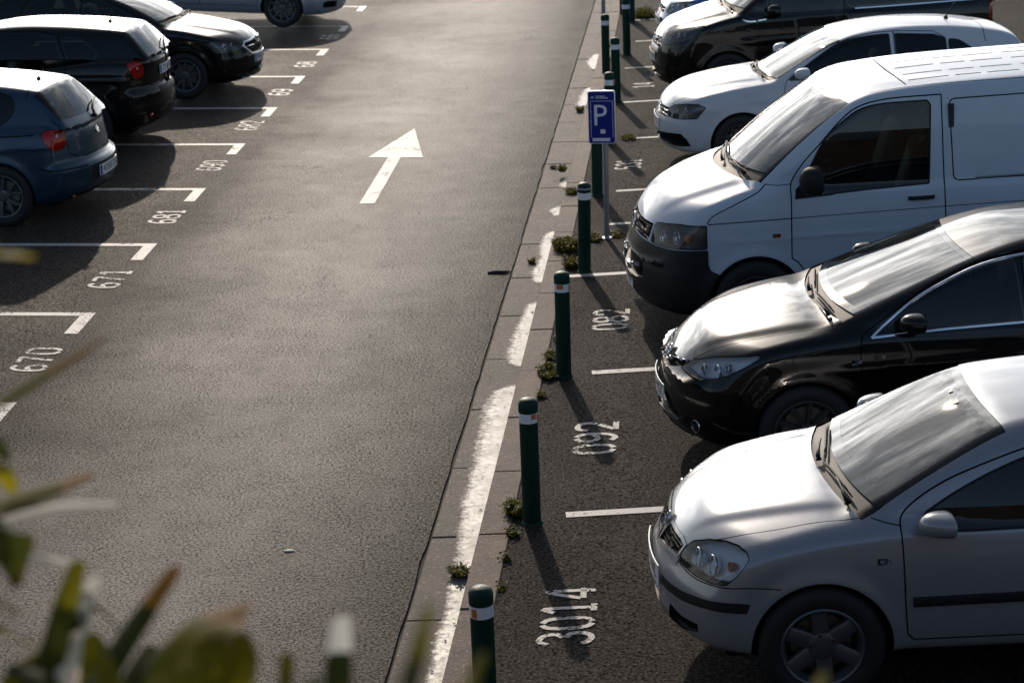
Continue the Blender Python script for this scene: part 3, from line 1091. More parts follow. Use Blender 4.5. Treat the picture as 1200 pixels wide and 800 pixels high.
def black_body(h=.025):
    P = dict(L=4.48, hw=.80, H=1.46,
        wheels=[(.88, .31, .345), (3.40, .31, .345)], flare=.012,
        hood=[(0, .60), (.05, .665), (.13, .733), (.3, .818), (.6, .905), (.95, .975), (1.2, .99), (1.9, .955), (3.0, 1.0), (3.8, 1.03), (4.2, 1.03), (4.48, .98)],
        crown=[(0, .045), (.4, .062), (.9, .075), (1.3, .05), (1.9, .03), (3.4, .03), (4.48, .06)],
        plan=[(0, .70), (.25, .745), (.55, .78), (.9, .795), (1.4, .797), (3.0, .80), (3.7, .785), (4.2, .75), (4.48, .70)],
        side=[(.14, .085), (.2, .05), (.28, .018), (.42, 0), (.6, .004), (.75, .012), (.88, .035), (1.0, .08), (1.1, .13)],
        fx=[(.14, .15), (.22, .07), (.3, .02), (.38, .0), (.46, .01), (.52, .03), (.58, .04), (.66, .09), (.8, .2)], fplan=(.36, 2.3),
        rx=[(.14, .16), (.3, .03), (.45, .0), (.6, .0), (.8, .03), (1.0, .06), (1.1, .2)], rplan=(.25, 2.6),
        zb=[(0, .22), (.3, .21), (4.2, .22), (4.48, .28)],
        ws=(1.03, .996, 1.935, 1.336, .006, .26), roof=[(1.4, 1.22), (1.93, 1.348), (2.35, 1.428), (2.75, 1.442), (3.2, 1.42), (3.7, 1.34), (4.1, 1.26)], rcrown=.06,
        bl=(3.40, 1.40, 4.05, 1.02, .03, .2), gw=[(.9, .67), (1.2, .71), (1.9, .735), (3.0, .735), (4.0, .66)], tum=(.95, .36, .32),
        k_sh=.07, k_f=.09, k_ws=.045, k_g=.08, k_c=.03,
        creases=[([(.5, .70), (4.2, .80)], .008, .03, .9, 4.0)],
        hcre=[([(.05, .22), (.4, .42), (1.1, .60)], .014, .018, .12, 1.1)])
    return Body(P).mesh(h)
def van_body(h=.028):
    P = dict(L=4.75, hw=.90, H=1.93,
        wheels=[(.91, .30, .375), (3.70, .30, .375)], flare=.014,
        hood=[(0, .80), (.06, .89), (.14, .965), (.3, 1.04), (.6, 1.155), (.9, 1.235), (1.1, 1.255), (1.5, 1.18), (3.0, 1.16), (4.4, 1.16), (4.75, 1.1)],
        crown=[(0, .07), (.5, .10), (.9, .085), (1.3, .04), (1.9, .02), (3.4, .02), (4.75, .03)],
        plan=[(0, .80), (.2, .835), (.5, .87), (.9, .887), (1.4, .892), (3.0, .90), (4.0, .895), (4.5, .875), (4.75, .85)],
        side=[(.14, .07), (.2, .04), (.3, .012), (.45, 0), (.8, .0), (1.0, .012), (1.13, .035), (1.3, .07)],
        fx=[(.14, .14), (.22, .06), (.3, .02), (.42, .0), (.54, .01), (.6, .03), (.7, .055), (.85, .11), (1.0, .2)], fplan=(.34, 2.5),
        rx=[(.14, .1), (.3, .02), (.5, .0), (1.0, .01), (1.2, .02)], rplan=(.10, 3),
        zb=[(0, .21), (.3, .21), (4.5, .24), (4.75, .28)],
        ws=(.78, 1.20, 1.60, 1.785, .03, .27), roof=[(1.1, 1.66), (1.60, 1.795), (2.0, 1.86), (2.6, 1.89), (4.0, 1.90), (4.7, 1.875)], rcrown=.035,
        bl=(4.58, 1.90, 4.75, 1.1, .01, .06), vback=1, gw=[(.8, .80), (1.1, .825), (1.7, .845), (3.0, .86), (4.5, .85)], tum=(1.13, .10, .09),
        k_sh=.06, k_f=.08, k_ws=.05, k_g=.08, k_c=.03, k_bl=.06,
        creases=[([(.6, .80), (4.6, .80)], .007, .018, .55, 4.7), ([(.6, .60), (4.6, .60)], .004, .05, 1.2, 4.7)],
        hcre=[([(.05, .30), (.35, .50), (1.0, .64)], .02, .022, .10, .95)])
    return Body(P).mesh(h)
def polo_body(h=.03):
    P = dict(L=4.03, hw=.79, H=1.42,
        wheels=[(.85, .30, .335), (3.24, .30, .335)], flare=.014,
        hood=[(0, .62), (.06, .70), (.14, .752), (.3, .815), (.6, .885), (.9, .93), (1.2, .945), (1.7, .92), (2.9, .98), (3.6, 1.02), (3.9, .99), (4.03, .95)],
        crown=[(0, .07), (.5, .075), (.9, .07), (1.3, .04), (1.7, .03), (3.5, .03), (4.03, .06)],
        plan=[(0, .71), (.2, .74), (.45, .765), (.8, .782), (1.3, .786), (2.8, .79), (3.4, .775), (3.8, .74), (4.03, .70)],
        side=[(.14, .085), (.2, .05), (.28, .018), (.42, 0), (.58, .004), (.68, .0), (.74, .018), (.86, .035), (.95, .075), (1.05, .13)],
        fx=[(.14, .12), (.22, .05), (.3, .01), (.42, .0), (.5, .01), (.56, .03), (.64, .055), (.75, .12), (.85, .22)], fplan=(.30, 2.5),
        rx=[(.14, .16), (.3, .03), (.45, .0), (.6, .01), (.8, .06), (1.0, .12), (1.1, .2)], rplan=(.22, 2.6),
        zb=[(0, .20), (.3, .20), (3.8, .21), (4.03, .28)],
        ws=(1.13, .94, 1.865, 1.318, .008, .25), roof=[(1.4, 1.20), (1.88, 1.32), (2.25, 1.385), (2.65, 1.41), (3.05, 1.40), (3.45, 1.355), (3.9, 1.255)], rcrown=.055,
        bl=(3.78, 1.29, 4.00, .98, .02, .14), gw=[(.8, .65), (1.25, .70), (1.8, .72), (2.9, .72), (3.8, .66)], tum=(.92, .34, .30),
        k_sh=.06, k_f=.07, k_ws=.045, k_g=.08, k_c=.03,
        creases=[([(.5, .72), (3.9, .79)], .010, .022, .5, 3.9)],
        hcre=[([(.05, .26), (.4, .40), (1.15, .52)], .012, .016, .12, 1.15)])
    return Body(P).mesh(h)
def mini_body(h=.036):
    P = dict(L=4.27, hw=.88, H=1.78,
        wheels=[(.86, .31, .35), (3.65, .31, .35)], flare=.012,
        hood=[(0, .74), (.06, .82), (.15, .88), (.3, .945), (.6, 1.04), (.9, 1.11), (1.1, 1.13), (1.6, 1.08), (3.0, 1.10), (4.1, 1.12), (4.27, 1.06)],
        crown=[(0, .07), (.5, .09), (.9, .085), (1.3, .04), (1.9, .02), (3.4, .02), (4.27, .03)],
        plan=[(0, .78), (.2, .81), (.5, .85), (.9, .868), (1.4, .873), (3.0, .88), (3.8, .875), (4.2, .855), (4.27, .83)],
        side=[(.14, .07), (.2, .04), (.3, .012), (.45, 0), (.7, .0), (.9, .012), (1.06, .035), (1.2, .07)],
        fx=[(.14, .13), (.22, .06), (.3, .02), (.42, .0), (.54, .01), (.62, .02), (.72, .05), (.85, .11), (1.0, .2)], fplan=(.32, 2.5),
        rx=[(.14, .1), (.3, .02), (.5, .0), (1.0, .02), (1.2, .04)], rplan=(.12, 3),
        zb=[(0, .22), (.3, .21), (4.1, .24), (4.4, .28)],
        ws=(.92, 1.11, 1.75, 1.64, .03, .22), roof=[(1.2, 1.53), (1.75, 1.655), (2.2, 1.72), (2.8, 1.745), (3.8, 1.735), (4.3, 1.70)], rcrown=.05,
        bl=(4.08, 1.72, 4.28, 1.08, .01, .06), vback=1, gw=[(.8, .77), (1.1, .80), (1.7, .825), (3.0, .84), (4.2, .82)], tum=(1.06, .18, .16),
        k_sh=.06, k_f=.08, k_ws=.05, k_g=.09, k_c=.03, k_bl=.06,
        creases=[([(.6, .75), (4.3, .82)], .008, .03, .9, 4.2)],
        hcre=[([(.05, .26), (.35, .45), (1.0, .62)], .016, .02, .10, 1.0)])
    return Body(P).mesh(h)
def hatch_params(**kw):
    P = dict(L=4.06, hw=.81, H=1.42,
        wheels=[(.75, .31, .345), (3.20, .31, .345)], flare=.012,
        hood=[(0, .62), (.06, .70), (.14, .755), (.3, .815), (.6, .885), (.95, .945), (1.3, .95), (1.8, .93), (2.8, .97), (3.4, 1.0), (3.75, 1.0), (4.06, .96)],
        crown=[(0, .07), (.5, .075), (.9, .07), (1.3, .04), (1.7, .03), (3.5, .03), (4.06, .05)],
        plan=[(0, .71), (.2, .74), (.45, .775), (.8, .80), (1.3, .806), (2.8, .81), (3.4, .80), (3.8, .765), (4.06, .71)],
        side=[(.14, .085), (.2, .05), (.28, .018), (.42, 0), (.6, .003), (.75, .012), (.88, .035), (.98, .075), (1.08, .13)],
        fx=[(.14, .12), (.22, .05), (.3, .01), (.42, .0), (.5, .01), (.56, .03), (.64, .055), (.75, .12), (.85, .22)], fplan=(.30, 2.5),
        rx=[(.14, .20), (.22, .12), (.34, .035), (.46, .01), (.545, .0), (.585, .012), (.615, .07), (.72, .09), (.9, .12), (1.02, .17)], rplan=(.30, 2.3),
        zb=[(0, .20), (.3, .20), (3.6, .22), (4.06, .27)],
        ws=(1.02, .95, 1.80, 1.32, .03, .25), roof=[(1.4, 1.22), (1.80, 1.335), (2.2, 1.39), (2.6, 1.405), (3.1, 1.38), (3.5, 1.335), (3.9, 1.27)], rcrown=.055,
        bl=(3.56, 1.335, 3.86, 1.03, .015, .16), gw=[(.8, .66), (1.25, .71), (1.8, .735), (2.9, .735), (3.8, .66)], tum=(.93, .34, .30),
        k_sh=.06, k_f=.07, k_ws=.045, k_bl=.03, k_g=.08, k_c=.03, k_r=.06,
        creases=[([(.5, .74), (3.9, .80)], .007, .02, .9, 3.9)],
        hcre=[([(.05, .26), (.4, .40), (1.15, .52)], .012, .016, .12, 1.15)])
    P.update(kw); return P
def blue_body(h=.031):
    return Body(hatch_params()).mesh(h)
def dark_hatch_body(h=.031):
    return Body(hatch_params(L=4.16, wheels=[(.80, .31, .345), (3.30, .31, .345)],
        hood=[(0, .64), (.06, .72), (.3, .83), (.6, .90), (.95, .96), (1.3, .97), (1.8, .95), (2.8, 1.0), (3.5, 1.07), (3.95, 1.07), (4.16, 1.03)],
        crown=[(0, .07), (.5, .075), (.9, .07), (1.3, .04), (1.7, .03), (3.7, .03), (4.16, .05)],
        plan=[(0, .71), (.2, .74), (.45, .775), (.8, .80), (1.3, .806), (2.8, .81), (3.5, .80), (3.95, .775), (4.16, .72)],
        gbot=1.06, rx=[(.14, .20), (.22, .12), (.34, .04), (.5, .01), (.64, .02), (.69, .04), (.73, .075), (.85, .07), (1.0, .065), (1.12, .09)],
        side=[(.14, .085), (.2, .05), (.28, .018), (.42, 0), (.6, .003), (.8, .012), (.95, .035), (1.05, .075), (1.15, .13)],
        ws=(1.02, .97, 1.80, 1.34, .03, .25), roof=[(1.4, 1.24), (1.80, 1.355), (2.2, 1.415), (2.6, 1.44), (3.1, 1.43), (3.6, 1.395), (4.1, 1.33)],
        bl=(3.78, 1.375, 4.06, 1.10, .015, .15), gw=[(.8, .66), (1.25, .71), (1.8, .735), (3.1, .735), (4.0, .67)], tum=(.97, .34, .30), H=1.46, rcrown=.05,
        creases=[([(.5, .76), (4.1, .84)], .007, .02, .9, 4.0)])).mesh(h)
def sedan_body(h=.031):
    return Body(hatch_params(L=4.40, hw=.82, wheels=[(.86, .31, .345), (3.42, .31, .345)],
        hood=[(0, .64), (.05, .70), (.12, .76), (.3, .835), (.6, .905), (1.0, .965), (1.3, .975), (1.9, .95), (2.9, .98), (3.6, 1.02), (4.1, 1.03), (4.40, 1.0)],
        crown=[(0, .08), (.5, .085), (.9, .075), (1.3, .045), (1.7, .03), (3.8, .03), (4.40, .06)],
        plan=[(0, .72), (.25, .765), (.5, .795), (.9, .813), (1.3, .817), (3.0, .82), (3.7, .80), (4.2, .76), (4.40, .70)],
        fx=[(.14, .12), (.22, .05), (.3, .01), (.42, .0), (.5, .0), (.56, .015), (.64, .03), (.72, .06), (.85, .18)], fplan=(.36, 2.2),
        rx=[(.14, .16), (.3, .03), (.5, .0), (.7, .01), (.9, .03), (1.05, .08)],
        ws=(1.05, .97, 1.90, 1.34, .03, .25), roof=[(1.4, 1.22), (1.90, 1.345), (2.3, 1.385), (2.7, 1.40), (3.1, 1.38), (3.5, 1.32), (3.9, 1.24)],
        bl=(3.30, 1.36, 3.95, 1.02, .02, .16), gw=[(.8, .67), (1.25, .72), (1.9, .74), (3.0, .74), (3.9, .66)], tum=(.94, .34, .30), H=1.42,
        zb=[(0, .20), (.3, .20), (4.1, .22), (4.40, .27)],
        creases=[([(.5, .72), (4.2, .80)], .007, .02, .9, 4.1)])).mesh(h)
def estate_body(h=.042):
    return Body(hatch_params(L=4.40, hw=.83, wheels=[(.86, .31, .345), (3.42, .31, .345)],
        plan=[(0, .73), (.25, .775), (.5, .805), (.9, .823), (1.3, .827), (3.0, .83), (3.7, .82), (4.2, .79), (4.40, .75)],
        rx=[(.14, .16), (.3, .03), (.5, .0), (.7, .01), (.9, .03), (1.05, .08)],
        hood=[(0, .64), (.06, .72), (.3, .83), (.6, .90), (.95, .96), (1.3, .97), (1.8, .95), (2.8, 1.0), (3.5, 1.04), (4.1, 1.05), (4.40, 1.0)],
        roof=[(1.4, 1.22), (1.80, 1.335), (2.2, 1.39), (2.6, 1.405), (3.4, 1.395), (4.0, 1.36), (4.3, 1.33)],
        bl=(4.05, 1.36, 4.33, 1.03, .015, .14), gw=[(.8, .67), (1.25, .73), (1.8, .75), (3.4, .75), (4.2, .70)])).mesh(h)
def small_body(h=.042):
    return Body(hatch_params()).mesh(h)
SIDES = (-1, 1)
def obl(pts, a):
    """(x, |y|, z) points -> outline in the oblique view at a degrees"""
    a = R(a)
    return [(p[0]*math.cos(a)+abs(p[1])*math.sin(a), p[2]) for p in pts]

def smooth(pts, n=6):
    P = [np.array(p, float) for p in pts]; out = []
    for i in range(len(P)-1):
        p0 = P[max(i-1, 0)]; p1 = P[i]; p2 = P[i+1]; p3 = P[min(i+2, len(P)-1)]
        for k in range(n):
            t = k/n
            out.append(tuple(.5*((2*p1)+(-p0+p2)*t+(2*p0-5*p1+4*p2-p3)*t*t+(-p0+3*p1-3*p2+p3)*t**3)))
    out.append(tuple(P[-1])); return out

def cut_strips(B, x0, k0, y0, xt, kt, y1, tg, frm, box=None, n=20, ang=.1):
    """area between two arcs x0+k0*y^2 (half width y0) and xt+kt*y^2 (y1), seen from above, cut as slices"""
    ts = np.linspace(-1, 1, n+1)
    for i in range(n):
        q = [(x0+k0*(t*y0)**2, t*y0) for t in (ts[i], ts[i+1])] + [(xt+kt*(t*y1)**2, t*y1) for t in (ts[i+1], ts[i])]
        B.cut(q, 'top', tg, frm, 0, box, ang)

NOSE = [(None, .75), (None, None), (None, None)]

def outfit(B, root, S):
    PAINT = S['paint']; L = B.P['L']
    zmid = B.P['tum'][0]-.06
    # ---- screens
    if 'cowl' in S:
        c = S['cowl']; cut_strips(B, *c, 'cowl', ('body',), [(c[0]-.1, c[3]+.3), (None, None), (zmid-.1, None)])
    w = S['ws']; bx = [(w[0]-.1, w[3]+.25), (None, None), (zmid-.05, None)]
    i = S.get('wsin', .045)
    cut_strips(B, *w, 'frit', ('body', 'cowl'), bx)
    cut_strips(B, w[0]+i*1.15, w[1], w[2]-i, w[3]-i*.9, w[4], w[5]-i*.8, 'ws', ('frit',), bx)
    if 'rw' in S:
        w = S['rw']; bx = [(w[0]-.2, None), (None, None), (zmid-.05, None)]; i = S.get('rwin', .04)
        cut_strips(B, *w, 'rfrit', ('body',), bx, ang=.05)
        cut_strips(B, w[0]+i*.7, w[1], w[2]-i*1.3, w[3]-i*.7, w[4], w[5]-i*1.3, 'rw', ('rfrit',), bx, ang=.05)
    # ---- side glass
    tw = S.get('trimw', .012)
    gl = []
    for k, d in enumerate(S.get('doors', [])):
        for q, (pts, r) in enumerate(d.get('wins', [])): gl.append(('gd%d_%d' % (k, q), pts, r))
    for k, (pts, r) in enumerate(S.get('quarters', [])): gl.append(('gq%d' % k, pts, r))
    for nm, pts, r in gl:
        p = rpoly(pts, r, 5)
        for sg in SIDES:
            B.cut(grow(p, tw), 'side', 'wtrim', ('body',), sg, ang=.1)
            B.cut(p, 'side', nm, ('wtrim',), sg, ang=.1)
    for pts in S.get('blackouts', []):
        for sg in SIDES: B.cut(pts, 'side', 'wtrim', ('body',), sg, ang=.1)
    # ---- shut lines
    for sg in SIDES:
        for (pl, pts, wd) in S.get('lines', []):
            if pl == 'side': B.line(pts, 'side', sg=sg, width=wd)
            elif pl == 'top': B.line([(x, sg*abs(y)) for x, y in pts], 'top', width=wd, ang=.05)
            else: B.line(obl(pts, pl), ('obl', pl), sg=sg, width=wd, ang=.05)
        for d in S.get('doors', []):
            B.line(list(d['pts'])+[d['pts'][0]], 'side', sg=sg, width=d.get('gap', .007))
        for k, d in enumerate(S.get('doors', [])):
            B.cut(d['pts'], 'side', 'door%d' % k, ('body',), sg, ang=.03)
    # ---- lamps, openings, bumpers
    for k, la in enumerate(S.get('lamps', [])):
        o = rpoly(obl(la['pts'], la['a']), la.get('r', .01), 2)
        for sg in SIDES:
            B.cut(grow(o, .005), ('obl', la['a']), 'gap', ('body', 'rfrit'), sg, ang=.03)
            B.cut(o, ('obl', la['a']), 'lamp%d' % k, ('gap',), sg, ang=.03)
    if 'grille' in S:
        g = S['grille']
        for sg in (SIDES if not g.get('whole') else (1,)):
            o = [(sg*y, z) for y, z in g['pts']]
            if g.get('frame'): B.cut(grow(o, g['frame']), 'front', 'gframe', ('body', 'gap'), 0, NOSE, .03)
            B.cut(o, 'front', 'grille', ('body', 'gap', 'gframe'), 0, NOSE, .03)
    for pts in S.get('intakes_front', []):
        B.cut(pts, 'front', 'intake', ('body',), 0, NOSE, .03)
    for (tg, plane, pts) in S.get('areas', []):
        for sg in SIDES:
            if plane == 'side': B.cut(pts, 'side', tg, ('body',), sg, ang=.05)
            elif plane in ('front', 'rear'): B.cut([(sg*y, z) for y, z in pts], plane, tg, ('body',), 0, NOSE if plane == 'front' else [(L-1, None), (None, None), (None, None)], .03)
            elif plane == 'top': B.cut([(x, sg*y) for x, y in pts], 'top', tg, ('body',), 0, None, .05)
            else: B.cut(obl(pts, plane), ('obl', plane), tg, ('body',), sg, ang=.0)
    ar = S['arch']
    tags = ['body', 'gap', 'trim', 'bumper'] + ['door%d' % k for k in range(len(S.get('doors', [])))]
    cut_arches(B, ar, tags=tuple(tags))
    B.finish()
    # ---- meshes
    bm = S.get('bumper', M_TRIM)
    B.emit('body', {'body': (0, 0), 'gap': (1, -.004), 'cowl': (2, -.012), 'gframe': (3, S.get('gframe_off', .004)), 'trim': (2, .003), 'rib': (0, -.004), 'chrome': (3, .004), 'rcowl': (2, -.002)}, [PAINT, M_GAP, M_TRIM, S.get('gframe_mat', M_CHROME)], root)
    if 'bumper' in B.tid:
        B.emit('bumper', {'bumper': (0, .006)}, [bm], root)
    for sg in SIDES:
        B.emit('window_trim', {'wtrim': (0, -.003)}, [S.get('wtrim', M_GLOSSBLK)], root, sidefilter=sg)
        for k, d in enumerate(S.get('doors', [])):
            do = B.emit(d['name'], {'door%d' % k: (0, 0)}, [PAINT], root, sidefilter=sg)
            for q in range(len(d.get('wins', []))):
                B.emit('side_window', {'gd%d_%d' % (k, q): (0, -.006)}, [S.get('sglass', M_TGLASS)], do, sidefilter=sg)
            if 'handle' in d: handle(B, do, d['handle'][0], d['handle'][1], sg, d.get('hmat', PAINT))
            if 'strip' in d: side_band(B, do, 'rub_strip', d['strip'], sg, .05, .012, M_TRIM)
        for k in range(len(S.get('quarters', []))):
            B.emit('quarter_window', {'gq%d' % k: (0, -.006)}, [S.get('sglass', M_TGLASS)], root, sidefilter=sg)
        for (nm, pts, wd, th, m) in S.get('bands', []):
            side_band(B, root, nm, smooth(pts), sg, wd, th, m, n=40)
    B.emit('windscreen', {'ws': (0, -.004), 'frit': (1, -.003)}, [M_GLASS, M_FRIT], root)
    if 'rw' in S:
        B.emit('rear_window', {'rw': (0, -.004), 'rfrit': (1, -.003)}, [S.get('rglass', M_GLASS), M_FRIT], root)
    for k, la in enumerate(S.get('lamps', [])):
        for sg in SIDES:
            if la.get('tail'):
                o = B.emit('tail_light', {'lamp%d' % k: (0, .001)}, [M_RED], root, sidefilter=sg)
                if o is None: continue
                B.recess('lamp_housing', ['lamp%d' % k], .035, [M_REFL, M_LAMPDK], o, direction=(.8, sg*.5, .1), lip=.002, sidefilter=sg, shrink=.9)
                for (y, z, r) in la.get('bowls', []):
                    q = B.sxr(sg*y, z) if la['a'] < -25 else B.sy(y, z, sg)
                    mb = MB(); mb.ellipsoid(tuple(q-B.normal(q[None])[0]*.02), (.012, r, r*.6), 14, 8)
                    mb.build('lamp_bowl', [M_STICK], o)
            else:
                bw = []
                for b in la.get('bowls', []):
                    q = B.sx(sg*b[0], b[1]) if b[3] == 'f' else B.sy(b[0], b[1], sg)
                    bw.append((q, b[2]) + ((b[4],) if len(b) > 4 else ()))
                headlamp(B, root, 'headlight', sg, ['lamp%d' % k], la.get('depth', .055), bw, floor=la.get('floor', M_LAMPDK), dirn=(-.75, sg*.6, .2))
    if 'grille' in S:
        g = S['grille']
        go = B.recess('grille', ['grille'], .035, [M_GAP, M_TRIM], root, direction=(-1, 0, 0))
        for (zz, ya, yb, wd, m) in g.get('slats', []):
            for sg in (SIDES if ya > 0 else (1,)):
                ys = np.linspace(ya, yb, 14) if ya > 0 else np.linspace(-yb, yb, 22)
                q = np.array([B.sx(sg*y, zz+(g.get('vee', 0)*abs(y))) for y in ys]); q[:, 0] += g.get('inset', .010)
                mb = MB(); strip(mb, q, np.tile([-1., 0, .3], (len(q), 1)), wd, .009)
                nf = len(mb.F)
                mb.F += [f[::-1] for f in mb.F]; mb.M += mb.M[:nf]
                mb.build('slat', [m], go)
    if 'intake' in B.tid:
        B.recess('lower_intake', ['intake'], .04, [M_GAP, M_TRIM], root, direction=(-1, 0, 0))
    if 'badge' in S:
        z, r, kind, lean = S['badge']; q = B.sx(0, z); roundel(root, q+np.array((-.012, 0, 0)), (-1, 0, lean), r, kind)
    if 'rbadge' in S:
        z, r, kind, lean = S['rbadge']; q = B.sxr(0, z); roundel(root, q+np.array((.003, 0, 0)), (1, 0, lean), r, kind)
    if 'plate' in S:
        z, t = S['plate']; q = B.sx(0, z); q2 = B.sx(0, z-.05); a = math.atan2(q2[0]-q[0], .05)
        add_plate(root, (min(q[0], q2[0])-.004, 0, z), (0, 0, -math.pi/2), t, bend=max(0, B.sx(.26, z)[0]-q[0]))
    if 'rplate' in S:
        z, t = S['rplate']; q = B.sxr(0, z); q2 = B.sxr(0, z-.05)
        add_plate(root, (max(q[0], q2[0])+.012, 0, z), (0, S.get('rplean', 0), math.pi/2), t, bend=max(0, q[0]-B.sxr(.26, z)[0]))
    add_arch_liners(B, root, ar, S.get('archmat', PAINT))
    wh = S['wheel']
    for (wx, wz, _) in B.P['wheels']:
        add_wheels(root, [(wx, s*wh['y'], wz) for s in SIDES], wh['R'], .2, wh['rim'], wh['style'], wh.get('mat'))
    if 'mirror' in S:
        x, y, z, sz, lo = S['mirror']
        for sg in SIDES: add_mirror(root, (x, sg*y, z), sg, sz, S.get('mirrormat', PAINT), stalk=(.03, -sg*.12, -.05), lower=lo)
    for wp in S.get('wipers', []): add_wiper(B, root, *wp)
    for sg in SIDES:
        if 'repeater' in S:
            x, z, m = S['repeater']
            q = B.sy(x, z, sg); n = B.normal(q[None])[0]
            mb = MB(); strip(mb, [B.sy(x+d, z, sg) for d in (-.03, 0, .03)], [n]*3, .03, .006)
            mb.F += [f[::-1] for f in mb.F]; mb.M += mb.M
            mb.build('side_repeater', [m], root)
    if 'interior' in S: add_interior(root, *S['interior'][0], **S['interior'][1])
    add_underbody(B, root)
    if 'antenna' in S: antenna(B, root, *S['antenna'])
    return B
ST6 = dict(n=6, w0=.085, w1=.075, rot=.62, dish=.012, hub=.075, pw=1.0)
ST5D = dict(n=5, w0=.035, w1=.03, rot=.5, dish=.015, hub=.06, split=.32)
ST10 = dict(n=10, w0=.026, w1=.034, rot=.2, dish=.02, hub=.055)
ST12 = dict(n=12, w0=.03, w1=.06, rot=.1, dish=.008, hub=.06)
P_SILVER = paint('silver paint', (.27, .277, .295), .3, .24, .4, flake=1, dirt=.35)
P_BLACK = paint('black paint', (.002, .002, .0025), 0, .3, 1.0, dirt=.03)
P_BLACK2 = paint('worn black paint', (.003, .003, .0035), 0, .3, 1.0, dirt=.10)
P_WHITE = paint('white paint', (.46, .485, .53), 0, .4, .5, dirt=.3)
P_VANW = paint('van white paint', (.46, .50, .57), 0, .45, .5, dirt=.5)
P_BLUE = paint('blue metallic paint', (.007, .034, .064), .35, .35, 1.0, flake=1, dirt=.3)
P_DKSED = paint('charcoal paint', (.005, .0048, .0048), .2, .32, 1.0, dirt=.15)
P_ESTATE = paint('pale silver paint', (.40, .43, .50), .6, .34, 1.0, flake=1, dirt=.3)
P_SMALL = paint('bright blue paint', (.04, .14, .36), .3, .35, 1.0, dirt=.3)

for m_ in (P_WHITE, P_VANW, P_SILVER, P_ESTATE, P_BLUE): m_.node_tree.nodes['Principled BSDF'].inputs['Coat Weight'].default_value = .38
for m_ in (P_WHITE, P_VANW): m_.node_tree.nodes['Principled BSDF'].inputs['Specular IOR Level'].default_value = .2
for m_ in (P_BLACK, P_BLACK2, P_DKSED):
    b = m_.node_tree.nodes['Principled BSDF']; b.inputs['Specular IOR Level'].default_value = .08; b.inputs['Coat Weight'].default_value = .60

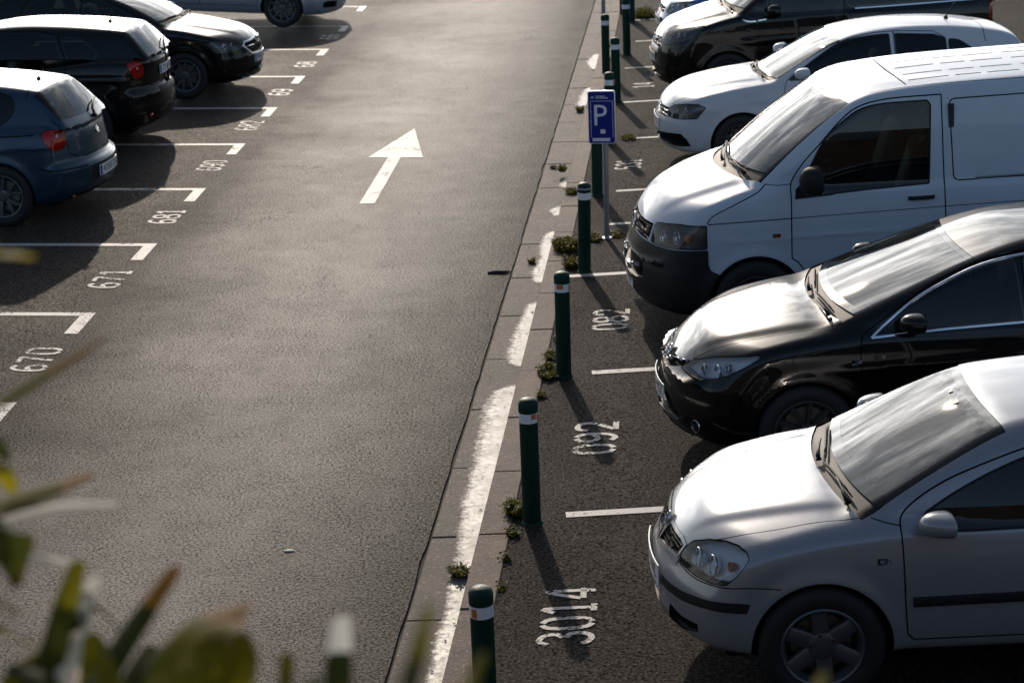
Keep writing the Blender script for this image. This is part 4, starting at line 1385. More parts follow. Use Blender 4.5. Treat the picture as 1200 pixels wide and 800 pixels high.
def silver_hatch(root):
    B = silver_body()
    door = smooth([(2.08, 1.272), (1.807, 1.222), (1.507, 1.132), (1.337, 1.058), (1.225, .985), (1.184, .93), (1.184, .86), (1.187, .80), (1.193, .654), (1.20, .494), (1.21, .37)], 4)+[(1.24, .335), (2.08, .335), (2.09, .6), (2.085, .9)]
    outfit(B, root, dict(paint=P_SILVER, cowl=(.885, .26, .665, 1.02, .22, .645), ws=(.985, .235, .648, 1.685, .15, .515), wsin=.05, rw=(3.60, -.18, .50, 4.05, -.20, .58), rglass=M_TGLASS, wtrim=M_TRIM,
        doors=[dict(name='door', pts=door, wins=[([(1.275, .885), (1.305, .95), (1.42, 1.02), (1.585, 1.10), (1.79, 1.175), (2.03, 1.228), (2.05, .888), (1.55, .880)], [.02, .03, .1, .1, .1, .02, .02, .05])], handle=(1.93, .80), strip=[(1.235, .537), (2.07, .545)], gap=.008),
               dict(name='rear_door', pts=[(2.095, .335), (2.78, .335), (2.9, .50), (2.98, .7), (2.99, .90), (2.86, 1.215), (2.5, 1.285), (2.09, 1.272), (2.09, .9), (2.095, .6)], wins=[([(2.13, .890), (2.11, 1.235), (2.5, 1.245), (2.82, 1.20), (2.95, .90)], [.02, .02, .1, .1, .03])], handle=(2.80, .83), strip=[(2.11, .545), (2.83, .55)])],
        quarters=[([(3.02, .91), (2.93, 1.17), (3.2, 1.11), (3.36, .985), (3.3, .93)], .03)],
        lines=[('side', [(1.05, .935), (1.12, .918), (1.186, .905)], .005), ('top', smooth([(.13, .367), (.226, .415), (.362, .522), (.564, .582), (.808, .613), (1.0, .65)]), .006),
               (40, smooth([(.15, .367, .626), (.21, .536, .603), (.344, .694, .616), (.458, .746, .632), (.6, .77, .628)]), .006)],
        lamps=[dict(pts=[(.15, .372, .634), (.172, .366, .69), (.213, .393, .735), (.284, .463, .770), (.36, .538, .792), (.414, .616, .797), (.447, .675, .787), (.455, .705, .764), (.42, .714, .712), (.385, .708, .672), (.345, .691, .630), (.284, .634, .618), (.212, .527, .616)], a=40, floor=M_REFL, bowls=[(.47, .69, .05, 'f'), (.58, .69, .052, 'f'), (.665, .715, .024, 'f', 'amber')]),
               dict(pts=[(3.96, .70, .70), (3.96, .66, .96), (4.2, .55, .93), (4.25, .5, .72)], a=-40, tail=1)],
        grille=dict(pts=[(.03, .606), (.12, .618), (.23, .638), (.345, .650), (.352, .698), (.29, .708), (.07, .702), (.045, .66)], frame=.016, slats=[(z, .06, .33, .009, M_TRIM) for z in (.630, .650, .670, .688)]), gframe_mat=P_SILVER,
        intakes_front=[[(-.29, .31), (.29, .31), (.27, .40), (-.27, .40)]],
        areas=[('trim', 45, [(.062, .27, .51), (.131, .465, .515), (.26, .657, .537), (.40, .74, .552), (.455, .753, .548), (.44, .752, .502), (.26, .666, .493), (.147, .500, .470), (.063, .272, .468)]),
               ('intake', 45, [(.092, .391, .408), (.145, .506, .385), (.211, .611, .389), (.213, .61, .345), (.147, .468, .302), (.093, .348, .306)])],
        arch=.345, badge=(.705, .04, 'wing', .45), plate=(.50, '6071 DWL'), rplate=(.78, '6071 DWL'),
        wheel=dict(y=.69, R=.312, rim=.205, style=ST6), mirror=(1.375, .845, .955, (.13, .20, .125), None),
        wipers=[((.965, -.52), (.955, -.27), (.995, -.49), (.925, -.02)), ((.905, .02), (.965, .27), (.945, .02), (1.03, .46))],
        repeater=(1.095, .748, M_SATIN), interior=(((1.0, 1.42, .885, .60), [(1.62, -.33, .52), (1.62, .33, .52)], (1.50, -.33, .83)), dict(rear=(2.55, .60, .52, .5))), antenna=(3.3,)))

    mb = MB()
    for (x, y, a, b_) in ((1.585, -.03, .035, .05), (1.60, .12, .02, .025)):
        q = [B.sz(x-a/2, y-b_/2), B.sz(x+a/2, y-b_/2), B.sz(x+a/2, y+b_/2), B.sz(x-a/2, y+b_/2)]
        n = B.normal(np.array(q)); mb.add([tuple(p_+n_*.001) for p_, n_ in zip(q, n)], [(0, 1, 2, 3)])
    mb.build('windscreen_sticker', [M_STICK], root, smooth=False)
    rm = MB(); rm.ellipsoid((1.66, 0, 1.19), (.02, .11, .03), 16, 8, 0, .8); rm.tube([(1.66, 0, 1.20), (1.70, 0, 1.26)], .008, 6); rm.build('interior_mirror', [M_INT], root)

def black_sedan(root):
    B = black_body()
    door = smooth([(2.25, 1.357), (2.0, 1.308), (1.725, 1.21), (1.514, 1.10), (1.33, .985), (1.235, .92), (1.215, .82), (1.22, .66), (1.225, .45)], 4)+[(1.25, .31), (2.25, .31), (2.26, .6), (2.255, .95)]
    outfit(B, root, dict(paint=P_BLACK, cowl=(1.0, .30, .64, 1.14, .27, .63), ws=(1.10, .27, .645, 1.925, .18, .52), rw=(3.45, -.18, .50, 3.98, -.20, .58), rglass=M_TGLASS, wtrim=M_GLOSSBLK, trimw=.016,
        doors=[dict(name='door', pts=door, wins=[([(1.30, .925), (1.514, 1.07), (1.725, 1.178), (2.001, 1.268), (2.20, 1.310), (2.23, .965), (1.705, .947)], [.02, .1, .1, .1, .02, .02, .1])], handle=(2.10, .84)),
               dict(name='rear_door', pts=[(2.265, .31), (2.95, .31), (3.05, .5), (3.13, .7), (3.16, .98), (3.02, 1.30), (2.65, 1.368), (2.26, 1.358), (2.265, .95)], wins=[([(2.29, .968), (2.27, 1.315), (2.65, 1.33), (2.95, 1.27), (3.1, .99)], [.02, .02, .1, .1, .03])], handle=(2.98, .88))],
        quarters=[([(3.17, 1.0), (3.06, 1.26), (3.3, 1.2), (3.48, 1.07), (3.42, 1.015)], .03)],
        lines=[('top', smooth([(.21, .385), (.243, .41), (.395, .49), (.556, .54), (.8, .585), (1.127, .648)]), .005)],
        lamps=[dict(pts=[(.142, .335, .65), (.22, .399, .712), (.343, .527, .766), (.47, .64, .80), (.60, .715, .826), (.605, .727, .812), (.511, .731, .76), (.382, .693, .69), (.299, .636, .65), (.233, .557, .637), (.183, .452, .642)], a=40, floor=M_REFL, r=.006, bowls=[(.52, .685, .04, 'f', 'lens'), (.62, .70, .045, 'f'), (.66, .735, .03, 'f')]),
               dict(pts=[(4.1, .72, .72), (4.1, .70, .98), (4.42, .5, .98), (4.46, .45, .76)], a=-40, tail=1)],
        grille=dict(pts=[(-.34, .655), (-.20, .606), (0, .575), (.20, .606), (.34, .655), (.37, .70), (.2, .672), (0, .662), (-.2, .672), (-.37, .70)], whole=1, slats=[(.618, 0, .16, .014, M_CHROME), (.632, .06, .36, .016, M_CHROME)], vee=.17, inset=-.004),
        areas=[('intake', 'front', [(.0, .30), (.40, .29), (.46, .36), (.30, .46), (.0, .47)])],
        bands=[], arch=.345, badge=(.655, .05, 'oval', .5), plate=(.45, '2745 HKZ'), rplate=(.70, '2745 HKZ'),
        wheel=dict(y=.70, R=.312, rim=.215, style=ST10, mat=M_DARKRIM), mirror=(1.56, .86, 1.02, (.12, .19, .125), -.12),
        wipers=[((1.06, -.50), (1.03, -.25), (1.10, -.50), (1.05, -.05)), ((1.02, .02), (1.06, .28), (1.06, .02), (1.13, .46))],
        repeater=(1.187, .762, M_SATIN), interior=(((1.1, 1.52, .90, .62), [(1.74, -.34, .54), (1.74, .34, .54)], (1.62, -.34, .86)), dict(rear=(2.70, .60, .54, .52))), antenna=(3.3,)))
    for sg in SIDES:
        side_band(B, root, 'window_chrome', smooth([(1.285, .905), (1.514, 1.078), (1.725, 1.187), (2.001, 1.288), (2.3, 1.338), (2.65, 1.352), (2.98, 1.295), (3.2, 1.22), (3.5, 1.06)]), sg, .018, .007, M_CHROME, 50)
        side_band(B, root, 'window_chrome', smooth([(1.285, .905), (1.705, .932), (2.23, .951), (2.8, .965), (3.45, .99)]), sg, .018, .007, M_CHROME, 40)
        # satin strip along the lower edge of the bumper
        ys = np.linspace(.02, .46, 14)
        Q = np.array([B.sx(sg*y, .225+.10*(1-(y/.46))**1.5 if True else .3) for y in ys]); N = B.normal(Q)
        mb = MB(); strip(mb, Q, N, .03, .010); mb.F += [f[::-1] for f in mb.F]; mb.M += mb.M
        mb.build('bumper_strip', [M_SATIN], root)
        q = B.sx(sg*.60, .33); roundel(root, q, (-1, sg*.6, 0), .045, '', name='fog_lamp')

def white_van(root):
    B = van_body()
    dout = smooth([(1.198, 1.10), (1.205, 1.21), (1.297, 1.345), (1.433, 1.482), (1.587, 1.635), (1.739, 1.738), (1.967, 1.785), (2.372, 1.792)], 4)
    door = dout+[(2.37, 1.351), (2.375, .883), (2.38, .40), (2.36, .33), (1.32, .33), (1.29, .52), (1.235, .60), (1.19, .63), (1.19, .785), (1.193, .95)]
    panel = rpoly([(2.445, 1.145), (2.43, 1.755), (4.45, 1.765), (4.47, 1.13)], .05, 4)
    ribs = []
    for (y0, y1) in ((-.50, -.455), (-.025, .02), (.25, .295)):
        xs = [(2.19, 2.50), (2.555, 2.75), (2.80, 3.05), (3.12, 3.5), (3.56, 3.95), (4.0, 4.4)]
        for (a, b) in xs: ribs.append([(a, y0+.010), (b, y0+.010), (b, y1-.010), (a, y1-.010)])
    outfit(B, root, dict(paint=P_VANW, cowl=(.735, .40, .78, .90, .30, .77), ws=(.86, .30, .775, 1.60, .18, .68), wsin=.05, wtrim=M_TRIM,
        doors=[dict(name='door', pts=door, wins=[(smooth([(1.30, 1.10), (1.305, 1.20), (1.421, 1.425), (1.518, 1.552), (1.702, 1.690), (1.83, 1.735), (1.96, 1.748)], 3)+[(2.262, 1.750), (2.282, 1.720), (2.251, 1.142), (1.774, 1.128), (1.528, 1.115)], .01)], handle=(2.19, 1.035), hmat=M_TRIM, gap=.010)],
        blackouts=[[(1.225, 1.085), (1.235, 1.16), (1.30, 1.21), (1.55, 1.13), (1.52, 1.098)]],
        lines=[('side', [(.557, .937), (.882, .941), (1.188, .944)], .008), ('side', [(1.195, .944), (1.667, .949), (2.37, .955)], .006), ('side', [(2.38, .955), (4.70, .955)], .006),
               ('side', smooth([(.557, .937), (.558, .959), (.608, 1.006), (.758, 1.072), (.893, 1.13), (.961, 1.164), (1.009, 1.207)]), .008), ('side', [(1.009, 1.207), (1.10, 1.195), (1.20, 1.20)], .006),
               ('top', [(2.118, 0), (2.125, .25), (2.135, .49), (2.14, .60)], .012),
               ('side', panel+[panel[0]], .010), ('top', smooth([(1.60, .62), (1.787, .632), (2.156, .665), (3.009, .70), (4.6, .70)]), .008)],
        areas=[('intake', 'front', [(.0, .60), (.35, .60), (.48, .57), (.50, .45), (.30, .42), (.0, .42)]),
               ('bumper', 35, [(.0, .0, .742), (.07, .121, .738), (.134, .469, .733), (.242, .694, .728), (.389, .842, .738), (.551, .868, .737), (.549, .870, .62), (.565, .874, .575), (.625, .886, .545), (.70, .89, .30), (.70, .89, .14), (.0, .0, .14)])]
              + [('rib', 'top', r) for r in ribs],
        lamps=[dict(pts=[(.151, .504, .744), (.19, .474, .868), (.212, .501, .889), (.36, .736, .921), (.545, .863, .926), (.543, .869, .745), (.389, .839, .748), (.242, .69, .738)], a=42, depth=.07, floor=M_LAMPDK, r=.012, bowls=[(.60, .80, .065, 'f'), (.74, .82, .06, 'f'), (.82, .83, .035, 'f', 'amber')])],
        grille=dict(pts=[(-.46, .745), (0, .755), (.46, .745), (.455, .872), (.3, .868), (0, .86), (-.3, .868), (-.455, .872)], whole=1, slats=[(.772, 0, .45, .012, M_TRIM), (.802, 0, .45, .03, M_BUMP), (.838, 0, .45, .03, M_BUMP)], inset=.0),
        bumper=M_BUMP, arch=.37, archmat=P_VANW, badge=(.80, .068, 'vw', .15), plate=(.36, '8830 FRP'), rplate=(.95, '8830 FRP'),
        wheel=dict(y=.80, R=.325, rim=.205, style=ST10, mat=M_DARKRIM), mirror=(1.365, 1.03, 1.255, (.13, .235, .23), 9), mirrormat=M_TRIM,
        wipers=[((.90, -.55), (.87, -.25), (.93, -.56), (.84, -.05)), ((.80, -.05), (.86, .30), (.84, -.03), (.93, .55))],
        repeater=(1.075, .818, M_AMBER), interior=(((.95, 1.34, 1.10, .74), [(1.62, -.42, .86), (1.62, .42, .86)], (1.50, -.42, 1.10)), {})))
    # light bar of the bumper intake and bulkhead behind the seats
    mb = MB(); mb.box((2.42, -.80, .35), (2.46, .80, 1.72)); mb.build('bulkhead', [M_INT], root)
    for sg in SIDES:
        ys = np.linspace(.12, .46, 10); Q = np.array([B.sx(sg*y, .475+.06*(y/.46)) for y in ys]); N = B.normal(Q)
        mb = MB(); strip(mb, Q, N, .045, .02); mb.F += [f[::-1] for f in mb.F]; mb.M += mb.M
        mb.build('intake_bar', [M_SATIN], root)

def white_hatch(root):
    B = polo_body()
    outfit(B, root, dict(paint=P_WHITE, cowl=(1.05, .30, .63, 1.18, .27, .63), ws=(1.14, .26, .645, 1.875, .18, .525), rw=(3.82, -.14, .50, 3.98, -.14, .56), rglass=M_TGLASS, wtrim=M_GLOSSBLK, trimw=.012,
        doors=[dict(name='door', pts=smooth([(2.48, 1.362), (2.2, 1.345), (1.95, 1.29), (1.75, 1.195), (1.5, 1.04), (1.34, .93), (1.30, .80), (1.31, .6)], 4)+[(1.33, .31), (2.48, .31), (2.49, .8)], wins=[(smooth([(1.37, .935), (1.548, 1.055), (1.79, 1.205), (2.003, 1.29), (2.233, 1.322), (2.43, 1.332)], 3)+[(2.44, .975), (1.9, .955)], .01)], handle=(2.34, .82)),
               dict(name='rear_door', pts=[(2.50, .31), (2.78, .31), (2.9, .5), (2.98, .7), (3.05, 1.0), (3.02, 1.28), (2.9, 1.345), (2.49, 1.364), (2.50, .8)], wins=[([(2.51, .977), (2.50, 1.332), (2.9, 1.308), (3.02, 1.27), (3.03, .99)], .02)], handle=(2.92, .86))],
        quarters=[([(3.07, .995), (3.06, 1.26), (3.167, 1.242), (3.336, 1.13), (3.38, 1.02)], .03)],
        lines=[('top', smooth([(.15, .43), (.20, .47), (.314, .542), (.46, .57), (.675, .613), (.965, .646), (1.2, .675)]), .007), ('top', smooth([(3.46, .0), (3.455, .30), (3.44, .50), (3.45, .56)]), .008)],
        lamps=[dict(pts=[(.11, .41, .642), (.17, .484, .690), (.288, .651, .722), (.397, .736, .728), (.474, .762, .694), (.378, .756, .582), (.16, .566, .560), (.105, .445, .566)], a=40, r=.008, bowls=[(.53, .635, .04, 'f', 'lens'), (.66, .65, .042, 'f')]),
               dict(pts=[(3.75, .70, .75), (3.75, .68, .95), (3.95, .55, .95), (3.98, .5, .75)], a=-40, tail=1)],
        grille=dict(pts=[(-.42, .548), (0, .54), (.42, .548), (.415, .65), (.12, .645), (0, .645), (-.12, .645), (-.415, .65)], whole=1, slats=[(.575, 0, .41, .012, M_CHROME), (.612, 0, .41, .012, M_CHROME)]),
        areas=[('intake', 40, [(.03, .20, .37), (.12, .52, .40), (.219, .68, .415), (.27, .725, .36), (.31, .735, .285), (.142, .55, .262), (.03, .25, .285)]), ('intake', 'front', [(.0, .29), (.22, .285), (.22, .37), (0, .37)])],
        arch=.335, badge=(.60, .055, 'vw', .3), plate=(.46, '4492 JTC'), rplate=(.72, '4492 JTC'),
        wheel=dict(y=.69, R=.30, rim=.205, style=ST12, mat=M_DARKRIM), mirror=(1.52, .84, 1.015, (.12, .19, .125), None),
        wipers=[((1.11, -.50), (1.09, -.25), (1.16, -.50), (1.10, -.05)), ((1.08, .02), (1.11, .28), (1.11, .02), (1.18, .46))],
        interior=(((1.2, 1.56, .89, .60), [(1.80, -.33, .52), (1.80, .33, .52)], (1.66, -.33, .84)), dict(rear=(2.65, .58, .52, .5))), antenna=(3.15,)))

def black_minivan(root):
    B = mini_body()
    outfit(B, root, dict(paint=P_BLACK, cowl=(.87, .28, .74, 1.0, .25, .74), ws=(.97, .24, .75, 1.76, .16, .64), rw=(4.10, -.06, .60, 4.24, -.06, .64), rglass=M_TGLASS,
        doors=[dict(name='door', pts=smooth([(2.30, 1.62), (2.0, 1.60), (1.75, 1.53), (1.5, 1.37), (1.36, 1.22), (1.33, 1.05), (1.25, .9), (1.24, .7)], 4)+[(1.26, .34), (2.30, .34), (2.31, 1.0)], wins=[(smooth([(1.42, 1.06), (1.43, 1.24), (1.56, 1.38), (1.78, 1.51), (2.02, 1.575)], 3)+[(2.27, 1.59), (2.28, 1.07)], .01)], handle=(2.18, .95))],
        quarters=[([(1.08, 1.055), (1.20, 1.16), (1.36, 1.30), (1.365, 1.06)], .02), ([(2.36, 1.12), (2.35, 1.59), (3.9, 1.60), (4.0, 1.15)], .04)],
        lines=[('top', smooth([(.12, .30), (.20, .43), (.367, .58), (.6, .66), (.966, .72)]), .007), ('side', [(3.3, .40), (3.32, 1.62)], .007)],
        lamps=[dict(pts=[(.105, .311, .785), (.168, .416, .842), (.367, .63, .932), (.578, .785, .968), (.565, .82, .937), (.41, .82, .82), (.314, .767, .785), (.114, .469, .712)], a=40, r=.008, bowls=[(.50, .80, .035, 'f', 'lens'), (.64, .84, .04, 'f'), (.72, .87, .03, 'f')]),
               dict(pts=[(4.13, .86, .86), (4.13, .84, 1.10), (4.24, .7, 1.10), (4.26, .7, .86)], a=-30, tail=1)],
        grille=dict(pts=[(-.36, .66), (0, .70), (.36, .66), (.39, .735), (.30, .787), (0, .77), (-.30, .787), (-.39, .735)], whole=1, slats=[(.70, 0, .36, .014, M_CHROME), (.725, 0, .37, .014, M_CHROME), (.75, 0, .34, .014, M_CHROME)]),
        areas=[('chrome', 'front', [(0, .60), (.30, .595), (.34, .60), (.33, .668), (0, .675)]), ('intake', 'front', [(0, .30), (.42, .30), (.40, .45), (0, .47)])], gframe_mat=M_SATIN,
        bands=[('window_chrome', [(1.05, 1.025), (1.093, 1.005), (1.15, .998), (1.215, .998)], .018, .007, M_CHROME), ('window_chrome', [(1.237, 1.003), (1.339, 1.016)], .018, .007, M_CHROME), ('roof_rail_strip', [(2.439, 1.088), (3.1, 1.10), (3.901, 1.118)], .022, .01, M_CHROME)],
        arch=.35, badge=(.742, .06, '', .2), plate=(.53, '1163 KBN'), rplate=(.8, '1163 KBN'), wheel=dict(y=.77, R=.312, rim=.21, style=ST5D, mat=M_DARKRIM),
        mirror=(1.45, .99, 1.13, (.12, .21, .17), None), wipers=[((.96, -.55), (.93, -.25), (1.0, -.56), (.95, -.05)), ((.91, .0), (.95, .30), (.95, .0), (1.02, .55))],
        repeater=(1.133, .891, M_SATIN), interior=(((1.1, 1.5, 1.0, .70), [(1.75, -.38, .66), (1.75, .38, .66)], (1.62, -.38, .98)), dict(rear=(2.7, .66, .66, .55)))))

def blue_hatch(root):
    B = blue_body()
    outfit(B, root, dict(paint=P_BLUE, cowl=(.97, .28, .64, 1.1, .25, .64), ws=(1.06, .25, .655, 1.80, .16, .535), rw=(3.56, -.14, .53, 3.865, -.22, .585), rwin=.045, wtrim=M_TRIM,
        doors=[dict(name='door', pts=smooth([(2.52, 1.36), (2.2, 1.34), (1.95, 1.29), (1.7, 1.18), (1.4, 1.03), (1.26, .92), (1.24, .80), (1.25, .6)], 4)+[(1.27, .31), (2.52, .31), (2.53, .8)], wins=[(smooth([(1.32, .93), (1.5, 1.05), (1.74, 1.18), (1.98, 1.28), (2.25, 1.318)], 3)+[(2.48, 1.325), (2.48, .965), (1.9, .945)], .01)], handle=(2.38, .83))],
        quarters=[(smooth([(2.57, .975), (2.56, 1.325), (2.95, 1.315), (3.20, 1.295), (3.30, 1.26), (3.33, 1.19), (3.31, 1.10), (3.20, 1.0)], 3), .01)],
        lines=[('side', [(2.55, .86), (3.0, .885), (3.223, .905), (3.56, .925)], .012), ('top', smooth([(3.46, 0), (3.455, .25), (3.445, .42), (3.45, .55)]), .007),
               (-40, smooth([(3.70, .62, 1.05), (3.80, .62, .98), (3.935, .672, .80), (3.98, .68, .70), (4.06, .55, .655), (4.1, .2, .66)]), .008), (-30, smooth([(3.62, .775, .60), (3.75, .775, .573), (3.95, .69, .568), (4.03, .5, .565)]), .012)],
        lamps=[dict(pts=[(3.617, .716, .935), (3.68, .665, .968), (3.86, .60, .962), (3.925, .665, .815), (3.893, .707, .772), (3.754, .727, .755), (3.66, .74, .85)], a=-42, tail=1, r=.02, bowls=[(.62, .90, .05), (.64, .80, .035)]),
               dict(pts=[(.11, .40, .64), (.2, .52, .71), (.4, .73, .73), (.42, .75, .66), (.16, .55, .58)], a=40, bowls=[(.55, .65, .04, 'f')])],
        areas=[('trim', 'rear', [(0, .40), (.34, .40), (.36, .55), (0, .55)]), ('trim', 'rear', [(0, .22), (.62, .22), (.60, .30), (0, .30)])],
        arch=.345, rbadge=(.85, .038, 'disc', .35), rplate=(.475, '4358 DSJ'), plate=(.45, '4358 DSJ'), grille=dict(pts=[(.03, .57), (.2, .56), (.24, .65), (.04, .66)]),
        wheel=dict(y=.70, R=.312, rim=.215, style=ST5D), mirror=(1.45, .86, 1.0, (.12, .19, .125), None), repeater=(1.15, .72, M_AMBER),
        interior=(((1.15, 1.5, .90, .60), [(1.74, -.33, .52), (1.74, .33, .52)], (1.62, -.33, .86)), dict(rear=(2.65, .58, .55, .5))), antenna=(3.38, 0, .11, .5)))
    rear_extras(B, root, 3.875, 3.83, .05, .42, .58)
    for sg in SIDES:
        mb = MB(); q = B.sxr(sg*.55, .275); mb.ellipsoid(tuple(q), (.012, .05, .018), 12, 6); mb.build('rear_reflector', [M_REDREFL], root)

def rear_extras(B, root, x0, x1, y0, y1, zl):
    """rear wiper on the tailgate glass and the high brake lamp under the spoiler"""
    mb = MB()
    def p(x, y, o):
        q = B.sz(x, y); n = B.normal(q[None])[0]; return q+n*o
    mb.ellipsoid(tuple(p(x0+.035, y0, .012)), (.03, .03, .022), 12, 8)
    mb.tube([p(x0+.035, y0, .02), p(x0-.01, y0+.03, .035), p((x0+x1)/2-.03, (y0+y1)/2, .03), p(x1-.04, y1, .02)], [.016, .013, .01, .008], 8)
    mb.build('rear_wiper', [M_TRIM], root)

def black_hatch(root):
    B = dark_hatch_body()
    outfit(B, root, dict(paint=P_BLACK2, cowl=(.97, .28, .64, 1.1, .25, .64), ws=(1.06, .25, .655, 1.80, .16, .535), rw=(3.78, -.13, .54, 4.06, -.20, .60), rwin=.04, wtrim=M_GLOSSBLK,
        doors=[dict(name='door', pts=smooth([(2.22, 1.375), (2.0, 1.35), (1.85, 1.30), (1.65, 1.2), (1.4, 1.06), (1.26, .95), (1.24, .80), (1.25, .6)], 4)+[(1.27, .31), (2.22, .31), (2.23, .8)], wins=[(smooth([(1.34, .96), (1.5, 1.06), (1.7, 1.18), (1.9, 1.28), (2.05, 1.325)], 3)+[(2.19, 1.345), (2.19, .99), (1.8, .975)], .01)], handle=(2.08, .86)),
               dict(name='rear_door', pts=[(2.235, .31), (2.85, .31), (2.98, .5), (3.06, .7), (3.1, 1.02), (2.98, 1.345), (2.7, 1.385), (2.23, 1.378), (2.235, .8)], wins=[([(2.26, .995), (2.25, 1.345), (2.7, 1.35), (2.93, 1.315), (3.05, 1.03)], .03)], handle=(2.92, .90))],
        quarters=[([(3.13, 1.04), (3.02, 1.31), (3.25, 1.29), (3.45, 1.15), (3.42, 1.07)], .03)],
        lines=[('top', smooth([(3.55, 0), (3.55, .25), (3.56, .42), (3.58, .52)]), .007), (-35, smooth([(3.95, .60, 1.12), (4.06, .66, .95), (4.08, .68, .80), (4.12, .6, .73), (4.14, .2, .73)]), .008)],
        lamps=[dict(pts=[(3.786, .70, 1.03), (3.97, .63, 1.045), (4.06, .66, .92), (4.045, .69, .85), (3.914, .724, .835), (3.84, .724, .93)], a=-40, tail=1, r=.02, bowls=[(.63, .96, .045), (.65, .88, .03)]),
               dict(pts=[(.11, .40, .64), (.2, .52, .71), (.4, .73, .73), (.42, .75, .66), (.16, .55, .58)], a=40, bowls=[(.55, .65, .04, 'f')])],
        areas=[('trim', 'rear', [(0, .62), (.36, .62), (.33, .70), (0, .70)])],
        arch=.345, rplate=(.885, '7214 FLB'), plate=(.45, '7214 FLB'), grille=dict(pts=[(.03, .57), (.3, .56), (.34, .65), (.04, .66)]),
        wheel=dict(y=.70, R=.312, rim=.215, style=ST5D), mirror=(1.45, .86, 1.03, (.12, .19, .125), None),
        interior=(((1.15, 1.5, .92, .60), [(1.70, -.33, .54), (1.70, .33, .54)], (1.60, -.33, .88)), dict(rear=(2.65, .58, .56, .5))), antenna=(3.46, 0, .11, .5)))
    rear_extras(B, root, 4.06, 4.02, .02, .40, .6)
    for y in (-.06, .06):
        q = B.sxr(y, 1.035); mb = MB(); mb.lathe([(.035, 0), (.035, .006), (.028, .009), (.001, .009)], 'x', 18, at=tuple(q)); mb.build('tailgate_badge', [M_CHROME], root)
    for sg in SIDES:
        mb = MB(); q = B.sxr(sg*.52, .40); mb.box(tuple(q-np.array((.02, .09, .014))), tuple(q+np.array((.006, .09, .014))), 0, .005); mb.build('rear_reflector', [M_REDREFL], root)

def dark_sedan(root):
    B = sedan_body()
    outfit(B, root, dict(paint=P_DKSED, cowl=(1.03, .30, .65, 1.15, .27, .65), ws=(1.12, .27, .66, 1.895, .18, .54), rw=(3.38, -.16, .52, 3.90, -.18, .60), rglass=M_TGLASS,
        doors=[dict(name='door', pts=smooth([(2.25, 1.345), (2.0, 1.315), (1.75, 1.21), (1.5, 1.08), (1.33, .965), (1.25, .90), (1.22, .8), (1.23, .6)], 4)+[(1.26, .31), (2.25, .31), (2.26, .9)], wins=[(smooth([(1.36, .955), (1.53, 1.06), (1.75, 1.175), (1.98, 1.27)], 3)+[(2.21, 1.30), (2.21, .975), (1.8, .96)], .01)], handle=(2.1, .83)),
               dict(name='rear_door', pts=[(2.265, .31), (2.95, .31), (3.05, .5), (3.12, .7), (3.13, .98), (3.0, 1.27), (2.65, 1.35), (2.26, 1.348), (2.265, .9)], wins=[([(2.29, .98), (2.28, 1.305), (2.65, 1.31), (2.93, 1.24), (3.08, .995)], .03)], handle=(2.95, .86))],
        lines=[('top', smooth([(.17, .50), (.22, .54), (.43, .63), (.78, .665), (1.2, .72)]), .007)],
        lamps=[dict(pts=[(.567, .785, .742), (.452, .762, .772), (.273, .62, .74), (.156, .512, .625), (.211, .609, .60), (.433, .776, .605)], a=42, r=.01, floor=M_LAMPDK, bowls=[(.60, .68, .05, 'f'), (.71, .69, .045, 'f')]),
               dict(pts=[(4.1, .72, .75), (4.1, .70, .98), (4.33, .55, .98), (4.37, .5, .78)], a=-40, tail=1)],
        grille=dict(pts=[(-.30, .55), (0, .535), (.30, .55), (.44, .66), (.40, .69), (0, .70), (-.40, .69), (-.44, .66)], whole=1, frame=.02, slats=[(.64, .08, .40, .016, M_CHROME), (.60, .08, .36, .010, M_TRIM), (.57, .06, .32, .010, M_TRIM)]), gframe_mat=M_SATIN, gframe_off=.01,
        areas=[('intake', 'front', [(0, .28), (.40, .28), (.38, .36), (0, .37)])],
        bands=[], arch=.345, badge=(.685, .055, 'vw', .3), plate=(.47, '9056 CYG'), rplate=(.8, '9056 CYG'), wheel=dict(y=.71, R=.312, rim=.21, style=ST5D),
        mirror=(1.50, .87, 1.0, (.12, .19, .125), None), wipers=[((1.09, -.52), (1.07, -.25), (1.13, -.52), (1.07, -.05)), ((1.06, .02), (1.10, .28), (1.09, .02), (1.17, .48))],
        interior=(((1.2, 1.6, .90, .62), [(1.78, -.34, .54), (1.78, .34, .54)], (1.66, .34, .86)), dict(rear=(2.6, .6, .54, .5)))))
    ys = np.linspace(-.5, .5, 24); Q = np.array([B.sx(y, .235) for y in ys]); N = B.normal(Q)
    mb = MB(); strip(mb, Q, N, .02, .008); mb.F += [f[::-1] for f in mb.F]; mb.M += mb.M; mb.build('bumper_lip', [M_SATIN], root)

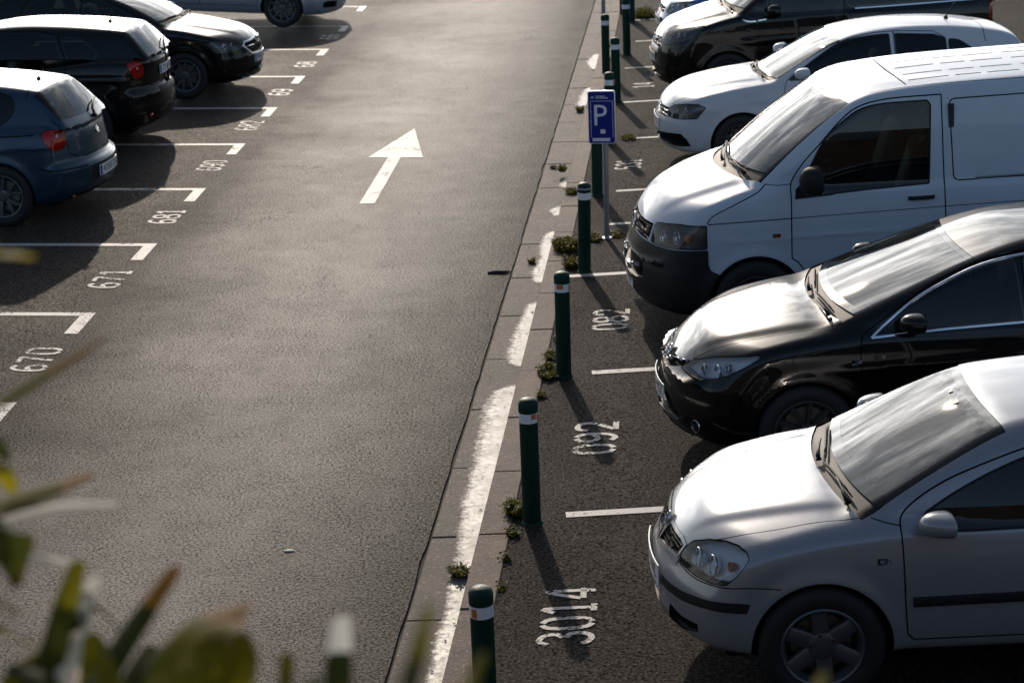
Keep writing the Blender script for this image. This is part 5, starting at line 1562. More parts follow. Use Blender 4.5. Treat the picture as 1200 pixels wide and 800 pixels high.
def silver_estate(root):
    B = estate_body()
    outfit(B, root, dict(paint=P_ESTATE, cowl=(.97, .28, .66, 1.1, .25, .66), ws=(1.06, .25, .67, 1.80, .16, .55), rw=(4.06, -.12, .56, 4.32, -.16, .62), rglass=M_TGLASS,
        doors=[dict(name='door', pts=smooth([(2.22, 1.35), (2.0, 1.33), (1.85, 1.29), (1.65, 1.19), (1.4, 1.05), (1.26, .95), (1.24, .80), (1.25, .6)], 4)+[(1.27, .34), (2.22, .34), (2.23, .8)], wins=[(smooth([(1.34, .96), (1.5, 1.06), (1.7, 1.16), (1.9, 1.26), (2.05, 1.30)], 3)+[(2.19, 1.315), (2.19, .99), (1.8, .975)], .01)], handle=(2.08, .86), strip=[(1.29, .47), (2.2, .47)]),
               dict(name='rear_door', pts=[(2.235, .34), (2.95, .34), (3.05, .5), (3.12, .7), (3.16, 1.02), (3.1, 1.33), (2.7, 1.355), (2.23, 1.35), (2.235, .8)], wins=[([(2.26, .995), (2.25, 1.315), (2.7, 1.32), (3.05, 1.29), (3.1, 1.03)], .03)], handle=(2.98, .9), strip=[(2.26, .47), (2.9, .47)])],
        quarters=[([(3.2, 1.04), (3.15, 1.30), (3.9, 1.27), (4.05, 1.06)], .04)],
        lamps=[dict(pts=[(.11, .40, .64), (.2, .52, .72), (.4, .74, .74), (.42, .76, .66), (.16, .56, .58)], a=40, bowls=[(.55, .65, .04, 'f')]), dict(pts=[(4.1, .76, .75), (4.1, .75, .98), (4.3, .62, .98), (4.33, .6, .78)], a=-40, tail=1)],
        areas=[('intake', 40, [(.04, .36, .40), (.16, .60, .42), (.22, .68, .40), (.22, .68, .32), (.05, .40, .30)])],
        grille=dict(pts=[(.03, .57), (.3, .56), (.36, .65), (.04, .66)]), arch=.35, plate=(.45, '3307 BZX'), rplate=(.8, '3307 BZX'), wheel=dict(y=.725, R=.315, rim=.225, style=ST10),
        mirror=(1.48, .88, 1.0, (.12, .19, .125), None), interior=(((1.15, 1.5, .92, .62), [(1.70, -.34, .54), (1.70, .34, .54)], (1.60, .34, .88)), dict(rear=(2.6, .6, .56, .5)))))

def small_blue_car(root):
    B = small_body()
    outfit(B, root, dict(paint=P_SMALL, cowl=(.97, .28, .64, 1.1, .25, .64), ws=(1.06, .25, .655, 1.80, .16, .535), rw=(3.56, -.14, .53, 3.865, -.22, .585), rglass=M_TGLASS,
        doors=[dict(name='door', pts=smooth([(2.22, 1.36), (2.0, 1.34), (1.85, 1.27), (1.65, 1.18), (1.4, 1.03), (1.26, .92), (1.24, .80), (1.25, .6)], 4)+[(1.27, .31), (2.22, .31), (2.23, .8)], wins=[(smooth([(1.32, .93), (1.5, 1.05), (1.74, 1.18), (1.98, 1.28)], 3)+[(2.19, 1.31), (2.19, .955), (1.8, .945)], .01)], handle=(2.08, .83))],
        quarters=[([(2.27, .96), (2.26, 1.31), (2.9, 1.31), (3.2, 1.25), (3.3, 1.0)], .04)],
        lamps=[dict(pts=[(.10, .36, .60), (.15, .40, .72), (.34, .66, .77), (.46, .745, .76), (.42, .75, .66), (.2, .60, .585)], a=40, floor=M_REFL, bowls=[(.48, .66, .05, 'f'), (.60, .68, .045, 'f'), (.68, .73, .025, 'f', 'amber')])],
        areas=[('trim', 40, [(.02, .10, .50), (.12, .50, .50), (.3, .70, .52), (.3, .70, .44), (.12, .5, .42), (.02, .10, .42)]), ('intake', 'front', [(0, .28), (.36, .28), (.34, .38), (0, .38)])],
        grille=dict(pts=[(-.3, .58), (0, .57), (.3, .58), (.32, .66), (0, .67), (-.32, .66)], whole=1, slats=[(.62, 0, .29, .012, M_CHROME)]), arch=.345, badge=(.66, .04, '', .4), plate=(.46, '5519 GMD'), rplate=(.475, '5519 GMD'),
        wheel=dict(y=.70, R=.312, rim=.205, style=ST6), mirror=(1.45, .86, 1.0, (.12, .19, .125), None), interior=(((1.15, 1.5, .90, .60), [(1.74, -.33, .52), (1.74, .33, .52)], (1.62, -.33, .86)), dict(rear=(2.65, .58, .55, .5)))))
CAM_P = dict(f=2300., H=4.75, pitch=0.30802008, roll=-0.02974012)
# ---------------------------------------------------------------- the place
KR = lambda y: -.11+.0926*(y-10.28)          # right edge of the kerb
KL = lambda y: -.41+.0930*(y-9.09)           # kerb face
GL = lambda y: -.70+.0926*(y-9.21)           # edge of the asphalt at the gutter
XT = lambda y: -3.69+.0645*(y-13.79)         # line of the bay ticks on the left
def z_right(x, y): return .05+.025*max(0.0, x-KR(y))
def z_left(x, y): return .015*max(0.0, XT(y)-x)

def asphalt(name, base, worn, lane=False, spec=.15, rlo=.74):
    m = bpy.data.materials.new(name); m.use_nodes = True
    t = NT(m); b = t.n['Principled BSDF']; co = t.coord('Object')
    agg = t.noise(co, 54, 5, .8); agg2 = t.node('ShaderNodeTexVoronoi'); agg2.inputs['Scale'].default_value = 48; t.link(co, agg2.inputs['Vector'])
    big = t.noise(co, .55, 5, .6); mid = t.noise(co, 3.2, 6, .7)
    st = t.mapr(agg, .38, .64, .22, 1.95)
    c = t.mix(t.mapr(big, .35, .65, 0, 1), tuple(base), tuple(worn))
    c = t.mix(t.mapr(mid, .35, .7, 0, .45), c, tuple(v*.62 for v in base))
    # pale chips of stone
    chips = t.mapr(agg2.outputs['Distance'], .10, .34, 1, 0)
    sel = t.math('GREATER_THAN', t.noise(co, 26, 1, .5), .54)
    c = t.mix(1.0, c, t.mix(1.0, st, (1, 1, 1), 'MULTIPLY'), 'MULTIPLY')
    c = t.mix(t.math('MULTIPLY', t.math('MULTIPLY', chips, sel), .7), c, (.16, .14, .12))
    # old oil drips and patches
    sp = t.noise(co, 1.7, 2, .5, 1.2)
    c = t.mix(t.mapr(sp, .66, .74, 0, .55), c, tuple(v*.45 for v in base))
    sp_k = 1.0
    rough = t.mapr(big, .3, .7, rlo+.03, rlo-.03)
    if lane:
        # the middle of the lane is polished by tyres
        sep = t.node('ShaderNodeSeparateXYZ'); t.link(co, sep.inputs[0])
        ax = t.math('SUBTRACT', sep.outputs['X'], t.math('MULTIPLY', sep.outputs['Y'], .075))
        ax = t.math('ADD', ax, t.math('MULTIPLY', t.math('SUBTRACT', big, .5), .7))
        dd = t.math('ABSOLUTE', t.math('ADD', ax, 2.9))
        lane_f = t.mapr(dd, .3, 1.7, 1, 0)
        c = t.mix(t.math('MULTIPLY', lane_f, .6), c, (.10, .084, .070))
        sp_k = t.math('ADD', .28, t.math('MULTIPLY', lane_f, .95))
    # hairline cracks
    vo = t.node('ShaderNodeTexVoronoi'); vo.feature = 'DISTANCE_TO_EDGE'; vo.inputs['Scale'].default_value = .42
    wob = t.node('ShaderNodeTexNoise'); wob.inputs['Scale'].default_value = 2.5; wob.inputs['Detail'].default_value = 6; t.link(co, wob.inputs['Vector'])
    av = t.node('ShaderNodeVectorMath'); av.operation = 'MULTIPLY_ADD'; t.link(wob.outputs['Color'], av.inputs[0]); av.inputs[1].default_value = (.9, .9, .9); t.link(co, av.inputs[2])
    t.link(av.outputs[0], vo.inputs['Vector'])
    crk = t.math('MULTIPLY', t.mapr(vo.outputs['Distance'], .0, .007, 1, 0), t.mapr(t.noise(co, .8, 2, .5), .57, .64, 0, 1))
    c = t.mix(t.math('MULTIPLY', crk, .7), c, (.012, .011, .010))
    t.link(c, b.inputs['Base Color']); t.link(rough, b.inputs['Roughness']); t.link(t.mapr(t.math('ADD', agg, t.math('MULTIPLY', mid, .35)), .58, .77, spec*.05, spec*2.0), sp_in) if False else t.link(t.math('MULTIPLY', t.mapr(t.math('ADD', agg, t.math('MULTIPLY', mid, .14)), .49, .655, spec*.05, spec*2.0), sp_k), b.inputs['Specular IOR Level'])
    h = t.math('ADD', agg, t.math('MULTIPLY', chips, .5))
    h = t.math('SUBTRACT', h, crk)
    t.link(t.bump(h, .6, .006, t.bump(mid, .25, .01)), b.inputs['Normal'])
    return m

def concrete(name, base, dirt):
    m = bpy.data.materials.new(name); m.use_nodes = True
    t = NT(m); b = t.n['Principled BSDF']; co = t.coord('Object')
    n1 = t.noise(co, 4, 8, .7); n2 = t.noise(co, 90, 3, .6); n3 = t.noise(co, 1.1, 3, .5)
    c = t.mix(t.mapr(n1, .35, .7, 0, 1), tuple(base), tuple(dirt))
    c = t.mix(t.mapr(n2, .4, .7, 0, .4), c, tuple(v*.5 for v in base))
    c = t.mix(t.mapr(n3, .48, .66, 0, .6), c, tuple(v*.55 for v in dirt))
    c = t.mix(t.mapr(t.noise(co, 14, 6, .75), .54, .70, 0, .75), c, tuple(v*.38 for v in dirt))
    c = t.mix(t.mapr(t.noise(co, 38, 2, .5), .60, .72, 0, .8), c, (.30, .25, .20))
    t.link(c, b.inputs['Base Color']); b.inputs['Roughness'].default_value = .78; b.inputs['Specular IOR Level'].default_value = .3
    t.link(t.bump(t.math('ADD', n2, t.math('MULTIPLY', n1, 1.5)), .8, .007), b.inputs['Normal'])
    return m

def road_paint(name, col, wear):
    m = bpy.data.materials.new(name); m.use_nodes = True
    t = NT(m); b = t.n['Principled BSDF']; out = t.n['Material Output']; co = t.coord('Object')
    n1 = t.noise(co, 42, 5, .75); n2 = t.noise(co, 3.5, 4, .6)
    c = t.mix(t.mapr(n2, .35, .7, 0, 1), tuple(col), tuple(v*.72 for v in col))
    t.link(c, b.inputs['Base Color']); b.inputs['Roughness'].default_value = .6; b.inputs['Specular IOR Level'].default_value = .3
    t.link(t.bump(t.noise(co, 120, 3, .7), .5, .004), b.inputs['Normal'])
    tr = t.node('ShaderNodeBsdfTransparent'); mx = t.node('ShaderNodeMixShader')
    k = t.math('ADD', n1, t.math('MULTIPLY', t.math('SUBTRACT', n2, .5), .6))
    t.link(t.mapr(k, wear-.02, wear+.05, 0, 1), mx.inputs[0])
    t.link(b.outputs[0], mx.inputs[2]); t.link(tr.outputs[0], mx.inputs[1])
    t.link(mx.outputs[0], out.inputs['Surface'])
    return m

M_ROAD = asphalt('road asphalt', (.036, .0295, .0245), (.057, .046, .037), True, .066, .62)
M_LOT = asphalt('bay asphalt', (.022, .018, .0155), (.034, .028, .0235), False, .06, .85)
M_GROUND = asphalt('far asphalt', (.06, .056, .052), (.09, .082, .075))
M_GUTTER = concrete('gutter concrete', (.105, .078, .058), (.062, .046, .035))
M_KERB = concrete('kerb concrete', (.145, .093, .062), (.08, .054, .038))
M_PAINT = road_paint('bay line paint', (.46, .44, .42), .37)
M_PAINTW = road_paint('worn line paint', (.46, .45, .43), .44)
M_NUM = road_paint('stencil paint', (.38, .36, .34), .41)

def sheet(name, fn_l, fn_r, fz, ys, us, m):
    V = []; F = []
    for y in ys:
        a, b = fn_l(y), fn_r(y)
        for u in us:
            x = a+(b-a)*u; V.append((x, y, fz(x, y)))
    k = len(us)
    for j in range(len(ys)-1):
        for i in range(k-1): F.append((j*k+i, j*k+i+1, (j+1)*k+i+1, (j+1)*k+i))
    return mesh_obj(name, V, F, [m])

YS = [2.3, 6, 10, 14, 18, 22, 26, 30, 34, 38, 45, 60, 90, 130]
g = sheet('ground', lambda y: -400, lambda y: 400, lambda x, y: -.12, [-400, 0, 100, 900], [0, .5, 1], M_GROUND); tag(g, kind='structure')
def road_edge(y): return GL(y)
rd = sheet('road', lambda y: XT(y)-40, lambda y: GL(y)+.004, z_left, YS, [0, .2, .4, .6, .8, .9]+[0.0], M_ROAD) if False else None
V = []; F = []
YF = [2.3]+[4+.07*i for i in range(500)]+[40, 45, 60, 90, 130]
er = np.convolve(rng.normal(0, 1, len(YF)+4), [.2, .3, .4, .3, .2], 'valid')
for k, y in enumerate(YF): V += [(XT(y)-45, y, z_left(XT(y)-45, y)), (XT(y), y, 0), (GL(y)-.012+.006*er[k], y, 0), (GL(y)-.004+.007*er[k], y, -.03)]
for j in range(len(YF)-1):
    for i in range(3): F.append((j*4+i, j*4+i+1, (j+1)*4+i+1, (j+1)*4+i))
rd = mesh_obj('road', V, F, [M_ROAD], smooth=False); tag(rd, kind='structure')
lot = sheet('parking_ground', lambda y: KR(y)+.004, lambda y: KR(y)+45, z_right, YS, [0, .1, .3, .6, 1], M_LOT); tag(lot, kind='structure')

def slabs(name, fl, fr, zt, zb, step, m, gap=.008, y0=2.4, y1=60, jit=.003, off=0.0):
    mb = MB(); y = y0+off
    while y < y1:
        l = step
        j = random.uniform(-jit, jit)
        a0, a1, b0, b1 = fl(y+gap), fl(y+l), fr(y+gap), fr(y+l)
        mb.box((0, 0, 0), (1, 1, 1), 0, .0)
        n = 8
        q = mb.V[-n:]
        V = []
        bv = .006
        # bevelled slab: bottom quad, upper rim, top quad
        pts = [(a0, y+gap), (b0, y+gap), (b1, y+l), (a1, y+l)]
        cx = sum(p[0] for p in pts)/4; cy = sum(p[1] for p in pts)/4
        mb.V = mb.V[:-n]; mb.F = mb.F[:-6]; mb.M = mb.M[:-6]
        lo = [(px, py, zb) for px, py in pts]; mi = [(px, py, zt+j-bv) for px, py in pts]
        ins = [(px+(bv if px < cx else -bv), py+(bv if py < cy else -bv)) for px, py in pts]
        tp = [(px, py, zt+j) for px, py in ins]
        F = [(8, 9, 10, 11)]
        for i in range(4):
            k = (i+1) % 4
            F += [(i, k, 4+k, 4+i), (4+i, 4+k, 8+k, 8+i)]
        mb.add(lo+mi+tp, F)
        y += step
    return mb.build(name, [m], smooth=False)
gt = slabs('gutter', lambda y: GL(y)+.003, lambda y: KL(y)-.004, -.004, -.1, 1.15, M_GUTTER, .01, off=.6); tag(gt, kind='structure')
kb = slabs('kerb', lambda y: KL(y), lambda y: KR(y), .052, -.1, 1.03, M_KERB, .009, jit=.004, off=.30); tag(kb, kind='structure')
bed = sheet('kerb_bed', lambda y: GL(y)-.03, lambda y: KR(y)+.02, lambda x, y: -.014, YS, [0, 1], mat('joint soil', (.02, .017, .013), .95)); tag(bed, kind='structure')

# ---- water film left in the gutter
def puddle(pts, seed):
    """pts: (distance from the kerb face, y): left edge of the film"""
    rnd = random.Random(seed)
    ys = np.linspace(pts[0][1], pts[-1][1], max(8, int((pts[-1][1]-pts[0][1])/.035)))
    w = np.interp(ys, [p[1] for p in pts], [p[0] for p in pts])
    V = []; F = []
    n1 = np.convolve([rnd.gauss(0, 1) for _ in range(len(ys)+8)], np.ones(9)/3, 'valid')
    for k in range(len(ys)):
        e = .010*n1[k]+.012*sum(math.sin(ys[k]*f+seed*f)/1.6 for f in (7, 13, 29, 51))/2
        tap = min(1, (k+.3)/4, (len(ys)-k-.7)/4)
        ww = max(.004, (-w[k]+e)*tap)
        xr = KL(ys[k])-.008-abs(rnd.gauss(0, .002))
        V += [(xr-ww, ys[k], -.0015), (xr-ww*.5, ys[k], .0005), (xr, ys[k], .0005)]
    for k in range(len(ys)-1):
        for i in range(2): F.append((k*3+i, k*3+i+1, (k+1)*3+i+1, (k+1)*3+i))
    E = []
    for k in range(len(ys)):
        en = min(1, k/5, (len(ys)-1-k)/5)
        E += [0.0, .8*en, 1.0*en]
    return V, F, E
M_WET = bpy.data.materials.new('wet film'); M_WET.use_nodes = True
t = NT(M_WET); b = t.n['Principled BSDF']; co = t.coord('Object')
n1 = t.noise(co, 22, 5, .65); n2 = t.noise(co, 5, 3, .6)
t.link(t.mix(t.mapr(n1, .4, .7, 0, .6), (.20, .185, .165), (.12, .11, .10)), b.inputs['Base Color'])
b.inputs['Coat IOR'].default_value = 1.33; t.link(t.mapr(n2, .3, .7, .12, .42), b.inputs['Coat Weight'])
b.inputs['Roughness'].default_value = .6; b.inputs['Specular IOR Level'].default_value = .15
t.link(t.mapr(n1, .36, .68, .22, .6), b.inputs['Coat Roughness'])
t.link(t.bump(n1, .12, .004), b.inputs['Coat Normal']); t.link(t.bump(n1, .4, .004), b.inputs['Normal'])
out = t.n['Material Output']; tr = t.node('ShaderNodeBsdfTransparent'); mx = t.node('ShaderNodeMixShader')
dep = t.node('ShaderNodeAttribute'); dep.attribute_name = 'depth'
mk = t.math('ADD', t.math('MULTIPLY', dep.outputs['Fac'], 1.1), t.math('MULTIPLY', t.math('SUBTRACT', t.noise(co, 20, 7, .75), .5), 1.5))
t.link(t.mapr(mk, .38, .95, 0, 1), mx.inputs[0]); t.link(tr.outputs[0], mx.inputs[1]); t.link(b.outputs[0], mx.inputs[2]); t.link(mx.outputs[0], out.inputs['Surface'])
for i, pts in enumerate(([(-.11, 6.5), (-.09, 9.17), (-.08, 9.7), (-.085, 10.2), (-.09, 10.52), (-.12, 10.89), (-.14, 11.42), (-.15, 12.0), (-.155, 12.55), (-.165, 12.88), (-.19, 13.33), (-.14, 13.73), (-.03, 13.95)],
        [(-.05, 14.2), (-.12, 14.54), (-.13, 14.93), (-.10, 15.5), (-.05, 16.1)], [(-.06, 16.5), (-.11, 17.0), (-.05, 17.4), (-.10, 17.8), (-.09, 18.2), (-.03, 18.5)], [(-.03, 18.9), (-.10, 19.2), (-.03, 19.5)], [(-.04, 20.1), (-.07, 20.4), (-.03, 20.8)],
        [(-.04, 24.2), (-.12, 24.8), (-.11, 25.3), (-.05, 26.1)], [(-.05, 27.3), (-.16, 28.0), (-.05, 28.8)])):
    pts = [(a*1.45-.01, b_) for a, b_ in pts]
    V, F, E = puddle(pts, i+3)
    o = mesh_obj('puddle', V, F, [M_WET]); at_ = o.data.attributes.new('depth', 'FLOAT', 'POINT'); at_.data.foreach_set('value', E); tag(o, kind='structure')

# ---- painted marks
def flat(name, polys, fz, m, lift=.004, label=None, cat=None, group=None):
    V = []; F = []
    for poly in polys:
        tri = tessellate_polygon([[Vector((p[0], p[1], 0)) for p in poly]])
        n = len(V); V += [(p[0], p[1], fz(p[0], p[1])+lift) for p in poly]
        for tr_ in tri:
            a, b_, c_ = [poly[i] for i in tr_]
            A = (b_[0]-a[0])*(c_[1]-a[1])-(c_[0]-a[0])*(b_[1]-a[1])
            F.append(tuple(n+i for i in (tr_ if A > 0 else tr_[::-1])))
    o = mesh_obj(name, V, F, [m], smooth=False)
    return tag(o, label, cat, group)

def quad_line(a, b, w):
    a = np.array(a, float); b = np.array(b, float); d = b-a; d /= np.linalg.norm(d); n = np.array([-d[1], d[0]])*w/2
    return [tuple(a-n), tuple(b-n), tuple(b+n), tuple(a+n)]
def rot(h): return np.array([math.cos(h), math.sin(h)])
ORD = ['nearest', 'second nearest', 'third nearest', 'fourth nearest', 'fifth nearest', 'sixth nearest', 'seventh nearest', 'eighth nearest', 'ninth nearest', 'tenth nearest']
LB = ['white L-shaped bay mark cut off by the left edge beside the spiky leaves', 'white L-shaped bay mark just beyond the painted number 670', 'white L-shaped bay mark in front of the blue hatchback beyond the number 671',
      'white L-shaped bay mark running in under the rear bumper of the blue hatchback', 'white L-shaped bay mark in the empty gap between the blue and black hatchbacks', 'white L-shaped bay mark behind the tail of the black hatchback',
      'white L-shaped bay mark nearest the nose of the charcoal sedan', 'white L-shaped bay mark level with the grille of the charcoal sedan', 'white L-shaped bay mark in the shade under the pale silver estate', 'white L-shaped bay mark farthest up the left side of the road']
ty = [13.79, 16.08, 18.37, 20.68, 22.98, 25.22, 27.54, 29.88, 32.2, 34.45]
td = np.array([.0645, 1.0]); td /= np.linalg.norm(td); tn = np.array([-td[1], td[0]])     # along the ticks; toward the bays
for i, y in enumerate(ty):
    c0 = np.array([XT(y), y])
    # one L-shaped stroke: tick toward the viewer and the bay line
    h = math.radians(180-3.7); dv = rot(h)
    a = c0; w = .095
    poly = [tuple(a), tuple(a+dv*4.6), tuple(a+dv*4.6-td*w), tuple(a+dv*.115-td*w), tuple(a+dv*.115-td*.60), tuple(a-td*.60)]
    flat('bay_mark', [poly], z_left, M_PAINT, .004, LB[i], 'road marking', 'L-shaped bay marks on the left')
LR = ['white bay line from the second bollard toward the silver hatchback', 'white bay line from the third bollard toward the black sedan', 'white bay line from the fourth bollard toward the white van bumper', 'faint worn bay line beside the parking sign pole, beyond the van nose', 'faint worn bay line just before the painted number 531',
      'white bay line pointing at the lower bumper of the white hatchback', 'white bay line meeting the grille of the white hatchback', 'thin white bay line ending below the black minivan bumper', 'white bay line ending at the grille of the black minivan', 'white bay line by the tall grass tuft at the top edge']
for i, (x, y) in enumerate(((.30, 11.19), (.59, 13.91), (.52, 16.60), (.97, 18.37), (1.12, 19.74), (1.37, 22.33), (1.50, 24.57), (1.68, 27.07), (1.98, 29.36), (2.10, 31.5))):
    a = np.array([x, y]); dv = rot(math.radians(1.0))
    L = 4.6
    flat('bay_line', [quad_line(a, a+dv*L, .085 if i < 3 else .07)], z_right, M_PAINTW if i in (3, 4, 7) else M_PAINT, .004, LR[i], 'road marking', 'bay lines on the right')
# lane arrow
ar = [(-1.11, 23.58), (-1.58, 22.0), (-1.352, 21.97), (-1.535, 19.76), (-1.375, 19.75), (-1.205, 21.94), (-.95, 21.91)]
flat('direction_arrow', [[(-1.11, 23.58), (-1.58, 22.0), (-.95, 21.91)], [(-1.352, 21.969), (-1.535, 19.76), (-1.375, 19.75), (-1.205, 21.947)]], lambda x, y: 0, M_PAINT, .004, 'white direction arrow painted in the middle of the lane, pointing ahead', 'road marking')

GLY = {  # stencil digits: strokes as polylines in a 0..1 x 0..1 cell (y up)
 '0': [[(.42, .97), (.15, .85), (.06, .5), (.15, .15), (.42, .03)], [(.58, .03), (.85, .15), (.94, .5), (.85, .85), (.58, .97)]],
 '1': [[(.15, .78), (.5, .97), (.5, .06)], [(.2, .03), (.8, .03)]],
 '2': [[(.08, .72), (.2, .93), (.5, .98), (.82, .9), (.9, .7), (.78, .52)], [(.7, .45), (.1, .06)], [(.06, .03), (.94, .03)]],
 '3': [[(.08, .82), (.25, .95), (.5, .98), (.82, .88), (.86, .68), (.6, .54)], [(.6, .50), (.9, .40), (.92, .2), (.75, .06), (.5, .02), (.2, .08), (.07, .2)]],
 '4': [[(.72, .03), (.72, .97), (.06, .30)], [(.06, .26), (.95, .26)]],
 '5': [[(.85, .97), (.2, .97), (.14, .56)], [(.16, .55), (.5, .62), (.85, .5), (.92, .3), (.8, .1), (.45, .02), (.1, .12)]],
 '6': [[(.85, .88), (.55, .98), (.2, .82), (.06, .45), (.14, .15), (.4, .03)], [(.55, .03), (.85, .14), (.92, .32), (.8, .5), (.5, .56), (.2, .44)]],
 '7': [[(.06, .97), (.94, .97)], [(.86, .92), (.55, .5), (.38, .03)]],
 '8': [[(.45, .98), (.15, .86), (.15, .64), (.45, .54)], [(.55, .98), (.85, .86), (.85, .64), (.55, .54)], [(.45, .5), (.08, .36), (.08, .14), (.45, .02)], [(.55, .5), (.92, .36), (.92, .14), (.55, .02)]],
 '9': [[(.15, .12), (.45, .02), (.8, .18), (.94, .55), (.86, .85), (.6, .97)], [(.45, .97), (.15, .86), (.08, .68), (.2, .5), (.5, .44), (.8, .56)]],
}
def number(txt, org, along, up, cw, ch, fz, label, group, th=.17):
    """org: start corner; along: direction of reading; up: direction of the digit tops"""
    polys = []
    org = np.array(org, float); along = np.array(along, float); up = np.array(up, float)
    for k, ch_ in enumerate(txt):
        for st in GLY[ch_]:
            if len(st) > 2: st = smooth(st, 4)
            P = [org+along*((k+p[0]*.78+.06)*cw)+up*(p[1]*ch) for p in st]
            n = len(P); L = []; Rr = []
            for i in range(n):
                d = P[min(i+1, n-1)]-P[max(i-1, 0)]; d = d/np.linalg.norm(d); q = np.array([-d[1], d[0]])*th*cw*.55
                L.append(P[i]+q); Rr.append(P[i]-q)
            for i in range(n-1):
                polys.append([tuple(Rr[i]), tuple(Rr[i+1]), tuple(L[i+1]), tuple(L[i])])
    return flat('bay_number', polys, fz, M_NUM, .005, label, 'painted number', group)
ra = rot(math.radians(90-5.3)); ru = rot(math.radians(180+0))
GR = 'stencilled numbers of the bays on the right'
number('3014', (.375, 9.40), ra, ru, .188, .29, z_right, 'white stencilled bay number 3014 between the two nearest bollards', GR)
number('092', (.66, 12.20), ra, ru, .22, .28, z_right, 'white stencilled bay number 092 in front of the black sedan', GR)
number('082', (.92, 14.95), ra, ru, .20, .28, z_right, 'white stencilled bay number 082 left of the white van bumper', GR)
number('531', (1.44, 20.72), ra, ru, .165, .27, z_right, 'white stencilled bay number 531 beside the blue parking sign', GR)
number('14', (1.95, 25.5), ra, ru, .2, .27, z_right, 'worn white bay number 14 in front of the black minivan', GR)
lu = rot(math.radians(180-3.7)); la_ = td
GN = 'stencilled numbers of the bays on the left'
for txt, x, y, cw, lab in (('670', -3.65, 14.50, .21, 'white stencilled bay number 670, nearest on the left'), ('671', -3.50, 16.82, .21, 'white stencilled bay number 671 beyond the second bay mark'), ('681', -3.35, 19.14, .20, 'white stencilled bay number 681 in front of the blue hatchback'),
        ('690', -3.21, 21.53, .18, 'white stencilled bay number 690 beside the tail of the blue hatchback'), ('682', -3.06, 23.76, .2, 'white stencilled bay number 682 half in the shadow by the black hatchback'), ('69', -2.90, 26.05, .25, 'white stencilled bay number 69 in front of the charcoal sedan'),
        ('68', -2.76, 28.25, .25, 'faded bay number 68 beyond the nose of the charcoal sedan'), ('66', -2.61, 30.8, .25, 'faded bay number 66 nearest the pale silver estate')):
    number(txt, (x, y), la_, lu, cw, .28, z_left, lab, GN)

# ---- bollards
M_GREEN = mat('dark green paint', (.003, .030, .019), .5, spec=.22)
M_BAND = mat('white reflective band', (.80, .80, .82), .4)
M_BANDG = mat('grey reflective band', (.30, .31, .34), .35)
M_ORANGE = mat('orange sticker', (.55, .16, .03), .5)
for m_ in (M_GREEN,):
    t = NT(m_); b = t.n['Principled BSDF']; co = t.coord('Object'); n = t.noise(co, 14, 5, .65)
    t.link(t.mix(t.mapr(n, .5, .75, 0, .5), (.003, .030, .019), (.03, .034, .026)), b.inputs['Base Color']); t.link(t.mapr(n, .3, .7, .42, .7), b.inputs['Roughness'])
def bollard_proto():
    root = empty('bollard', (0, 0, 0))
    r = .056
    p = MB(); p.lathe([(r+.012, -.02), (r+.012, .004), (r+.004, .012), (r, .016), (r, .712), (r+.0015, .712)], 'z', 32); p.build('post', [M_GREEN], root, auto=40)
    b1 = MB(); b1.lathe([(r, .664), (r+.0025, .664), (r+.0025, .724), (r, .724)], 'z', 32); bd = b1.build('reflective_band', [M_BAND], root, auto=40)
    c = MB(); c.lathe([(r, .724), (r+.003, .726), (r+.003, .778), (r, .790), (r*.8, .802), (r*.45, .809), (.001, .811)], 'z', 32); c.build('cap', [M_GREEN], root, auto=40)
    return root
def copy_tree(o, parent=None):
    c = o.copy(); COL.objects.link(c); c.parent = parent
    for ch in list(o.children): copy_tree(ch, c)
    return c
PB = bollard_proto()
BL = [(-.175, 8.45, 'dark green bollard with an orange and white band, nearest, cut off by the bottom edge', 1), (.09, 11.1, 'dark green bollard with a white band and small orange sticker beside the wet gutter', 1), (.38, 13.87, 'dark green bollard with an orange patch on its band, left of the painted number 082', 1),
      (.66, 16.73, 'dark green bollard with two bands standing before the blue parking sign', 2), (.92, 19.62, 'dark green bollard hidden behind the blue parking sign', 0), (1.19, 22.2, 'dark green bollard rising just above the top of the parking sign', 0), (1.42, 24.7, 'dark green bollard left of the number 14, tallest seen above the sign', 0), (1.40, 26.75, 'dark green bollard half hidden behind the one above the parking sign', 0),
      (1.78, 28.2, 'dark green bollard left of the black minivan nose', 0), (2.06, 31.4, 'dark green bollard beside the tall grass tuft at the top edge', 0), (1.98, 32.3, 'farthest dark green bollard, behind the one beside the grass tuft', 0)]
for i, (x, y, lab, kind) in enumerate(BL):
    o = PB if i == 0 else copy_tree(PB)
    o.location = (x, y, z_right(x, y)); o.rotation_euler = (random.uniform(-.014, .014), random.uniform(-.014, .014), random.uniform(0, 6))
    tag(o, lab, 'bollard', 'bollards along the kerb')
    if kind == 1:
        a0 = {0: -2.2, 1: -1.0, 2: -1.9}[i]-o.rotation_euler.z; w_ = {0: .5, 1: .6, 2: .9}[i]
        s_ = MB(); s_.lathe([(.0590, .690), (.0592, .722)] if i != 0 else [(.0590, .668), (.0592, .715)], 'z', 10, a0=a0-w_/2, a1=a0+w_/2); s_.build('sticker', [M_ORANGE], o)
    if kind == 2:
        s_ = MB(); s_.lathe([(.0565, .752), (.0592, .752), (.0592, .768), (.0565, .768)], 'z', 32); s_.build('reflective_band', [M_BANDG], o, auto=40)

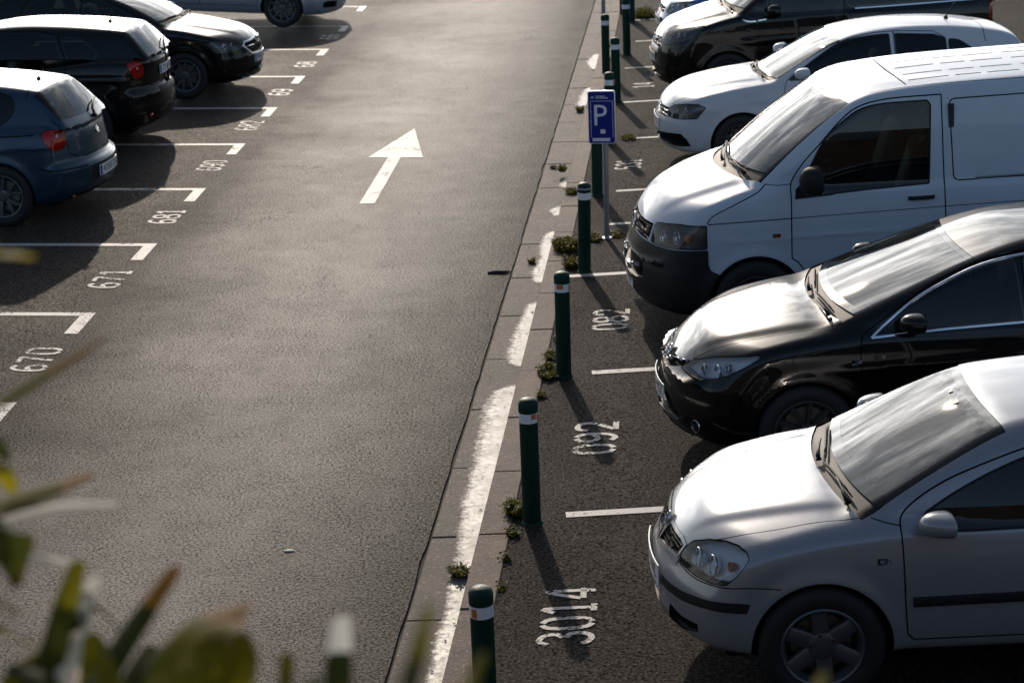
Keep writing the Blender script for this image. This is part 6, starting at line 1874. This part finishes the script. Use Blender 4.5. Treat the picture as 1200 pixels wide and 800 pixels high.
# ---- parking sign
M_POLE = mat('galvanised pole', (.30, .31, .34), .4, .7)
M_SIGNB = mat('sign blue', (.006, .014, .17), .45, spec=.25)
M_SIGNW = mat('sign white', (.62, .63, .66), .4)
M_SIGNRIM = mat('sign rim', (.66, .68, .72), .4)
sx, sy = .92, 17.86
sr = empty('parking_sign', (sx, sy, z_right(sx, sy)), 0)
tag(sr, 'blue parking sign with a white letter P on a thin grey pole', 'sign')
p = MB(); p.lathe([(.024, -.03), (.024, 1.40), (.001, 1.402)], 'z', 20); p.lathe([(.05, -.02), (.05, .008), (.026, .012)], 'z', 16); p.build('pole', [M_POLE], sr, auto=40)
bo = bpy.data.objects.new('sign_board', None); link(bo, sr); bo.location = (-.035, -.035, 1.155); bo.rotation_euler = (0, math.radians(-.6), math.radians(-9))
W, H = .125, .245
q = MB(); q.prism(rpoly([(-W, -H), (W, -H), (W, H), (-W, H)], .022, 5), -.045, 0, 0, lambda x, y, z: (x, -z-.0, y)); q.build('rim', [M_SIGNRIM], bo, auto=40)
q = MB(); q.prism(rpoly([(-W+.006, -H+.006), (W-.006, -H+.006), (W-.006, H-.008), (-W+.006, H-.008)], .018, 5), 0, .003, 0, lambda x, y, z: (x, -z, y)); q.build('face', [M_SIGNB], bo, smooth=False)
tv, tf = text_data('P', .30)
q = MB(); xs = [v[0] for v in tv]; ysv = [v[1] for v in tv]
sc = .190/(max(ysv)-min(ysv)); cx_ = (max(xs)+min(xs))/2; cy_ = (max(ysv)+min(ysv))/2
q.add([((v[0]-cx_)*sc*.98-.008, -.0048, (v[1]-cy_)*sc+.022) for v in tv], tf); q.build('letter', [M_SIGNW], bo, smooth=False)
q = MB(); f_ = lambda x, y, z: (x, -z, y)
for poly in ([(-.012, -.150), (.032, -.150), (.032, -.112), (-.012, -.112)], [(-.088, -.222), (.075, -.222), (.075, -.192), (-.088, -.192)]): q.prism(poly, .003, .0045, 0, f_)
for (x0, y0, x1, y1) in ((-.10, .150, .105, .1535), (-.10, -.185, -.0965, .150), (.1015, -.185, .105, .150)): q.prism([(x0, y0), (x1, y0), (x1, y1), (x0, y1)], .003, .0042, 0, f_)
for k in range(7): q.prism([(-.095+.004*k, .178+.006*(k % 3)), (-.089+.004*k, .178+.006*(k % 3)), (-.089+.004*k, .188+.006*(k % 2)), (-.095+.004*k, .188+.006*(k % 2))], .003, .0042, 0, f_)
for (x0, x1, y0) in ((-.05, -.022, .193), (-.018, .012, .193), (.016, .035, .193), (-.05, -.02, .176), (-.016, .02, .176), (.024, .062, .176)): q.prism([(x0, y0), (x1, y0), (x1, y0+.008), (x0, y0+.008)], .003, .0042, 0, f_)
q.build('lettering', [M_SIGNW], bo, smooth=False)
q = MB()
for k in range(2): q.prism([(-.104, .05-.09*k), (-.095, .05-.09*k), (-.095, .062-.09*k), (-.104, .062-.09*k)], .003, .0046, 0, f_)
q.build('arrow_mark', [M_SIGNW], bo, smooth=False)
tv, tf = text_data('ordenanza', .03)
q = MB(); q.add([(v[0]*.9-.006, -.0052, v[1]*.8-.207) for v in tv], tf); q.build('small_print', [M_SIGNB], bo, smooth=False) if False else None
pole = MB(); pole.lathe([(.03, -.02), (.03, 1.6), (.001, 1.602)], 'z', 16); po = pole.build('metal_post', [M_POLE], auto=40); po.location = (1.52, 29.6, z_right(1.52, 29.6)); tag(po, 'plain grey metal post behind the bollards at the top edge', 'post')

# ---- weeds along the kerb
def leafmat(name, a, b2, tr=.25):
    m = bpy.data.materials.new(name); m.use_nodes = True; t = NT(m); b = t.n['Principled BSDF']; out = t.n['Material Output']
    oi = t.node('ShaderNodeTexCoord'); n = t.noise(oi.outputs['Object'], 9, 3, .6)
    c = t.mix(t.mapr(n, .35, .65, 0, 1), tuple(a), tuple(b2)); t.link(c, b.inputs['Base Color']); b.inputs['Roughness'].default_value = .65; b.inputs['Specular IOR Level'].default_value = .12
    tl = t.node('ShaderNodeBsdfTranslucent'); t.link(c, tl.inputs['Color']); mx = t.node('ShaderNodeMixShader'); mx.inputs[0].default_value = tr
    t.link(b.outputs[0], mx.inputs[1]); t.link(tl.outputs[0], mx.inputs[2]); t.link(mx.outputs[0], out.inputs['Surface'])
    return m
M_WEED = leafmat('weed leaves', (.075, .085, .012), (.13, .12, .02), .35)
M_DRYW = leafmat('dry weed leaves', (.16, .11, .04), (.10, .085, .025), .3)
def weed(x, y, z, size, h, n, seed, dry, label, sx=1.0, sy=1.0):
    rnd = random.Random(seed); mb = MB()
    for _ in range(n):
        a = rnd.uniform(0, 6.283); r0 = size*math.sqrt(rnd.random())
        bx, by = math.cos(a)*r0*.55*sx, math.sin(a)*r0*.55*sy
        L = h*rnd.uniform(.5, 1.15)*(1.15-.5*r0/size); a2 = a+rnd.uniform(-.9, .9); lean = rnd.uniform(.2, 1.3)
        tip = np.array([bx+math.cos(a2)*L*lean*.8, by+math.sin(a2)*L*lean*.8, L*rnd.uniform(.45, 1)])
        base = np.array([bx, by, -.005]); mid = .55*(base+tip)+np.array([0, 0, L*.16])
        w = rnd.uniform(.004, .011)*(1+2*h)
        d = tip-base; u = np.cross(d, [0, 0, 1]); u = u/max(np.linalg.norm(u), 1e-6)*w
        mb.add([tuple(base-u*.5), tuple(base+u*.5), tuple(mid+u), tuple(mid-u), tuple(tip)], [(0, 1, 2, 3), (3, 2, 4)], 1 if rnd.random() < dry else 0)
        if rnd.random() < .45:
            e = mid+(tip-mid)*rnd.uniform(.2, .9)+np.array([rnd.gauss(0, .012), rnd.gauss(0, .012), rnd.uniform(0, .015)])
            s_ = w*rnd.uniform(1.1, 2.0); th = rnd.uniform(0, 6.28); dx, dy = math.cos(th)*s_, math.sin(th)*s_
            mb.add([(e[0]-dx, e[1]-dy, e[2]), (e[0]+dy*.7, e[1]-dx*.7, e[2]+s_*.3), (e[0]+dx, e[1]+dy, e[2]+s_*.2), (e[0]-dy*.7, e[1]+dx*.7, e[2]+s_*.4)], [(0, 1, 2, 3)], 1 if rnd.random() < dry else 0)
    o = mb.build('weed_clump', [M_WEED, M_DRYW], None, smooth=False); o.location = (x, y, z)
    return tag(o, label, 'weed', 'weeds along the kerb')
for k, (x, y, s_, h, n, dry, lab) in enumerate((
        (-.01, 11.28, .11, .10, 190, .12, 'yellow-green weed clump against the left foot of the bollard by the wet gutter'), (-.03, 10.95, .06, .05, 70, .1, 'small green weed below the bollard by the wet gutter'), (-.07, 10.57, .035, .035, 35, .2, 'tiny weed at the kerb edge beside the long bollard shadow'), (-.10, 10.16, .035, .03, 35, .1, 'tiny weed at the kerb edge just above the nearest bollard'),
        (.27, 13.95, .16, .08, 230, .15, 'wide low weed patch left of the bollard by the number 082'), (.29, 14.35, .09, .06, 90, .15, 'weed patch at the kerb edge behind the bollard by the number 082'), (.36, 14.75, .05, .05, 45, .1, 'thin weed at the kerb edge halfway to the bollard with two bands'), (.20, 13.45, .05, .05, 50, .1, 'small weed at the kerb edge in front of the bollard by the number 082'),
        (.52, 17.55, .20, .15, 300, .25, 'bushy weed left of the bollard with two bands'), (.55, 16.95, .12, .12, 170, .55, 'brownish weed at the left foot of the bollard with two bands'), (.80, 17.85, .13, .06, 120, .6, 'dry yellow weed at the foot of the parking sign pole'), (1.02, 17.95, .14, .04, 110, .7, 'dry straw-coloured weed right of the parking sign pole'),
        (.66, 19.75, .10, .08, 110, .2, 'green weed at the left foot of the bollard behind the sign'), (.60, 20.8, .08, .10, 80, .2, 'weed on the kerb edge left of the sign board'), (1.42, 22.35, .16, .06, 110, .2, 'low weed at the end of the bay line right of the sign board'), (2.30, 31.9, .30, .22, 240, .2, 'tall grass tuft at the top edge beside the far bollards'), (1.25, 24.9, .08, .10, 70, .3, 'weed by the kerb left of the bollard above the sign'))):
    weed(x, y, z_right(x, y)+.002, s_*.85, h*.75, int(n*1.25), 40+k, dry, lab, sy=2.0)
for k, (x, y, s_, h, n, dry, lab) in enumerate(((-.345, 10.48, .075, .07, 90, .25, 'small weed growing in the wet gutter near the bottom bollard'), (-.02+.27, 17.3, .05, .05, 50, .7, 'brown weed tuft in the gutter left of the bollard with two bands'), (1.0, 24.4, .09, .09, 80, .5, 'brown weed in the far gutter behind the sign'), (.56, 21.2, .05, .04, 40, .8, 'dry brown tuft in the gutter beside the sign board'))):
    weed(x-.05 if k else x, y, .0, s_, h, n, 80+k, dry, lab, sy=1.2)
# dead leaves and grit lying in the gutter and on the road
rnd = random.Random(5); mb = MB()
for _ in range(230):
    y = rnd.uniform(8.2, 32); f_ = rnd.random()
    x = KL(y)-.02-abs(rnd.gauss(0, .09)) if f_ < .55 else (KR(y)+abs(rnd.gauss(0, .10)) if f_ < .9 else rnd.uniform(-3, GL(y)))
    z = .004 if x < KL(y) else z_right(x, y)+.004
    s_ = rnd.uniform(.005, .016)*(1.6 if rnd.random() < .06 else 1); th = rnd.uniform(0, 6.28)
    dx, dy = math.cos(th)*s_, math.sin(th)*s_
    mb.add([(x-dx, y-dy, z), (x+dy*.5, y-dx*.5, z+s_*.25), (x+dx, y+dy, z+s_*.1), (x-dy*.5, y+dx*.5, z+s_*.35)], [(0, 1, 2, 3)], 0)
tag(mb.build('leaf_litter', [mat('dead leaves', (.055, .035, .02), .8)], smooth=False), kind='stuff')
st_ = MB(); st_.ellipsoid((0, 0, .003), (.035, .018, .007), 12, 8); so_ = st_.build('pebble', [mat('pale stone', (.6, .56, .5), .7)]); so_.location = (-1.38, 10.9, 0); tag(so_, 'small pale stone lying on the open road near the leaves', 'stone')
tw = MB(); tw.tube([(-.10, 0, .008), (-.03, .012, .012), (.05, -.004, .014), (.11, .01, .008)], [.010, .016, .014, .006], 8); two = tw.build('twig', [mat('bark', (.05, .035, .025), .8)]); two.location = (-.10, 16.95, 0); tag(two, 'short dark twig lying at the road edge beside the gutter', 'twig')

# ---- terrace the viewer stands on and its planting
ter = MB(); ter.box((-60, -40, -.1), (60, 2.05, 3.0)); ter.box((-60, 2.052, -.1), (60, 2.34, 3.42)); tag(ter.build('terrace', [concrete('terrace stone', (.06, .05, .042), (.04, .035, .03))], smooth=False), kind='structure')  # raised front parapet is unseen, added to darken reflections in the car sides
M_BLADE = leafmat('leaf blade', (.13, .12, .008), (.18, .155, .010), .6)
M_BLADEY = leafmat('yellowing leaf', (.20, .165, .010), (.14, .12, .008), .6)
M_BLADED = leafmat('dark leaf', (.026, .034, .008), (.055, .056, .008), .5)
M_TIP = leafmat('rusty leaf tip', (.28, .13, .012), (.20, .085, .010), .5)
M_PALE = leafmat('bleached leaf', (.85, .78, .66), (.72, .64, .50), .5)
def cam_point(px, py, d):
    """point seen at a place of the view at depth d (used to set the plants in front of the lens)"""
    f, H, p, ro = (CAM_P[k] for k in ('f', 'H', 'pitch', 'roll'))
    F = np.array((0, math.cos(p), -math.sin(p))); R0 = np.array((1., 0, 0)); U0 = np.cross(R0, F)
    Rr = R0*math.cos(ro)+U0*math.sin(ro); U = U0*math.cos(ro)-R0*math.sin(ro)
    return np.array((0, 0, H))+d*(F+(px-600)/f*Rr-(py-400)/f*U)
def blade(root, pts, w, mats, tip=0, fold=.25, name='leaf'):
    """strap leaf along 3D points; w: half widths; last 'tip' rings take the second material"""
    P = smooth([tuple(p) for p in pts], 5); P = [np.array(p) for p in P]; n = len(P)
    ws = np.interp(np.linspace(0, 1, n), np.linspace(0, 1, len(w)), w)
    V = []; F = []; M = []
    for i in range(n):
        d = P[min(i+1, n-1)]-P[max(i-1, 0)]; d /= np.linalg.norm(d)
        v = P[i]-np.array([0, 0, 4.75]); v /= np.linalg.norm(v)
        v = v+np.array([.12, 0, .22]); u = np.cross(d, v); u /= np.linalg.norm(u); nn = np.cross(u, d)
        for s_, k in ((-1, 0), (-.5, -.6), (0, -1), (.5, -.6), (1, 0)):
            V.append(P[i]+u*s_*ws[i]+nn*(k*fold*ws[i]))
    for i in range(n-1):
        for k in range(4):
            F.append((i*5+k, i*5+k+1, (i+1)*5+k+1, (i+1)*5+k)); M.append(1 if i >= n-1-tip else 0)
    return mesh_obj(name, V, F, mats, M, root)
def plant(name, foot, leaves, label):
    root = empty(name, foot); tag(root, label, 'plant', 'leafy plants in front of the lens')
    inv = np.array(foot)
    for (px, w, d, mats, tip) in leaves:
        P = [cam_point(a, b_, d+.02*i) for i, (a, b_) in enumerate(px)]
        base = np.array(foot)+np.array([random.uniform(-.06, .06), random.uniform(-.06, .06), 0])
        mid = .5*P[0]+.5*base; mid[1] = P[0][1]*.6+base[1]*.4
        pts = [base, mid]+P
        sc = d/2300.
        blade(root, [p-inv for p in pts], [w[0]*sc*.6, w[0]*sc*1.0]+[x*sc*1.2 for x in w], mats, tip)
    return root
B_, Y_, D_, T_, P_ = M_BLADE, M_BLADEY, M_BLADED, M_TIP, M_PALE
f1 = cam_point(-90, 900, 1.9); f1[2] = 3.4
f2 = cam_point(110, 950, 1.75); f2[2] = 3.4
f3 = cam_point(400, 980, 1.7); f3[2] = 3.4
f4 = cam_point(490, 1000, 1.3); f4[2] = 3.4
plant('foreground_plant', tuple(f1), [
    ([(-80, 530), (0, 474), (70, 430), (124, 396)], [10, 13, 11, 3], 2.0, [B_, T_], 6),
    ([(-80, 620), (0, 592), (60, 574), (108, 556)], [15, 18, 18, 9], 2.0, [B_, T_], 4),
    ([(-70, 640), (0, 606), (40, 590), (75, 580)], [10, 12, 12, 6], 2.0, [D_, B_], 0),
    ([(-60, 640), (0, 612), (70, 594), (137, 591)], [9, 11, 12, 7], 1.95, [P_, P_], 0),
    ([(-60, 310), (-10, 302), (20, 300), (42, 303)], [10, 16, 15, 5], 1.6, [Y_, Y_], 0),
    ([(-50, 690), (0, 646), (40, 652), (95, 662)], [8, 10, 11, 7], 1.95, [Y_, P_], 6),
    ([(-60, 600), (0, 615), (18, 650), (20, 688)], [16, 24, 20, 6], 1.85, [D_, D_], 0),
    ([(-60, 560), (-20, 545), (0, 550), (16, 578)], [12, 15, 15, 5], 1.9, [B_, Y_], 3),
    ([(-70, 790), (-10, 738), (20, 748), (60, 766)], [8, 11, 10, 5], 1.9, [Y_, Y_], 0),
    ([(-80, 500), (-40, 500), (-10, 510), (8, 540)], [10, 12, 12, 4], 1.9, [D_, B_], 0),
    ([(-80, 720), (-30, 700), (0, 705), (26, 722)], [12, 16, 14, 5], 1.9, [D_, B_], 0),
    ], 'spiky olive leaves with rusty tips reaching in from the left edge, out of focus')
plant('foreground_plant', tuple(f2), [
    ([(44, 850), (60, 775), (76, 712), (92, 658)], [15, 17, 16, 9], 1.85, [D_, B_], 5),
    ([(95, 860), (128, 785), (165, 725), (207, 664)], [16, 20, 19, 10], 1.75, [D_, T_], 4),
    ([(205, 860), (214, 790), (240, 742), (293, 708)], [22, 44, 40, 6], 1.7, [B_, T_], 4),
    ([(215, 850), (235, 770), (255, 738), (285, 728)], [14, 26, 24, 6], 1.66, [Y_, T_], 3),
    ([(180, 870), (186, 805), (200, 770), (228, 738)], [24, 32, 28, 10], 1.75, [D_, B_], 3),
    ([(250, 880), (266, 815), (278, 775), (282, 740)], [20, 28, 24, 6], 1.7, [B_, Y_], 0),
    ([(66, 840), (82, 772), (94, 745), (112, 752)], [9, 16, 20, 9], 1.85, [P_, P_], 0),
    ([(50, 820), (88, 722), (110, 712), (138, 738)], [10, 18, 22, 8], 1.9, [D_, D_], 0),
    ([(96, 800), (99, 705), (104, 690), (114, 676)], [6, 9, 10, 6], 1.9, [P_, P_], 0),
    ([(4, 880), (14, 820), (28, 785), (52, 762)], [16, 22, 18, 6], 1.85, [B_, Y_], 0),
    ([(140, 880), (152, 822), (166, 785), (176, 755)], [18, 24, 18, 6], 1.8, [D_, Y_], 0),
    ([(112, 880), (116, 805), (114, 775), (106, 742)], [16, 22, 18, 6], 1.8, [B_, B_], 0),
    ([(70, 880), (60, 825), (40, 795), (10, 780)], [16, 20, 16, 5], 1.8, [D_, B_], 0),
    ([(160, 880), (140, 830), (128, 800), (124, 770)], [12, 16, 14, 5], 1.7, [Y_, Y_], 0),
    ([(230, 880), (236, 840), (240, 812), (250, 790)], [16, 20, 16, 6], 1.7, [D_, B_], 0),
    ], 'dense clump of broad dark and yellow leaves in the lower left corner, out of focus')
plant('foreground_plant', tuple(f3), [
    ([(392, 870), (395, 815), (397, 775), (400, 722)], [14, 15, 14, 9], 1.65, [D_, P_], 4),
    ([(330, 870), (334, 820), (335, 795), (336, 766)], [4, 6, 8, 7], 1.7, [B_, Y_], 4),
    ([(365, 890), (362, 845), (360, 815), (374, 792)], [10, 12, 10, 5], 1.7, [D_, B_], 0),
    ], 'upright dark leaf with a pale tip at the bottom edge, out of focus')
plant('foreground_plant', tuple(f4), [
    ([(462, 880), (476, 810), (490, 765), (503, 708)], [9, 12, 11, 4], 1.25, [D_, B_], 6),
    ([(520, 880), (535, 830), (550, 800), (568, 764)], [8, 11, 10, 4], 1.3, [B_, Y_], 0),
    ], 'slender blurred leaf in front of the wet gutter at the bottom edge')
f5 = cam_point(960, 1000, 1.5); f5[2] = 3.4
plant('foreground_plant', tuple(f5), [([(952, 880), (955, 840), (958, 815), (966, 788)], [8, 10, 10, 5], 1.5, [Y_, Y_], 0)], 'single blurred yellow leaf tip at the bottom edge below the silver hatchback wheel')

# ---- the cars
def car(name, fn, T, h, tilt, label, cat='car', group=None):
    r = empty(name, T); r.rotation_euler = (0, -tilt, R(h))
    fn(r); tag(r, label, cat, group)
    return r
GR1 = 'cars parked nose to the kerb on the right'; GL1 = 'cars parked in the bays on the left'
CARS = [
 ('silver_hatchback', silver_hatch, (0.6707, 9.3897, 0.0773), 0, .02, 'silver hatchback with black bumper strips, parked nearest on the right', 'car', GR1),
 ('black_sedan', black_sedan, (0.9703, 12.3483, 0.074), 0, .025, 'glossy black sedan with chrome window trim between the silver hatchback and the white van', 'car', GR1),
 ('white_van', white_van, (0.9698, 15.3699, 0.0591), 2, .035, 'white cargo van with a dark grey bumper and ribbed roof', 'van', GR1),
 ('white_hatchback', white_hatch, (1.65, 21.15, 0.0688), 0, .02, 'white hatchback with dark windows parked beyond the white van', 'car', GR1),
 ('black_minivan', black_minivan, (1.9, 25.0, 0.0662), 2, .02, 'tall black minivan with a chrome side strip beyond the white hatchback', 'van', GR1),
 ('blue_compact_car', small_blue_car, (2.25, 28.5, 0.0642), 2, .02, 'bright blue compact car peeking out behind the black minivan at the top edge', 'car', GR1),
 ('blue_hatchback', blue_hatch, (-8.1, 20.35, 0.0725), -8, -.015, 'dark blue hatchback seen from behind, nearest on the left', 'car', GL1),
 ('black_hatchback', black_hatch, (-8.13, 23.65, 0.0761), -4, -.015, 'black hatchback seen from behind, parked next to the blue hatchback', 'car', GL1),
 ('charcoal_sedan', dark_sedan, (-3.3, 26.6, 0.0065), 174, .015, 'charcoal sedan with a bright hood facing the road on the left', 'car', GL1),
 ('silver_estate', silver_estate, (-2.62, 32.7, 0.0022), 172, .04, 'pale silver car at the top left edge showing its sill and alloy wheel', 'car', GL1),
]
for a in CARS: car(*a)
def make_camera():
    f, H, p, ro = (CAM_P[k] for k in ('f', 'H', 'pitch', 'roll'))
    F = Vector((0, math.cos(p), -math.sin(p))); R0 = Vector((1, 0, 0)); U0 = R0.cross(F)
    Rr = R0*math.cos(ro)+U0*math.sin(ro); U = U0*math.cos(ro)-R0*math.sin(ro)
    cd = bpy.data.cameras.new('camera'); cd.sensor_fit = 'HORIZONTAL'; cd.sensor_width = 36.0
    cd.lens = f/1200*36.0; cd.clip_end = 2000; cd.clip_start = .05
    cd.dof.use_dof = True; cd.dof.focus_distance = 12.0; cd.dof.aperture_fstop = 4.6
    o = bpy.data.objects.new('camera', cd); COL.objects.link(o)
    m = Matrix((Rr, U, -F)).transposed().to_4x4(); m.translation = (0, 0, H)
    o.matrix_world = m
    scene.camera = o
CLOUD = .05
GLOW = 4.2
SUN_EL, SUN_AZ = 23.3, -7.0      # azimuth from +Y, positive to the right
def make_world():
    w = bpy.data.worlds.new('World'); scene.world = w; w.use_nodes = True
    t = NT(w); bg = t.n['Background']
    sky = t.node('ShaderNodeTexSky'); sky.sky_type = 'NISHITA'; sky.sun_disc = False
    sky.sun_elevation = R(SUN_EL); sky.sun_rotation = R(SUN_AZ); sky.altitude = 20
    sky.air_density = 1.0; sky.dust_density = .35; sky.ozone_density = 1.0
    # broken cloud, brighter toward the sun because it takes its light from the sky behind it
    co = t.coord('Generated')
    sep = t.node('ShaderNodeSeparateXYZ'); t.link(co, sep.inputs[0])
    z = t.math('ADD', t.math('MAXIMUM', sep.outputs['Z'], 0.0), .16)
    px = t.math('DIVIDE', sep.outputs['X'], z); py = t.math('DIVIDE', sep.outputs['Y'], z)
    cmb = t.node('ShaderNodeCombineXYZ'); t.link(px, cmb.inputs[0]); t.link(py, cmb.inputs[1])
    mp = t.node('ShaderNodeMapping'); mp.inputs['Scale'].default_value = (2.1, 2.1, 6.0); mp.inputs['Rotation'].default_value = (.18, -.25, .4); t.link(co, mp.inputs['Vector'])
    n = t.noise(mp.outputs[0], 1.9, 10, .62, .5)
    sd_ = Vector((math.sin(R(SUN_AZ)), math.cos(R(SUN_AZ)), .25)).normalized()
    dt = t.node('ShaderNodeVectorMath'); dt.operation = 'DOT_PRODUCT'; t.link(co, dt.inputs[0]); dt.inputs[1].default_value = sd_
    near = t.mapr(dt.outputs['Value'], -.25, .95, 0, 1)
    fac = t.math('MULTIPLY', t.mapr(n, .40, .60, .1, 1), t.mapr(near, .15, .55, .03, .95))
    hz = t.math('MULTIPLY', t.mapr(sep.outputs['Z'], .02, .30, .85, 0), t.mapr(near, .2, .6, .25, 1))
    fac = t.math('MAXIMUM', fac, hz)
    bw = t.node('ShaderNodeRGBToBW'); t.link(sky.outputs[0], bw.inputs[0])
    lum = t.math('MULTIPLY', bw.outputs[0], t.math('ADD', t.math('ADD', 1.1, t.math('MULTIPLY', t.math('POWER', near, 2.0), CLOUD)), t.math('MULTIPLY', t.math('POWER', near, 22.0), GLOW)))
    body = t.mapr(t.noise(mp.outputs[0], 4.6, 9, .66, .3), .34, .64, .45, 1.25)
    lum = t.math('MULTIPLY', lum, body)
    cl = t.mix(1.0, lum, (1.0, .985, .96), 'MULTIPLY')
    c = t.mix(fac, sky.outputs[0], cl)
    t.link(c, bg.inputs['Color']); bg.inputs['Strength'].default_value = .14
    sd = bpy.data.lights.new('sun', 'SUN'); sd.energy = 3.7; sd.angle = R(.8); sd.color = (1, .86, .71)
    so = bpy.data.objects.new('sun', sd); COL.objects.link(so)
    d = Vector((math.sin(R(SUN_AZ))*math.cos(R(SUN_EL)), math.cos(R(SUN_AZ))*math.cos(R(SUN_EL)), math.sin(R(SUN_EL))))
    so.rotation_euler = d.to_track_quat('Z', 'Y').to_euler()
    vs = scene.view_settings; vs.view_transform = 'Standard'; vs.look = 'None'; vs.gamma = 1; vs.exposure = EXPOSURE
    vs.use_curve_mapping = False
    scene.cycles.max_bounces = 8; scene.cycles.transparent_max_bounces = 12
    scene.cycles.use_denoising = True
EXPOSURE = -0.12
make_camera(); make_world()
